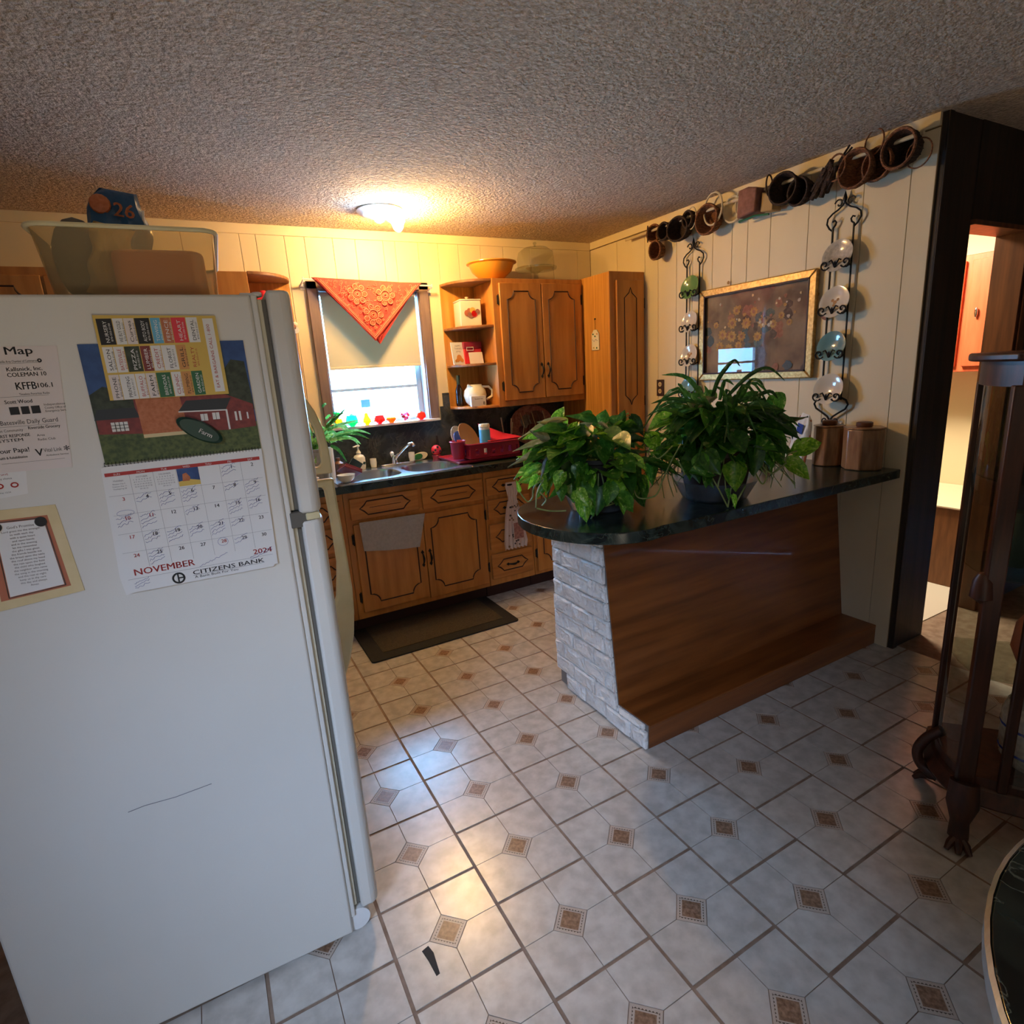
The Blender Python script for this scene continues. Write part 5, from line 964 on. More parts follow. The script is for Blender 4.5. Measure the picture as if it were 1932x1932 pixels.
for row, c_, ln in ((1, 1, 2), (1, 2, 4), (1, 3, 4), (0, 5, 3), (1, 5, 2), (0, 6, 0), (1, 6, 4), (2, 0, 3), (2, 1, 4), (2, 3, 2), (2, 5, 4), (2, 6, 3), (3, 1, 3), (3, 2, 4), (3, 3, 3), (3, 4, 4), (3, 5, 2), (4, 1, 4), (4, 5, 2)):
    if ln: scribble(mb, .327-c_*colw, rowv[row]-.006, .032, .006*ln+.004, OFF+.0002, lines=ln)
scribble(mb, .20, 1.132, .06, .006, OFF+.0002, lines=1); scribble(mb, .100, 1.131, .050, .010, OFF+.0002, lines=2); scribble(mb, .322, 1.120, .032, .016, OFF+.0002, lines=3)
for u, v, w_, h in ((.309, rowv[2]+.003, .015, .006), (.147, rowv[4]-.009, .010, .009)): mb.tube([FB(OFF+.0002)(u+math.cos(a)*w_, v+math.sin(a)*h) for a in [2*PI*i/16 for i in range(16)]], .0003, 3, True)
t.p('handwriting', mb, 'inkblue', parent=pg, smooth=False)['kind'] = 'stuff'
# magnet sheet of adverts
t = T('advert_magnet', 'yellow bordered magnet sheet of small adverts overlapping the top of the calendar', 'magnet', tuple(FM @ Vector((-.19, -.004, 1.49))))
mb = MB(); sheetF(mb, [(.084, 1.486), (.292, 1.488), (.290, 1.645), (.084, 1.641)], .0055, .0068); sh = t.p('sheet', mb, 'yellow_p', smooth=False)
cols = ['ink', 'paper', 'paper2', 'ink', 'ltblue', 'brick_p', 'red_bd', 'paper', 'paper', 'paper', 'tree_p', 'barn_p', 'paper', 'paper', 'orange_p', 'yellow_p', 'paper2', 'paper', 'paper', 'paper2', 'green_p', 'paper', 'orange_p', 'green_p']
names = ['NURSERY', 'WE BUY GOLD', 'Curves', 'AUTO BODY', 'TOWING', 'FENCE', 'HEART', 'DENTAL', 'SALON', 'BATESVILLE', 'PIZZA', 'LUMBER', 'CREDIT', 'FLORIST', 'GRILL', 'REALTY', 'PHONE', 'PRINTING', 'BUFFALO', 'FARM', 'BRENDAS', 'CLINIC', 'PLUMBING', 'GARDEN']
wd_ = .166/8
for r_ in range(3):
    v1_ = 1.6385-r_*.0515; v0_ = v1_-.0475
    u = .286
    for c_ in range(8):
        w1 = wd_*(1.25 if (c_+r_) % 3 == 0 else .85) if c_ < 7 else wd_
        i = r_*8+c_; mb = MB(); u0 = max(u-w1+.0012, .112)
        rectF(mb, u0, u, v0_, v1_, .0070); ad = t.p('advert', mb, cols[i], parent=sh, smooth=False)
        mb = MB(); dark = cols[i] in ('ink', 'ltblue', 'brick_p', 'red_bd', 'tree_p', 'barn_p', 'green_p')
        text(mb, names[i], -(u0+u)/2+.003, v0_+.004, .0085, bF(.0072), 'l', .01, width=.039, rot=PI/2)
        text(mb, '870-555-01%02d' % i, -(u0+u)/2+.0085, v0_+.006, .0045, bF(.0072), 'l', width=.033, rot=PI/2)
        t.p('advert_lettering', mb, 'paper' if dark else ('inkred' if i % 3 == 0 else 'ink'), parent=sh, smooth=False); u = u0-.0012
        if u < .114: break
mb = MB(); rectF(mb, .090, .1085, 1.492, 1.636, .0070); t.p('advert', mb, 'paper', parent=sh, smooth=False)
mb = MB(); text(mb, 'EAT & BARGAINS CALL 1-800', -.098, 1.500, .008, bF(.0072), 'l', .01, width=.125, rot=PI/2); t.p('advert_lettering', mb, 'inkred', parent=sh, smooth=False)
t = T('magnet_clip', 'dark green oval clip magnet in front of the barn picture', 'magnet', tuple(FM @ Vector((-.15, -.006, 1.39))))
mb = MB(); q = MB(); q.lathe([(.0001, -.007), (.022, -.007), (.026, 0), (.02, .007), (.0001, .009)], (0, 0, 0), 22, 'y', sx=1.0)
q.v = [(x*1.75, y, z*.72) for x, y, z in q.v]; q.xf(FM @ Matrix.Translation((-.150, -.013, 1.417)) @ Matrix.Rotation(math.radians(34), 4, 'Y')); t.p('body', q, 'magnet')
mb = MB(); bb = lambda a, b_: tuple(FM @ Matrix.Translation((-.150, -.0228, 1.417)) @ Matrix.Rotation(math.radians(34), 4, 'Y') @ Vector((a, 0, b_)))
text(mb, 'Farm', .012, -.004, .013, bb, 'c', .02); t.p('lettering', mb, 'paper', smooth=False)
# map sheet and coupon sheet
t = T('county_map_sheet', 'white sheet of sponsor logos headed Map on the refrigerator side', 'paper sheet', tuple(FM @ Vector((-.42, -.001, 1.37))))
mb = MB(); sheetF(mb, [(.355, 1.593), (.52, 1.596), (.52, 1.372), (.377, 1.369)], .0006, .0014); sh = t.p('sheet', mb, 'paper2', smooth=False)
mb = MB(); b0 = bF(.0017)
text(mb, 'Map', -.433, 1.580, .0195, b0, 'l', .015, width=.040)
text(mb, 'Batesville Area Chamber of Commerce', -.45, 1.566, .006, b0, 'l', width=.060)
mb.tube([FB(.0017)(.386+math.cos(a)*.0025, 1.568+math.sin(a)*.0025) for a in [2*PI*i/8 for i in range(8)]], .0012, 4, True)
text(mb, 'Kallsnick, Inc.', -.437, 1.551, .010, b0, 'l', .01, width=.052); text(mb, 'COLEMAN 10', -.438, 1.541, .0105, b0, 'l', .02, width=.057)
text(mb, 'KFFB', -.430, 1.518, .0190, b0, 'l', .015, width=.030); text(mb, '106.1', -.398, 1.520, .012, b0, 'l', .02, width=.022); text(mb, 'Timeless Favorites Radio', -.428, 1.508, .0055, b0, 'l', width=.045)
text(mb, 'Scott Wood', -.452, 1.494, .0095, b0, 'l', .005, width=.040)
for u, w_ in ((.448, .014), (.431, .012), (.416, .013)): rectF(mb, u-w_, u, 1.474, 1.488, .0017)
for k in range(3): text(mb, ('Independence', 'County Office of', 'Emergency Serv.')[k], -.396, 1.487-k*.006, .0055, b0, 'l', width=.032)
text(mb, 'Batesville Daily Guard', -.466, 1.4565, .0115, b0, 'l', .0, width=.085)
text(mb, 'Riverside Grocery', -.428, 1.446, .008, b0, 'l', .005, width=.048); text(mb, 'First Community', -.476, 1.444, .007, b0, 'l', width=.040)
text(mb, 'FIRST RESPONSE', -.476, 1.434, .008, b0, 'l', .02, width=.048); text(mb, 'SYSTEM', -.476, 1.426, .008, b0, 'l', .02, width=.036); text(mb, 'Area', -.418, 1.432, .006, b0, 'l'); text(mb, 'Radio Club', -.418, 1.424, .006, b0, 'l')
text(mb, 'Your Papa!', -.485, 1.406, .012, b0, 'l', .02, width=.050); text(mb, 'V', -.427, 1.396, .019, b0, 'l', .01); text(mb, 'Vital Link', -.414, 1.402, .010, b0, 'l', width=.028); text(mb, '*', -.383, 1.395, .022, b0, 'l', .05)
text(mb, 'Health & Rehabilitation', -.485, 1.395, .0065, b0, 'l', .005, width=.045); text(mb, 'Ambulance Service', -.412, 1.394, .0045, b0, 'l')
for v in (1.5645, 1.506, 1.453, 1.387): rectF(mb, .385, .480, v-.0002, v+.0002, .0017)
t.p('lettering', mb, 'ink', smooth=False)
mb = MB(); sheetF(mb, [(.447, 1.376), (.53, 1.379), (.53, 1.322), (.454, 1.328)], .0002, .0005)
t = T('coupon_sheet', 'small coupon strip with red rings taped below the map sheet', 'paper sheet', tuple(FM @ Vector((-.48, -.001, 1.33)))); t.p('sheet', mb, 'paper', smooth=False)
mb = MB(); mb.tube([FB(.0008)(.470+math.cos(a)*.005, 1.347+math.sin(a)*.004) for a in [2*PI*i/12 for i in range(12)]], .0012, 4, True); mb.tube([FB(.0008)(.492+math.cos(a)*.005, 1.347+math.sin(a)*.004) for a in [2*PI*i/12 for i in range(12)]], .0012, 4, True)
text(mb, 'SAVE  SAVE', -.50, 1.366, .005, bF(.0007), 'l'); t.p('red_rings', mb, 'inkred', smooth=False)
mb = MB(); text(mb, 'healthy choice', -.50, 1.3585, .005, bF(.0007), 'l'); text(mb, 'expires 12/24', -.50, 1.333, .004, bF(.0007), 'l'); t.p('lettering', mb, 'ink', smooth=False)
# prayer card
t = T('verse_card', 'parchment verse card with a rose border and oval seals on the refrigerator side', 'card', tuple(FM @ Vector((-.46, -.002, 1.115))))
mb = MB(); sheetF(mb, [(.418, 1.301), (.56, 1.305), (.56, 1.109), (.407, 1.122)], .0003, .0016); sh = t.p('card', mb, 'parch', smooth=False)
mb = MB(); polyF(mb, [(.434, 1.283), (.525, 1.285), (.537, 1.129), (.426, 1.137)], .0018); t.p('rose_border', mb, 'rose_p', parent=sh, smooth=False)
mb = MB(); polyF(mb, [(.442, 1.277), (.515, 1.279), (.522, 1.135), (.436, 1.142)], .0020); t.p('inner_panel', mb, 'paper', parent=sh, smooth=False)
mb = MB()
for P in ([(.440, 1.279), (.517, 1.281)], [(.517, 1.281), (.524, 1.133)], [(.524, 1.133), (.434, 1.140)], [(.434, 1.140), (.440, 1.279)]): strokeF(mb, P, .0012, .0022)
t.p('braid_border', mb, 'pet3', parent=sh)
mb = MB(); text(mb, "God's Promise", -.478, 1.266, .007, bF(.0023), 'c'); vl = ['Lord grant me the strength', 'to walk each day', 'with a quiet heart', 'and open hands', 'and in the evening', 'let me remember', 'the gifts I was given', 'the friends beside me', 'the bread upon the table', 'the roof above my head', 'the rain upon the field', 'the child who laughed', 'the neighbor who came', 'the song in the morning', 'and the rest at night', 'keep us in thy care', 'this day and always', 'Amen']
for k, s_ in enumerate(vl): text(mb, s_, -.479-.0001*k, 1.259-k*.0064, .0053, bF(.0023), 'c')
t.p('lettering', mb, 'pet3', parent=sh, smooth=False)
for u, v in ((.446, 1.272), (.514, 1.272)):
    q = MB(); q.lathe([(.0001, -.001), (.0095, -.001), (.0095, 0), (.0001, 0)], (0, 0, 0), 18, 'y'); q.xf(FM @ Matrix.Translation((-u, -.003, v))); t.p('oval_seal', q, 'pot_b', parent=sh)
# plastic bin on the refrigerator
bz = 1.6845
t = T('storage_bin', 'translucent yellowed plastic storage bin on top of the refrigerator', 'bin', tuple(FM @ Vector((-.22, .2, bz))))
def binmb(z0, z1, B0, B1, th):
    mb = MB(); L0 = rr(*B0, .03); L1 = rr(*B1, .03)
    c0 = ((B0[0]+B0[1])/2, (B0[2]+B0[3])/2)
    ins_ = lambda P: [(c0[0]+(x-c0[0])*(1-th*5), c0[1]+(y-c0[1])*(1-th*5)) for x, y in P]
    n_ = len(L0); rings = [(L0, z0), (L1, z1), (ins_(L1), z1), (ins_(L0), z0+th)]; vs = [(x, y, z) for P, z in rings for x, y in P]; fs = [tuple(range(n_))[::-1], tuple(3*n_+k for k in range(n_))]
    for a in range(3):
        for k in range(n_): fs.append((a*n_+k, a*n_+(k+1) % n_, (a+1)*n_+(k+1) % n_, (a+1)*n_+k))
    mb.add(vs, fs); mb.xf(FM); return mb
t.p('tub', binmb(bz, bz+.122, (-.352, -.070, .045, .47), (-.366, -.060, .030, .485), .0025), 'bin')
mb = MB(); P = [tuple(FM @ Vector((x, y, bz+.123))) for x, y in rr(-.371, -.055, .025, .490, .033)]; mb.tube(P, .0045, 6, True); t.p('rim', mb, 'handle_y')
mb = MB(); mb.prism(rr(-.250, -.085, .06, .40, .03), bz+.004, bz+.092); mb.xf(FM); one('peach_box', mb, 'salmon', 'peach coloured box inside the plastic bin', 'box', tuple(FM @ Vector((-.17, .2, bz+.004))), bevel=.008)
mb = MB(); q = MB(); q.sph((0, 0, 0), .05, 14, .085); q.v = [(x*1.0, y*.7, z) for x, y, z in q.v]; q.xf(FM @ Matrix.Translation((-.315, .20, bz+.092))); one('grey_pouch', q, 'gasket', 'grey padded pouch at the left end inside the bin', 'pouch', tuple(FM @ Vector((-.315, .2, bz+.004))))
t = T('snack_bag', 'dark blue foil bag with an orange ball sticking out of the bin', 'bag', tuple(FM @ Vector((-.27, .33, bz+.01))))
def pillow(w_, h, th, nx=12, nz=14, taper=0):
    mb = MB(); vs = []; fs = []
    for side in (-1, 1):
        o_ = len(vs)
        for j in range(nz+1):
            for i in range(nx+1):
                u, v = i/nx*2-1, j/nz*2-1; b_ = (max(0, 1-u**4)*max(0, 1-v**4))**.5
                vs.append((u*w_/2*(1-taper*max(v, 0)**2)+.004*math.sin(v*7), side*th/2*b_+.004*math.sin(u*9+v*4)*b_, v*h/2))
        for j in range(nz):
            for i in range(nx): k = o_+j*(nx+1)+i; fs.append((k, k+1, k+nx+2, k+nx+1) if side < 0 else (k, k+nx+1, k+nx+2, k+1))
    mb.add(vs, fs); return mb
Bm = FM @ Matrix.Translation((-.245, .26, bz+.145)) @ Matrix.Rotation(math.radians(8), 4, 'Y')
q = pillow(.125, .21, .06, taper=.45); q.xf(Bm); t.p('bag', q, 'bag_blue')
q = MB(); q.lathe([(.0001, -.036), (.018, -.034), (.02, -.03)], (-.028, 0, .065), 14, 'y', closed=True); q.xf(Bm); t.p('orange_ball', q, 'brick_p')
mb = MB(); text(mb, '26', .015, .045, .04, lambda a, b_: tuple(Bm @ Vector((a, -.036, b_))), 'c', .02); t.p('lettering', mb, 'brick_p', smooth=False)
q = MB(); q.box(.047, .051, -.018, -.014, .03, .07); q.xf(Bm); t.p('white_edge', q, 'paper')
q = pillow(.07, .14, .03); q.xf(FM @ Matrix.Translation((-.255, .12, bz+.078)) @ Matrix.Rotation(math.radians(14), 4, 'Y')); one('tan_pouch', q, 'tan', 'tan paper pouch standing in the bin in front of the blue bag', 'pouch', tuple(FM @ Vector((-.255, .12, bz+.004))))

# ================================================================== RIGHT WALL
XW = XR-.002
t = T('flower_painting', 'dim still life of ochre flowers behind glass in a gilt frame on the right wall', 'picture', (XW, .185, 1.36))
PY0, PY1, PZ0, PZ1 = -.205, .575, 1.362, 1.905
fw_ = .042
for nm, P in (('a', [(PY0, PZ0), (PY1, PZ0), (PY1-fw_, PZ0+fw_), (PY0+fw_, PZ0+fw_)]), ('b', [(PY1, PZ0), (PY1, PZ1), (PY1-fw_, PZ1-fw_), (PY1-fw_, PZ0+fw_)]), ('c', [(PY1, PZ1), (PY0, PZ1), (PY0+fw_, PZ1-fw_), (PY1-fw_, PZ1-fw_)]), ('d', [(PY0, PZ1), (PY0, PZ0), (PY0+fw_, PZ0+fw_), (PY0+fw_, PZ1-fw_)])):
    mb = MB(); mb.prism(P, XW-.026, XW-.001, 'yz'); t.p('frame_rail', mb, 'gold', bevel=.006)
mb = MB(); mb.box(XW-.008, XW-.004, PY0+.03, PY1-.03, PZ0+.03, PZ1-.03); cv = t.p('canvas', mb, 'canvas', smooth=False)
mb = MB(); a_, b_ = PY0+fw_-.004, PY1-fw_+.004; c_, d_ = PZ0+fw_-.004, PZ1-fw_+.004
for q in ((a_, a_+.008, c_, d_), (b_-.008, b_, c_, d_), (a_, b_, c_, c_+.008), (a_, b_, d_-.008, d_)): mb.box(XW-.028, XW-.012, q[0], q[1], q[2], q[3])
t.p('inner_liner', mb, 'groove', smooth=False)
r5 = random.Random(11); k_ = 0
def blob(y, z, r, m_, petals=0):
    global k_
    k_ += 1; mb = MB(); x = XW-.0082-.00003*k_; n_ = 9
    if petals:
        P = []
        for i in range(petals*2): a = PI*i/petals+r5.random()*.15; q_ = r*(1 if i % 2 == 0 else .72); P.append((y+math.cos(a)*q_, z+math.sin(a)*q_))
    else: P = [(y+math.cos(2*PI*i/n_)*r*r5.uniform(.7, 1.2), z+math.sin(2*PI*i/n_)*r*r5.uniform(.7, 1.2)) for i in range(n_)]
    mb.add([(x, a, b_) for a, b_ in P], [tuple(range(len(P)))]); t.p('painted_flower' if petals else 'painted_patch', mb, m_, parent=cv, smooth=False)
for i in range(34): blob(.16+r5.gauss(0, .16), 1.68+r5.gauss(0, .07), r5.uniform(.015, .035), ('pet3', 'pet2', 'tree_p')[i % 3])
for y, z, r in ((.33, 1.69, .036), (.23, 1.68, .036), (.12, 1.675, .034), (.40, 1.63, .034), (.33, 1.615, .036), (.26, 1.61, .032), (.15, 1.60, .03), (.42, 1.56, .034), (.35, 1.545, .033), (.28, 1.56, .028), (.05, 1.66, .026), (.30, 1.76, .03), (.18, 1.74, .03), (.0, 1.70, .022), (.45, 1.69, .022), (-.05, 1.66, .02)):
    blob(y, z, r, 'pet1', 9); blob(y, z, r*.35, 'pet2')
for i in range(40): blob(.15+r5.gauss(0, .2), 1.74+r5.gauss(0, .06), r5.uniform(.006, .012), ('pet1', 'pet2', 'g_grey')[i % 3] if i % 5 else 'parch')
for i in range(8): blob(-.15+i*.08+r5.uniform(-.02, .02), 1.42+r5.uniform(-.01, .012), r5.uniform(.015, .03), ('pet3', 'tree_p', 'pet2')[i % 3])
mb = MB(); mb.prism([(.24, 1.43), (.10, 1.43), (.08, 1.50), (.13, 1.57), (.21, 1.57), (.26, 1.50)], XW-.0083, XW-.0082, 'yz'); t.p('painted_vase', mb, 'pet3', parent=cv, smooth=False)
mb = MB(); mb.box(XW-.013, XW-.0115, PY0+.035, PY1-.035, PZ0+.035, PZ1-.035); t.p('glass_pane', mb, 'picglass', smooth=False)
# outlet plate
t = T('wall_outlet', 'dark brown double outlet plate on the right wall beside the pantry', 'outlet', (XW, .943, 1.26))
mb = MB(); mb.box(XW-.005, XW-.001, .908, .978, 1.262, 1.374); t.p('plate', mb, 'groove', bevel=.002)
for z in (1.295, 1.342):
    mb = MB(); mb.cyl((XW-.005, .943, z), .016, -.003, 16, 'x'); s_ = t.p('socket', mb, 'parch')
    mb = MB(); mb.box(XW-.0088, XW-.008, .936, .939, z-.006, z+.006); mb.box(XW-.0088, XW-.008, .947, .950, z-.006, z+.006); t.p('slots', mb, 'ink', parent=s_)

# plate racks
def spiral(yc, zc, r0, r1, a0, a1, n=18):
    return [(yc+math.cos(math.radians(a0+(a1-a0)*i/n))*(r0+(r1-r0)*i/n), zc+math.sin(math.radians(a0+(a1-a0)*i/n))*(r0+(r1-r0)*i/n)) for i in range(n+1)]
RI = .0048
def rack(yc, zt, zb, holders, lab, lower=True):
    t = T('plate_rack', lab, 'plate rack', (XW, yc, zb), 'wrought iron plate racks'); x = XW-.016
    for s_ in (-1, 1):
        mb = MB(); mb.tube([(x, yc+s_*.052, 2.075), (x, yc+s_*.052, 1.25)], RI, 6); t.p('rail', mb, 'iron')
        mb = MB(); P = spiral(yc+s_*.058, 2.092, .008, .030, 60 if s_ > 0 else 120, (60-420) if s_ > 0 else (120+420), 22)
        P = [(yc+s_*(.050), 2.070), (yc+s_*.036, 2.086), (yc+s_*.034, 2.104), (yc+s_*.044, 2.118), (yc+s_*.058, 2.120), (yc+s_*.068, 2.112), (yc+s_*.071, 2.100)]
        Q = [(yc+s_*.052, 2.075), (yc+s_*.040, 2.085), (yc+s_*.036, 2.098), (yc+s_*.044, 2.108), (yc+s_*.055, 2.103)]
        Rr = [(yc+s_*.052, 2.060), (yc+s_*.070, 2.075), (yc+s_*.084, 2.098), (yc+s_*.080, 2.122), (yc+s_*.058, 2.140), (yc+s_*.030, 2.152), (yc+s_*.008, 2.168), (yc, 2.182)]
        for pts in (Q, Rr): mb.tube([(x, a, b_) for a, b_ in pts], RI*.85, 6)
        t.p('scroll', mb, 'iron')
        mb = MB(); P = spiral(yc+s_*.028, 2.178, .006, .022, 200 if s_ < 0 else -20, (200+330) if s_ < 0 else (-20-330), 14); mb.tube([(x, a, b_) for a, b_ in P], RI*.8, 6); t.p('curl', mb, 'iron')
    mb = MB(); mb.lathe([(.0001, -.028), (.006, -.016), (.010, 0), (.006, .014), (.0001, .034)], (x, yc, 2.196), 10); t.p('finial', mb, 'iron')
    if lower:
        for s_ in (-1, 1):
            mb = MB(); mb.tube([(x, yc+s_*.052, 1.262), (x, yc+s_*.078, 1.250), (x, yc+s_*.090, 1.228), (x, yc+s_*.078, 1.205), (x, yc+s_*.045, 1.185), (x, yc+s_*.015, 1.165), (x, yc, 1.145), (x, yc-s_*.004, 1.118)], RI, 6); t.p('scroll', mb, 'iron')
            mb = MB(); P = spiral(yc+s_*.028, 1.143, .007, .019, 180 if s_ > 0 else 0, (180-330) if s_ > 0 else 330, 14); mb.tube([(x, a, b_) for a, b_ in P], RI*.8, 6); t.p('curl', mb, 'iron')
    for z in holders:
        h = MB(); xx = XW-.062
        for s_ in (-1, 1):
            h.tube([(x, yc+s_*.052, z-.006), (xx+.01, yc+s_*.052, z-.022), (xx, yc+s_*.048, z-.016)], RI*.85, 6)
            h.tube([(xx, a, b_) for a, b_ in spiral(yc+s_*.052, z, .005, .026, 250 if s_ > 0 else -70, (250-400) if s_ > 0 else (-70+400), 18)], RI*.8, 6)
            h.tube([(xx, yc+s_*.030, z+.012), (xx, yc+s_*.020, z+.018), (xx, yc+s_*.008, z+.0), (xx, yc, z-.018)], RI*.8, 6)
        h.lathe([(.0001, -.014), (.007, 0), (.0001, .014)], (xx, yc, z), 8); t.p('plate_holder', h, 'iron')
    return t
rack(.637, 2.22, 1.116, (1.902, 1.695, 1.487, 1.281), 'black wrought iron plate rack left of the painting')
rack(-.318, 2.22, 1.116, (1.904, 1.691, 1.481, 1.270), 'black wrought iron plate rack right of the painting with a heart shaped lower scroll')
def wplate(yc, z, m_, lab, r=.072, spray=False, ov=1.0):
    t = T('decorative_plate', lab, 'plate', (XW-.045, yc, z-.02), 'decorative plates in the racks')
    Mx = Matrix.Translation((XW-.036, yc, z+.034)) @ Matrix.Rotation(math.radians(-76), 4, 'Y')
    q = MB(); q.lathe([(.0001, 0), (r*.55, 0), (r*.68, .006), (r, .012), (r, .014), (r*.66, .010), (r*.54, .004), (.0001, .004)], (0, 0, 0), 30, sy=ov); q.xf(Mx); d = t.p('plate', q, m_)
    if spray:
        for a, b_, s_ in ((.0, .0, .010), (.014, .01, .008), (-.012, .012, .008), (.004, -.014, .007)):
            q = MB(); q.lathe([(.0001, .0045), (s_, .0045)], (b_, a, 0), 8, closed=True); q.xf(Mx); t.p('painted_flower', q, 'spray', parent=d)
wplate(.637, 1.902, 'g_green', 'green plate at the top of the left rack')
wplate(.637, 1.695, 'g_white', 'cream plate second from the top of the left rack', .066)
wplate(.637, 1.487, 'g_white', 'cream flowered plate third from the top of the left rack', .070, True)
wplate(.637, 1.281, 'g_blue', 'pale blue plate at the bottom of the left rack behind the leaves')
wplate(-.318, 1.904, 'g_grey', 'pearly white plate at the top of the right rack', .076)
wplate(-.318, 1.691, 'g_white', 'oval cream flowered plate second from the top of the right rack', .076, True)
wplate(-.318, 1.481, 'g_blue', 'teal blue plate third from the top of the right rack', .074)
wplate(-.318, 1.270, 'g_white', 'cream plate at the bottom of the right rack', .078)

# baskets on the pole
mb = MB(); mb.tube([(XW-.052, 1.235, 2.338), (XW-.052, .3, 2.345), (XW-.052, -.66, 2.350)], .009, 8); one('hanging_pole', mb, 'wicker_l', 'thin pale pole high on the right wall carrying a row of small baskets', 'pole', (XW-.05, .3, 2.34))
GB = 'small baskets hanging in a row under the ceiling'
def woven(mb, c_, r, dp, Mx, rows=7, seg=26, sx=1.0, sz=1.0):
    prof = []
    for i in range(rows*2+1):
        h = i/(rows*2); rad = r*(.62+.38*math.sin(h*PI/2)); prof.append((rad+(.0035 if i % 2 else -.001), dp*h))
    prof = [(.0001, 0)]+prof+[(r*.93, dp)]+[(r*.90*(.62+.38*math.sin(h*PI/2)), dp*h) for h in (.8, .5, .2, .06)]+[(.0001, dp*.06)]
    q = MB(); q.lathe(prof, (0, 0, 0), seg, sx=sx, sy=sz); q.xf(Matrix.Translation(c_) @ Mx); mb.add(q.v, q.f)
def RX(ang, yawd=0): return Matrix.Rotation(math.radians(yawd), 4, 'Z') @ Matrix.Rotation(math.radians(ang), 4, 'Y')
def basket(y, z, r, dp, m_, lab, tilt=-90, yawd=0, sx=1.0, sz=1.0, rim=None, hands=()):
    t = T('hanging_basket', lab, 'basket', (XW-.05, y, z-r), GB)
    Mx = RX(tilt, yawd); c_ = (XW-.012-.004, y, z)
    mb = MB(); woven(mb, c_, r, dp, Mx, sx=sx, sz=sz); b_ = t.p('woven_body', mb, m_)
    q = MB(); q.tube([(math.cos(a)*r*sx*1.0, math.sin(a)*r*sz*1.0, dp) for a in [2*PI*i/28 for i in range(28)]], .0065, 6, True); q.xf(Matrix.Translation(c_) @ Mx); t.p('rim', q, rim or m_)
    q = MB()
    for i in range(14):      # upright stakes over the weave
        a = 2*PI*i/14; q.tube([(math.cos(a)*r*sx*(.66+.38*math.sin(h*PI/2)), math.sin(a)*r*sz*(.66+.38*math.sin(h*PI/2)), dp*h) for h in (0, .35, .7, 1)], .003, 4)
    q.xf(Matrix.Translation(c_) @ Mx); t.p('stakes', q, m_)
    for (hy, hz, hr, hw, hm, ang) in hands:
        q = MB(); q.tube([(math.cos(a)*hr*math.sin(math.radians(ang)), math.cos(a)*hr*math.cos(math.radians(ang)), math.sin(a)*hr) for a in [2*PI*i/24 for i in range(24)]], hw, 6, True)
        q.xf(Matrix.Translation((XW-.075, hy, hz))); t.p('handle', q, hm)
    return t
basket(.945, 2.315, .050, .06, 'wicker', 'small brown wicker basket at the left end of the row, upper of two lobes', yawd=14, hands=((.985, 2.320, .048, .004, 'wicker_d', 40),))
basket(.915, 2.205, .056, .075, 'wicker', 'small brown wicker basket hanging lowest at the left end of the row', yawd=10, sz=.8)
basket(.820, 2.300, .050, .08, 'wicker_d', 'small black basket third from the left end of the row')
basket(.705, 2.285, .068, .085, 'wicker_d', 'dark basket with a thin bent handle fourth from the left of the row', yawd=8, sz=1.1, hands=((.60, 2.325, .06, .0035, 'wicker_l', 20),))
basket(.615, 2.325, .045, .07, 'wicker_d', 'little black basket between the dark handled basket and the twig basket', yawd=-8)
basket(.465, 2.285, .080, .08, 'wicker', 'twiggy brown basket with a large pale ring handle', hands=((.435, 2.335, .085, .0055, 'wicker_l', 12),))
basket(.312, 2.303, .066, .035, 'wicker_l', 'flat basket with a pale oval rim and linen lining', sz=1.0, rim='wicker_l', hands=((.255, 2.32, .055, .004, 'wicker_l', 35),))
t = T('hanging_box', 'dusty pink fabric covered box hanging in the middle of the basket row', 'box', (XW-.05, .16, 2.22), GB)
mb = MB(); mb.prism([(.232, 2.230), (.115, 2.240), (.105, 2.355), (.165, 2.372), (.225, 2.368)], XW-.115, XW-.012, 'yz'); t.p('box', mb, 'pinkfab', bevel=.008)
mb = MB(); mb.prism([(.105, 2.235), (.03, 2.225), (.025, 2.30), (.10, 2.33)], XW-.085, XW-.012, 'yz'); t.p('side_flap', mb, 'tan', bevel=.006)
mb = MB(); mb.tube([(XW-.07, .25, 2.222), (XW-.08, .14, 2.226), (XW-.07, .06, 2.215)], .006, 6); t.p('green_band', mb, 'green_p')
basket(-.035, 2.305, .072, .095, 'wicker_d', 'black round basket right of the pink box', yawd=6, hands=((.06, 2.35, .05, .004, 'wicker_d', 70),))
basket(-.125, 2.275, .062, .07, 'wicker_d', 'dark brown basket tucked behind the black round basket', yawd=-10)
t = T('twig_bundle', 'black twig bundle with two sticks pointing up in the basket row', 'twig bundle', (XW-.05, -.22, 2.2), GB)
for k in range(16):
    a = rnd.uniform(-.5, .5); mb = MB(); y0, z0 = -.16-rnd.random()*.10, 2.22+rnd.random()*.06
    mb.tube([(XW-.03-rnd.random()*.05, y0, z0), (XW-.05-rnd.random()*.03, y0-.03+a*.03, z0+.045), (XW-.04-rnd.random()*.05, y0-.055, z0+.085+.02*rnd.random())], [.012, .014, .006], 6); t.p('twig', mb, 'wicker_d')
for dy in (0, .012): mb = MB(); mb.tube([(XW-.06, -.27-dy, 2.30), (XW-.07, -.315-dy, 2.355), (XW-.06, -.350-dy, 2.405-dy)], .005, 5); t.p('twig', mb, 'wicker_d')
basket(-.405, 2.290, .078, .075, 'wicker', 'large round woven basket with loose handles second from the right end', yawd=-6, hands=((-.30, 2.325, .055, .0045, 'wicker', 15), (-.47, 2.375, .05, .0035, 'wicker', 15)))
basket(-.488, 2.285, .066, .05, 'wicker', 'small brown basket nested between the two round baskets at the right end', yawd=-6)
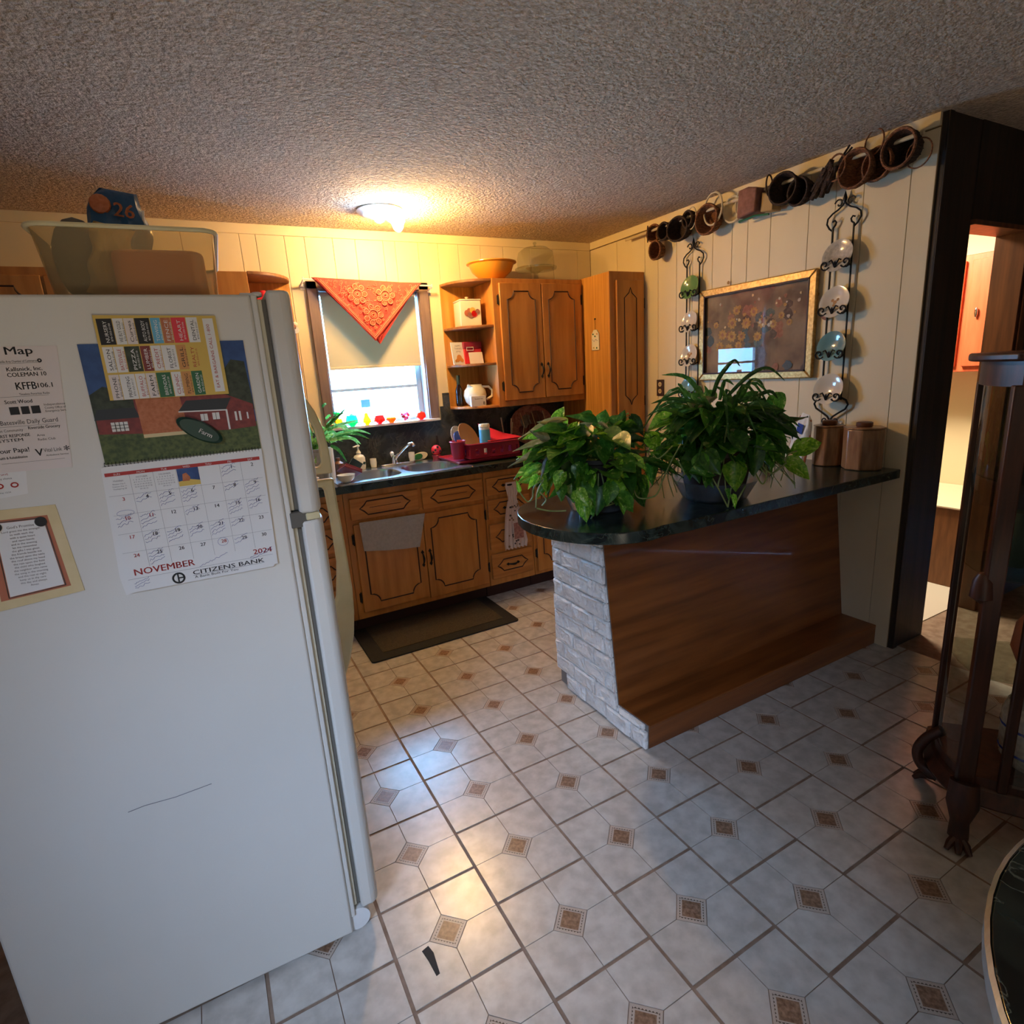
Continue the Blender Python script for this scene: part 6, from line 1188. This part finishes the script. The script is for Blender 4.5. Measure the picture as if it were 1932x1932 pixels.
basket(-.600, 2.308, .074, .085, 'wicker_d', 'dark round basket with a brown rim at the right end of the row', yawd=-8, rim='wicker', hands=((-.66, 2.27, .055, .003, 'wicker', 10),))
# black wire rack on the right wall beyond the worktop
t = T('wire_rack', 'black wire rack against the right wall half hidden behind the plants', 'rack', (XW-.05, .77, .70))
mb = MB(); mb.tube([(XW-.10, .60, .735), (XW-.10, .96, .735), (XW-.01, .96, .735), (XW-.01, .60, .735)], .004, 6, True); t.p('base_wire', mb, 'iron')
mb = MB(); mb.tube([(XW-.12, .57, .88), (XW-.12, .99, .88), (XW-.01, .99, .88), (XW-.01, .57, .88)], .004, 6, True); t.p('top_wire', mb, 'iron')
for k in range(12):
    y = .61+k*.031; mb = MB(); mb.tube([(XW-.10, y, .735), (XW-.11, y+(y-.78)*.12, .81), (XW-.12, y+(y-.78)*.1, .88)], .0028, 5); t.p('wire', mb, 'iron')

# ================================================================== PENINSULA
t = T('peninsula', 'peninsula with slanting brown wood front, wooden foot ledge and white brick end', 'kitchen island', (1.9, -.3, 0))
XE = 1.132; xr = XR-.002
S = [(-.635, .003), (-.635, .105), (-.452, .105), (-.362, .8825), (-.003, .8825), (-.003, .078), (-.078, .078), (-.085, .003)]
mb = MB(); mb.prism([(-.44, .003), (-.345, .88), (-.01, .88), (-.01, .003)], XE+.002, xr, 'yz'); t.p('core', mb, 'mortar', smooth=False)
mb = MB(); mb.prism([(-.455, .103), (-.365, .8825), (-.345, .8825), (-.435, .103)], XE, xr, 'yz'); t.p('front_panel', mb, 'penwood', bevel=.001, smooth=False)
mb = MB(); mb.prism([(-.635, .003), (-.635, .090), (-.615, .090), (-.615, .003)], XE, xr, 'yz'); t.p('ledge_front', mb, 'penwood', smooth=False)
mb = MB(); mb.box(XE, xr, -.637, -.44, .090, .106); t.p('ledge_top', mb, 'penwood', bevel=.003, smooth=False)
mb = MB(); mb.box(XE, xr, -.010, -.003, .08, .8825); t.p('back_panel', mb, 'penwood', smooth=False)
mb = MB(); mb.prism(S, XE-.004, XE+.001, 'yz'); t.p('brick_backing', mb, 'mortar', smooth=False)
def clip(poly, rect):
    y0, y1, z0, z1 = rect
    for ax, lim, sg in ((0, y0, 1), (0, y1, -1), (1, z0, 1), (1, z1, -1)):
        out = []
        for i in range(len(poly)):
            a, b_ = poly[i-1], poly[i]; ia, ib = (a[ax]-lim)*sg >= 0, (b_[ax]-lim)*sg >= 0
            if ia != ib: k = (lim-a[ax])/(b_[ax]-a[ax]); out.append((a[0]+(b_[0]-a[0])*k, a[1]+(b_[1]-a[1])*k))
            if ib: out.append(b_)
        poly = out
        if len(poly) < 3: return []
    return poly
H_, L_ = .0775, .157
z = .003; row = 0
while z < .88:
    y = -.70+(L_/2 if row % 2 else .0)
    while y < .02:
        P = clip(S, (y+.0026, y+L_-.0026, z+.0026, z+H_-.0026)); y += L_
        if len(P) < 3: continue
        A_ = abs(sum(P[i-1][0]*P[i][1]-P[i][0]*P[i-1][1] for i in range(len(P))))/2
        if A_ < .0001: continue
        cy_, cz_ = sum(p[0] for p in P)/len(P), sum(p[1] for p in P)/len(P); n_ = len(P)
        x0, x1 = XE-.004, XE-.015-rnd.random()*.006
        edge = lambda p, k: (cy_+(p[0]-cy_)*k, cz_+(p[1]-cz_)*k)
        vs = [(x0, *p) for p in P]+[(x1+.003, *edge(p, .985)) for p in P]+[(x1+rnd.uniform(-.006, .006), *edge(p, .80)) for p in P]+[(x1+rnd.uniform(-.007, .006), *edge(p, .45)) for p in P]
        fs = [tuple(range(n_))[::-1], tuple(3*n_+k for k in range(n_))]
        for a in range(3):
            for k in range(n_): fs.append((a*n_+k, a*n_+(k+1) % n_, (a+1)*n_+(k+1) % n_, (a+1)*n_+k))
        mb = MB(); mb.add(vs, fs); t.p('brick', mb, 'brick', smooth=False)
    z += H_; row += 1
P = [(xr, .03), (xr, -.678), (1.30, -.678)]
for k in range(15):
    a = math.radians(-78-180*k/14*.99); P.append((1.12+.292*math.cos(a) if k else 1.18, -.324+.354*math.sin(a)))
mb = MB(); mb.prism(P, .8835, .927)
one('countertop', mb, 'counter', 'dark green marble patterned rounded worktop on the peninsula', 'countertop', (1.9, -.32, .8835), bevel=.004)

# canisters and packet at the wall end of the peninsula
def canister(cx_, cy_, w_, dp, h, lab, lidw):
    t = T('brown_canister', lab, 'canister', (cx_, cy_, .9275)); c_ = w_*.30
    P = [(cx_-dp/2, cy_-w_/2+c_), (cx_-dp/2+c_, cy_-w_/2), (cx_+dp/2-c_, cy_-w_/2), (cx_+dp/2, cy_-w_/2+c_), (cx_+dp/2, cy_+w_/2-c_), (cx_+dp/2-c_, cy_+w_/2), (cx_-dp/2+c_, cy_+w_/2), (cx_-dp/2, cy_+w_/2-c_)]
    mb = MB(); mb.prism(P, .928, .928+h); t.p('body', mb, 'canister', bevel=.006)
    mb = MB(); q = [(cx_+(x-cx_)*1.04, cy_+(y-cy_)*1.04) for x, y in P]; mb.prism(q, .928+h, .928+h+.008); ld = t.p('lid', mb, 'canister', bevel=.003)
    mb = MB(); mb.lathe([(lidw*.9, 0), (lidw, .006), (lidw, .02), (lidw*.8, .024), (.0001, .024)], (cx_, cy_, .936+h), 16); t.p('lid_grip', mb, 'darktrim', parent=ld)
canister(2.585, -.365, .135, .13, .195, 'smaller brown glazed canister against the right wall on the worktop', .035)
canister(2.585, -.540, .175, .15, .195, 'larger brown glazed canister at the right end of the worktop', .036)
mb = MB(); q = pillow(.13, .26, .035, taper=.6); q.xf(Matrix.Translation((2.50, -.27, 1.065)) @ Matrix.Rotation(math.radians(75), 4, 'Z') @ Matrix.Rotation(math.radians(-14), 4, 'Y'))
t = T('food_packet', 'upright white packet with red edge and blue emblem beside the canisters', 'packet', (2.5, -.27, .93)); t.p('packet', q, 'paper')
Mx = Matrix.Translation((2.50, -.27, 1.065)) @ Matrix.Rotation(math.radians(75), 4, 'Z') @ Matrix.Rotation(math.radians(-14), 4, 'Y')
q = MB(); q.box(-.02, .02, .0205, .0215, .03, .08); q.box(-.02, .02, -.0215, -.0205, .03, .08); q.xf(Mx); t.p('blue_emblem', q, 'blue')
q = MB(); q.tube([(-.062, 0, -.12), (-.060, 0, 0), (-.035, 0, .11)], .006, 5); q.tube([(.062, 0, -.12), (.060, 0, 0), (.035, 0, .11)], .006, 5); q.xf(Mx); t.p('red_edge', q, 'brick_p')
mb = MB(); mb.lathe([(.028, 0), (.032, .02), (.03, .09), (.02, .10), (.0001, .10)], (2.42, -.13, .9275), 16); one('amber_jar', mb, 'pan', 'small amber jar behind the leaves near the packet', 'jar', (2.42, -.13, .9275))

# ================================================================== POTTED PLANTS
def leaf_mesh(kind):
    N = 7; vs = []; fs = []
    if kind == 'heart': prof = [(0, .16), (.06, .40), (.20, .50), (.40, .47), (.60, .36), (.80, .19), (1.0, .0)]
    elif kind == 'wave': prof = [(0, .10), (.08, .34), (.24, .47), (.44, .45), (.64, .34), (.84, .15), (1.0, .0)]
    else: prof = [(0, .14), (.1, .42), (.25, .46), (.45, .40), (.65, .30), (.82, .16), (1.0, 0)]
    for i, (u, w_) in enumerate(prof):
        droop = -.16*u*u if kind != 'wave' else -.10*u*u+.03*math.sin(u*7)
        back = -.07 if i == 0 else 0
        for s_ in (-1, -.5, 0, .5, 1):
            vs.append((u+(back if abs(s_) > .4 else 0)*abs(s_), s_*w_, droop+abs(s_)**1.3*w_*(.28 if kind != 'curl' else .55)+(.03*math.sin(u*9+s_*2) if abs(s_) == 1 else 0)))
    for i in range(N-1):
        for j in range(4): k = i*5+j; fs.append((k, k+1, k+6, k+5))
    return vs, fs
LM = {}
def get_leaf(kind, mat):
    if (kind, mat) not in LM:
        me = bpy.data.meshes.new('leaf'); v, f = leaf_mesh(kind); me.from_pydata(v, [], f); me.materials.append(MAT[mat]); me.polygons.foreach_set('use_smooth', [True]*len(me.polygons)); me.update(); LM[(kind, mat)] = me
    return LM[(kind, mat)]
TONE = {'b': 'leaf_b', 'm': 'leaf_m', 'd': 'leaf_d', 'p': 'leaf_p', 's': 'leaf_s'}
lr = random.Random(5)
def put_leaf(th, base, tip, w_, tone, nrm=None):
    B, Tp = Vector(base), Vector(tip); X = Tp-B; L = X.length; X.normalize()
    n_ = nrm or Vector((-.55, -.62, .65))+Vector((lr.uniform(-.35, .35), lr.uniform(-.35, .35), lr.uniform(-.25, .35)))
    Z = (n_-X*n_.dot(X)).normalized(); Y = Z.cross(X)
    o = bpy.data.objects.new('leaf', get_leaf(lr.choice(('heart', 'heart', 'wave', 'curl')), TONE[tone])); C.objects.link(o); o.parent = th.e
    M = Matrix.Identity(4)
    for i in range(3): M[i][0] = X[i]*L; M[i][1] = Y[i]*w_; M[i][2] = Z[i]*L; M[i][3] = B[i]-th.o[i]
    loc, rot, sca = M.decompose(); o.location, o.rotation_euler, o.scale = loc, rot.to_euler(), (L, w_, L)
    return o
def bez(P, n=10):
    P = [Vector(p) for p in P]; out = []
    if len(P) == 2: return P
    for i in range(len(P)-1):
        p0, p1, p2, p3 = P[max(i-1, 0)], P[i], P[i+1], P[min(i+2, len(P)-1)]
        for k in range(n):
            t_ = k/n; out.append(.5*((2*p1)+(-p0+p2)*t_+(2*p0-5*p1+4*p2-p3)*t_*t_+(-p0+3*p1-3*p2+p3)*t_**3))
    out.append(P[-1]); return out
def blade(th, pts, w_, mat, name='leaf'):
    Q = bez(pts, 5); mb = MB(); vs = []; fs = []; n_ = len(Q)
    for i, q in enumerate(Q):
        tg = (Q[min(i+1, n_-1)]-Q[max(i-1, 0)]).normalized(); sd = tg.cross(Vector((-.6, -.7, .45))).normalized(); up_ = sd.cross(tg)
        ww = w_*math.sin(PI*min(1, (.22+.78*i/(n_-1))))**.8/2 if i < n_-1 else .0004
        ww = max(ww, .0006)
        vs += [tuple(q-sd*ww+up_*ww*.35), tuple(q), tuple(q+sd*ww+up_*ww*.35)]
    for i in range(n_-1):
        for j in (0, 1): k = i*3+j; fs.append((k, k+1, k+4, k+3))
    mb.add(vs, fs); return th.p(name, mb, mat)
def soft_fill(th, c_, rx, rz, n_, size, tones, zlo):
    for k in range(n_):
        a = lr.uniform(0, 2*PI); e = lr.uniform(-.35, 1.35); r = lr.uniform(.45, .86)
        p = Vector((c_[0]+math.cos(a)*math.cos(e)*rx*r, c_[1]+math.sin(a)*math.cos(e)*rx*.8*r, c_[2]+math.sin(e)*rz*r))
        if p.z < zlo: p.z = zlo+lr.random()*.05
        d = Vector((math.cos(a), math.sin(a), lr.uniform(-.7, .5))).normalized(); s_ = size*lr.uniform(.7, 1.15)
        put_leaf(th, p, p+d*s_, s_*.75, lr.choice(tones), d*.5+Vector((lr.uniform(-.3, .3), lr.uniform(-.3, .3), .9)))
def front_fill(th, c_, r, z0, z1, n_, size, tones, spread=1.25):
    vd = math.atan2(CAM.y-c_[1], CAM.x-c_[0])
    for k in range(n_):
        a = vd+lr.uniform(-spread, spread); q = Vector((math.cos(a), math.sin(a), 0)); p = Vector((c_[0], c_[1], lr.uniform(z0, z1)))+q*r*lr.uniform(.95, 1.35)
        s_ = size*lr.uniform(.7, 1.1); side = Vector((-q.y, q.x, 0))*lr.uniform(-.8, .8)
        put_leaf(th, p, p+(q*.35+side+Vector((0, 0, -.8))).normalized()*s_, s_*.78, lr.choice(tones), q+Vector((0, 0, .5)))
def stems(th, c_, leaves, step=2):
    for i, L in enumerate(leaves):
        if i % step: continue
        b_ = Vector(L[:3]); s_ = Vector((c_[0]+lr.uniform(-.06, .06), c_[1]+lr.uniform(-.06, .06), c_[2])); mid = (b_+s_)/2+Vector((0, 0, .05))
        mb = MB(); mb.tube([tuple(q) for q in bez([s_, mid, b_], 4)], .0022, 5); th.p('stem', mb, 'stem')
t = T('potted_pothos', 'variegated pothos in a black pot on the rounded end of the peninsula', 'potted plant', (1.17, -.30, .9275))
mb = MB(); mb.lathe([(.095, .006), (.100, .03), (.125, .195), (.133, .20), (.133, .215), (.120, .215), (.115, .19), (.0001, .185)], (1.17, -.30, .9275), 30); t.p('pot', mb, 'pot_b')
mb = MB(); mb.lathe([(.0001, .19), (.115, .192)], (1.17, -.30, .9275), 20, closed=True); t.p('soil', mb, 'soil')
mb = MB(); mb.lathe([(.110, .0), (.118, .006), (.142, .07), (.146, .074), (.143, .074), (.116, .009), (.0001, .004)], (1.17, -.30, .9275), 30); t.p('saucer', mb, 'clearp')
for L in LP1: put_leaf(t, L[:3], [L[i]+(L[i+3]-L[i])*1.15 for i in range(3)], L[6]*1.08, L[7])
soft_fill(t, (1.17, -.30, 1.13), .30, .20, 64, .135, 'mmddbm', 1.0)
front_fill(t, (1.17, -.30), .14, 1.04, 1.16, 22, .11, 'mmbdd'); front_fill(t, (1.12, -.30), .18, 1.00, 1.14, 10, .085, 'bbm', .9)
stems(t, (1.17, -.30, 1.11), LP1, 2)
for v in VN1: mb = MB(); mb.tube([tuple(q) for q in bez(v, 6)], .0030, 6); t.p('vine', mb, 'stem')
t2 = T('glass_vial', 'slim clear glass vial with a rooting cutting beside the black pot', 'vial', (1.045, -.36, .9275))
mb = MB(); mb.lathe([(.014, 0), (.014, .12), (.012, .12), (.012, .004), (.0001, .004)], (1.045, -.36, .928), 12); t2.p('vial', mb, 'clearp')
t = T('potted_pothos', 'large pothos and spider plant in a dark brown bucket pot on the peninsula', 'potted plant', (1.64, -.48, .9275))
mb = MB(); mb.lathe([(.112, .004), (.118, .03), (.148, .185), (.156, .188), (.158, .21), (.145, .212), (.14, .19), (.0001, .185)], (1.64, -.48, .9275), 32); t.p('pot', mb, 'pot_br')
mb = MB(); mb.lathe([(.0001, .192), (.14, .194)], (1.64, -.48, .9275), 20, closed=True); t.p('soil', mb, 'soil')
mb = MB(); mb.lathe([(.122, .0), (.130, .004), (.170, .078), (.175, .082), (.171, .083), (.128, .008), (.0001, .004)], (1.64, -.48, .9275), 32); t.p('saucer', mb, 'clearp')
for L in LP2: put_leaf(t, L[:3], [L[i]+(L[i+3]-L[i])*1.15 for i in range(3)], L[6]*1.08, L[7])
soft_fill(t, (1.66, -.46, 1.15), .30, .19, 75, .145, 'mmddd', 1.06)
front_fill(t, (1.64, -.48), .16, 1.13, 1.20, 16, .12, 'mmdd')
stems(t, (1.64, -.48, 1.12), LP2, 2)
for i, s_ in enumerate(SP2): blade(t, s_, .017 if i else .02, 'spider', 'blade_leaf')
for k in range(26):
    a = lr.uniform(0, 2*PI); R_ = lr.uniform(.22, .36); h = lr.uniform(.08, .26)
    c_ = Vector((1.66, -.46, 1.13)); blade(t, [c_+Vector((math.cos(a)*.04, math.sin(a)*.04, 0)), c_+Vector((math.cos(a)*R_*.5, math.sin(a)*R_*.45, h)), c_+Vector((math.cos(a)*R_, math.sin(a)*R_*.85, h*.55-lr.random()*.08))], .014, 'spider', 'blade_leaf')
for v in VN2: mb = MB(); mb.tube([tuple(q) for q in bez(v, 6)], .0030, 6); t.p('vine', mb, 'stem')
for k in range(22):
    sgn = -1 if k % 2 else 1; c_ = Vector((1.64+sgn*.16*rt.x+lr.uniform(-.04, .04), -.48+sgn*.16*rt.y+lr.uniform(-.08, .03), 1.12)); d = rt*sgn
    mb = MB(); mb.tube([tuple(q) for q in bez([c_, c_+d*lr.uniform(.02, .10)+Vector((0, 0, -.06)), c_+d*lr.uniform(.03, .16)+Vector((0, 0, lr.uniform(-.17, -.10)))], 4)], .0018, 4); t.p('vine', mb, 'stem')
t = T('spider_plant', 'striped spider plant in a stone coloured pot on the worktop left of the sink', 'potted plant', (.335, 1.26, .9275))
mb = MB(); mb.lathe([(.058, 0), (.070, .02), (.074, .19), (.080, .195), (.080, .21), (.070, .21), (.066, .18), (.0001, .18)], (.335, 1.27, .9275), 24); t.p('pot', mb, 'pot_g')
mb = MB(); mb.lathe([(.0001, .184), (.066, .185)], (.335, 1.27, .9275), 18, closed=True); t.p('soil', mb, 'soil')
for i, s_ in enumerate(SP3): blade(t, s_, .020, 'spider_w' if i % 3 else 'spider', 'blade_leaf')
for k in range(16):
    a = lr.uniform(0, 2*PI); R_ = lr.uniform(.10, .22); h = lr.uniform(.06, .18); c_ = Vector((.335, 1.27, 1.11))
    e_ = c_+Vector((math.cos(a)*R_, math.sin(a)*R_, h*.6)); e_.y = min(e_.y, 1.55); blade(t, [c_, c_+Vector((math.cos(a)*R_*.5, math.sin(a)*R_*.4, h)), e_], .016, 'spider_w', 'blade_leaf')
mb = MB(); mb.lathe([(.05, 0), (.062, .03), (.060, .06), (.05, .062), (.0001, .05)], (.262, 1.15, .9275), 18); mb.sph((.275, 1.125, .99), .02); mb.sph((.25, 1.15, 1.0), .022); one('ceramic_dish', mb, 'pot_g', 'lumpy stone coloured dish in front of the spider plant pot', 'dish', (.262, 1.15, .9275))

# ================================================================== TOWELS AND MAT
def cloth(name, mat, lab, cat, x0t, x1t, x0b, x1b, zt0, zt1, zb0, zb1, y, wav, folds, over=.02):
    mb = MB(); n_, m_ = 30, 16
    for s_ in (0, 1):
        vs = []; fs = []
        for j in range(m_+1):
            v = j/m_
            for i in range(n_+1):
                u = i/n_; xt = x0t+(x1t-x0t)*u; xb = x0b+(x1b-x0b)*u; zt = zt0+(zt1-zt0)*u; zb = zb0+(zb1-zb0)*u
                x = xt+(xb-xt)*v; z = zt+(zb-zt)*v-.006*math.sin(u*PI)*v; yy_ = y-.004*s_-wav*(.3+v)*math.sin(u*folds*PI+v)**2
                vs.append((x, yy_, z))
        for j in range(m_):
            for i in range(n_): k = j*(n_+1)+i; fs.append((k, k+1, k+n_+2, k+n_+1))
        mb.add(vs, fs)
    return one(name, mb, mat, lab, cat, ((x0t+x1t)/2, y, zb0))
cloth('dish_towel', 'towel', 'grey terry dish towel hanging over the left sink cabinet door', 'towel', .498, .900, .505, .845, .700, .688, .528, .485, YF-.006, .004, 3)
t = T('dress_towel', 'small dress shaped printed hand towel hanging from the top drawer pull', 'towel', (1.50, 1.07, .34))
def dresspart(P, y, m_, nm, folds=7, parent=None, lab=None):
    mb = MB(); n_ = 24; vs = []; fs = []; rows = len(P)
    for s_ in (0, 1):
        o_ = len(vs)
        for j, (z, xl, xr_) in enumerate(P):
            for i in range(n_+1):
                u = i/n_; am = .001+.004*j/rows; vs.append((xl+(xr_-xl)*u, y-.003*s_-am*(1+math.sin(u*folds*2*PI+j*.3)), z-.004*math.cos(u*folds*2*PI)*(j == rows-1)))
        for j in range(rows-1):
            for i in range(n_): k = o_+j*(n_+1)+i; fs.append((k, k+1, k+n_+2, k+n_+1))
    mb.add(vs, fs); return t.p(nm, mb, m_, parent=parent)
bod = dresspart([(.795, 1.462, 1.535), (.765, 1.458, 1.545), (.735, 1.464, 1.550), (.70, 1.470, 1.535), (.665, 1.470, 1.535)], 1.082, 'dress', 'bodice', 4)
skt = dresspart([(.672, 1.468, 1.540), (.62, 1.452, 1.552), (.56, 1.440, 1.562), (.50, 1.432, 1.575), (.44, 1.426, 1.588), (.385, 1.420, 1.598), (.345, 1.425, 1.588)], 1.080, 'dress', 'skirt', 6)
mb = MB(); mb.box(1.492, 1.562, 1.0555, 1.058, .412, .522); t.p('printed_panel', mb, 'wood_pic', parent=skt)
mb = MB(); mb.box(1.487, 1.567, 1.0585, 1.0605, .406, .530); t.p('pocket', mb, 'dress', parent=skt)
for k in range(26):
    z = rnd.uniform(.36, .65); hw = .038+(.672-z)*.13; x = 1.507+rnd.uniform(-1, 1)*hw
    if 1.485 < x < 1.57 and .40 < z < .53: continue
    mb = MB(); mb.sph((x, 1.061, z), rnd.uniform(.004, .008), 8); t.p('printed_motif', mb, ('pet3', 'spray', 'pet3', 'pan')[k % 4], parent=skt)
t = T('floor_mat', 'black rubber edged kitchen mat with brown woven center on the tiles', 'mat', (.85, .97, 0))
mb = MB(); mb.prism(rr(.388, 1.308, .718, 1.262, .02), .0006, .010); t.p('border', mb, 'mat_black', bevel=.003)
mb = MB(); mb.prism(rr(.470, 1.235, .795, 1.180, .006), .010, .013); t.p('woven_center', mb, 'mat_brown', bevel=.001)

# ================================================================== CURIO CABINET
D_ = Vector((-.76, -.65, 0)).normalized(); W_ = Vector((.65, -.76, 0)).normalized()
Pf, Pb = Vector((1.625, -1.475, 0)), Vector((1.832, -1.300, 0))
def mat_c(u, v, z): return tuple(Pf+W_*u-D_*v+Vector((0, 0, z)))      # u along front, v towards the back
WID, DEP = .80, .27
t = T('curio_cabinet', 'dark mahogany curio cabinet with bowed glass front and claw feet at the right edge', 'cabinet', tuple(Pf))
def cpath(off=0, n_=12):
    """plan outline: back-left -> side (slightly bowed) -> front-left post -> bowed front -> right"""
    A = [(0-off-.030*math.sin(PI*k/5), DEP*(1-k/5)) for k in range(5)]
    B = [(k/n_*WID, -off-.055*math.sin(PI*k/n_)) for k in range(n_+1)]
    E_ = [(WID+off, DEP)]
    return A+[(-off*.7, -off*.7)]+B[1:-1]+[(WID+off*.7, -off*.7)]+E_
def cprism(z0, z1, off, o1=None):
    A = [mat_c(u, v, 0) for u, v in cpath(off)]; B = [mat_c(u, v, 0) for u, v in cpath(off if o1 is None else o1)]; n_ = len(A)
    mb = MB(); mb.add([(x, y, z0) for x, y, _ in A]+[(x, y, z1) for x, y, _ in B], [tuple(range(n_))[::-1], tuple(range(n_, 2*n_))]+[(i, (i+1) % n_, n_+(i+1) % n_, n_+i) for i in range(n_)]); return mb
t.p('top_board', cprism(1.440, 1.462, .038), 'curio', bevel=.006)
t.p('frieze', cprism(1.375, 1.440, .006), 'curio')
t.p('cabinet_floor', cprism(.205, .235, .0), 'curio')
t.p('base_moulding', cprism(.150, .205, .030, .006), 'curio', bevel=.008)
for z in (.55, .85, 1.12):
    t.p('glass_shelf', cprism(z, z+.005, -.008), 'curioglass', smooth=False)
def post(u, v, s_, z0=.20, z1=1.38, nm='post'):
    q = MB(); P = [(u-s_, v-s_*.6), (u+s_, v-s_*.6), (u+s_, v+s_*.6), (u-s_, v+s_*.6)]; q.add([mat_c(a, b_, z0) for a, b_ in P]+[mat_c(a, b_, z1) for a, b_ in P], [(0, 3, 2, 1), (4, 5, 6, 7), (0, 1, 5, 4), (1, 2, 6, 5), (2, 3, 7, 6), (3, 0, 4, 7)]); return t.p(nm, q, 'curio', bevel=.004)
post(0, .0, .022); post(WID, 0, .022); post(0, DEP-.01, .013); post(WID, DEP-.01, .013); post(.085, -.018, .013, nm='door_stile'); post(WID-.085, -.018, .013, nm='door_stile')
q = MB(); q.add([mat_c(.02, DEP, .22), mat_c(WID, DEP, .22), mat_c(WID, DEP, 1.38), mat_c(.02, DEP, 1.38)], [(0, 1, 2, 3)]); t.p('mirror_back', q, 'curioglass', smooth=False)
def gpane(pts, z0, z1, nm='glass_pane'):
    q = MB(); n_ = len(pts); q.add([mat_c(a, b_, z0) for a, b_ in pts]+[mat_c(a, b_, z1) for a, b_ in pts], [(i, i+1, n_+i+1, n_+i) for i in range(n_-1)]); return t.p(nm, q, 'curioglass')
gpane([(-.028*math.sin(PI*k/6), .012+(DEP-.03)*k/6) for k in range(7)], .235, 1.375)
gpane([(.10+(WID-.20)*k/10, -.02-.042*math.sin(PI*(.12+.76*k/10))) for k in range(11)], .235, 1.375)
q = MB(); q.lathe([(.0001, -.02), (.010, -.012), (.028, 0), (.024, .05), (.014, .07), (.0001, .072)], mat_c(-.022, .005, .80), 12); t.p('carved_boss', q, 'curio')
for u, v, s_ in ((.0, -.005, 1.25), (WID, -.005, 1.25), (0, DEP-.02, 1), (WID, DEP-.02, 1)):
    bx_, by_, _ = mat_c(u, v, 0); dx, dy = (D_.x if v < .1 else -.2*D_.x)*.5-W_.x*.12*(1 if u < .4 else -1), (D_.y if v < .1 else -.2*D_.y)*.5-W_.y*.12*(1 if u < .4 else -1)
    q = MB(); q.tube([(bx_, by_, .21), (bx_+dx*.035, by_+dy*.035, .15), (bx_+dx*.02, by_+dy*.02, .08), (bx_+dx*.04, by_+dy*.04, .03)], [.030*s_, .034*s_, .020*s_, .022*s_], 10); lg = t.p('cabriole_leg', q, 'curio')
    for k in (-1, 0, 1):
        a = math.atan2(dy, dx)+k*.55; q = MB(); q.tube([(bx_+dx*.04, by_+dy*.04, .034), (bx_+dx*.04+math.cos(a)*.030*s_, by_+dy*.04+math.sin(a)*.030*s_, .024), (bx_+dx*.04+math.cos(a)*.044*s_, by_+dy*.04+math.sin(a)*.044*s_, .008)], [.014, .012, .007], 8); t.p('claw', q, 'curio', parent=lg)
# carved curl at the lower left side
q = MB(); P = [mat_c(-.02, DEP*.55, .28), mat_c(-.055, DEP*.60, .235), mat_c(-.075, DEP*.62, .18), mat_c(-.06, DEP*.60, .13), mat_c(-.02, DEP*.5, .11)]
q.tube([tuple(a) for a in bez(P, 5)], .016, 10); t.p('carved_curl', q, 'curio')
# things inside
def cobj(name, u, v, z, prof, m_, lab, cat, bands=()):
    x, y, _ = mat_c(u, v, 0); tt = T(name, lab, cat, (x, y, z)); q = MB(); q.lathe(prof, (x, y, z), 22); tt.p('body', q, m_)
    for zb_, r_ in bands: q = MB(); q.lathe([(r_, zb_-.004), (r_+.001, zb_), (r_, zb_+.004)], (x, y, z), 22, closed=True); tt.p('painted_band', q, 'blue')
cobj('stoneware_crock', .20, .10, .2355, [(.07, 0), (.088, .03), (.092, .16), (.08, .20), (.076, .20), (.086, .16), (.0001, .01)], 'g_grey', 'pale blue banded stoneware crock on the floor of the curio cabinet', 'crock', ((.05, .0895), (.13, .0925)))
cobj('vase', .17, .12, .5555, [(.04, 0), (.06, .05), (.055, .12), (.03, .17), (.036, .20), (.032, .20), (.0001, .02)], 'rose_p', 'reddish vase on the lowest glass shelf of the curio cabinet', 'vase')
cobj('vase', .10, .14, .8555, [(.03, 0), (.05, .05), (.035, .12), (.03, .16), (.0001, .15)], 'dgreen', 'dark green vase on the middle glass shelf of the curio cabinet', 'vase')
cobj('small_bowl', .28, .12, .8555, [(.03, 0), (.06, .05), (.058, .05), (.0001, .01)], 'g_white', 'cream bowl on the middle glass shelf of the curio cabinet', 'bowl')
cobj('teacup', .14, .12, 1.1255, [(.02, 0), (.04, .05), (.038, .05), (.0001, .01)], 'g_white', 'cream teacup on the top glass shelf of the curio cabinet', 'cup')

# ================================================================== ROUND TABLE CORNER
t = T('round_table', 'round black marble patterned table with pale metal edge in the lower right corner', 'table', (.755, -2.372, 0))
mb = MB(); mb.cyl((.755, -2.372, .732), .502, .028, 72); t.p('table_top', mb, 'tablestone', bevel=.003)
mb = MB(); mb.lathe([(.5025, .730), (.508, .733), (.508, .757), (.5025, .760)], (.755, -2.372, 0), 72, closed=True); t.p('edge_band', mb, 'steel')
mb = MB(); mb.lathe([(.26, 0.001), (.26, .03), (.06, .07), (.045, .12), (.045, .68), (.10, .72), (.10, .731)], (.755, -2.372, 0), 28); t.p('pedestal', mb, 'curio')
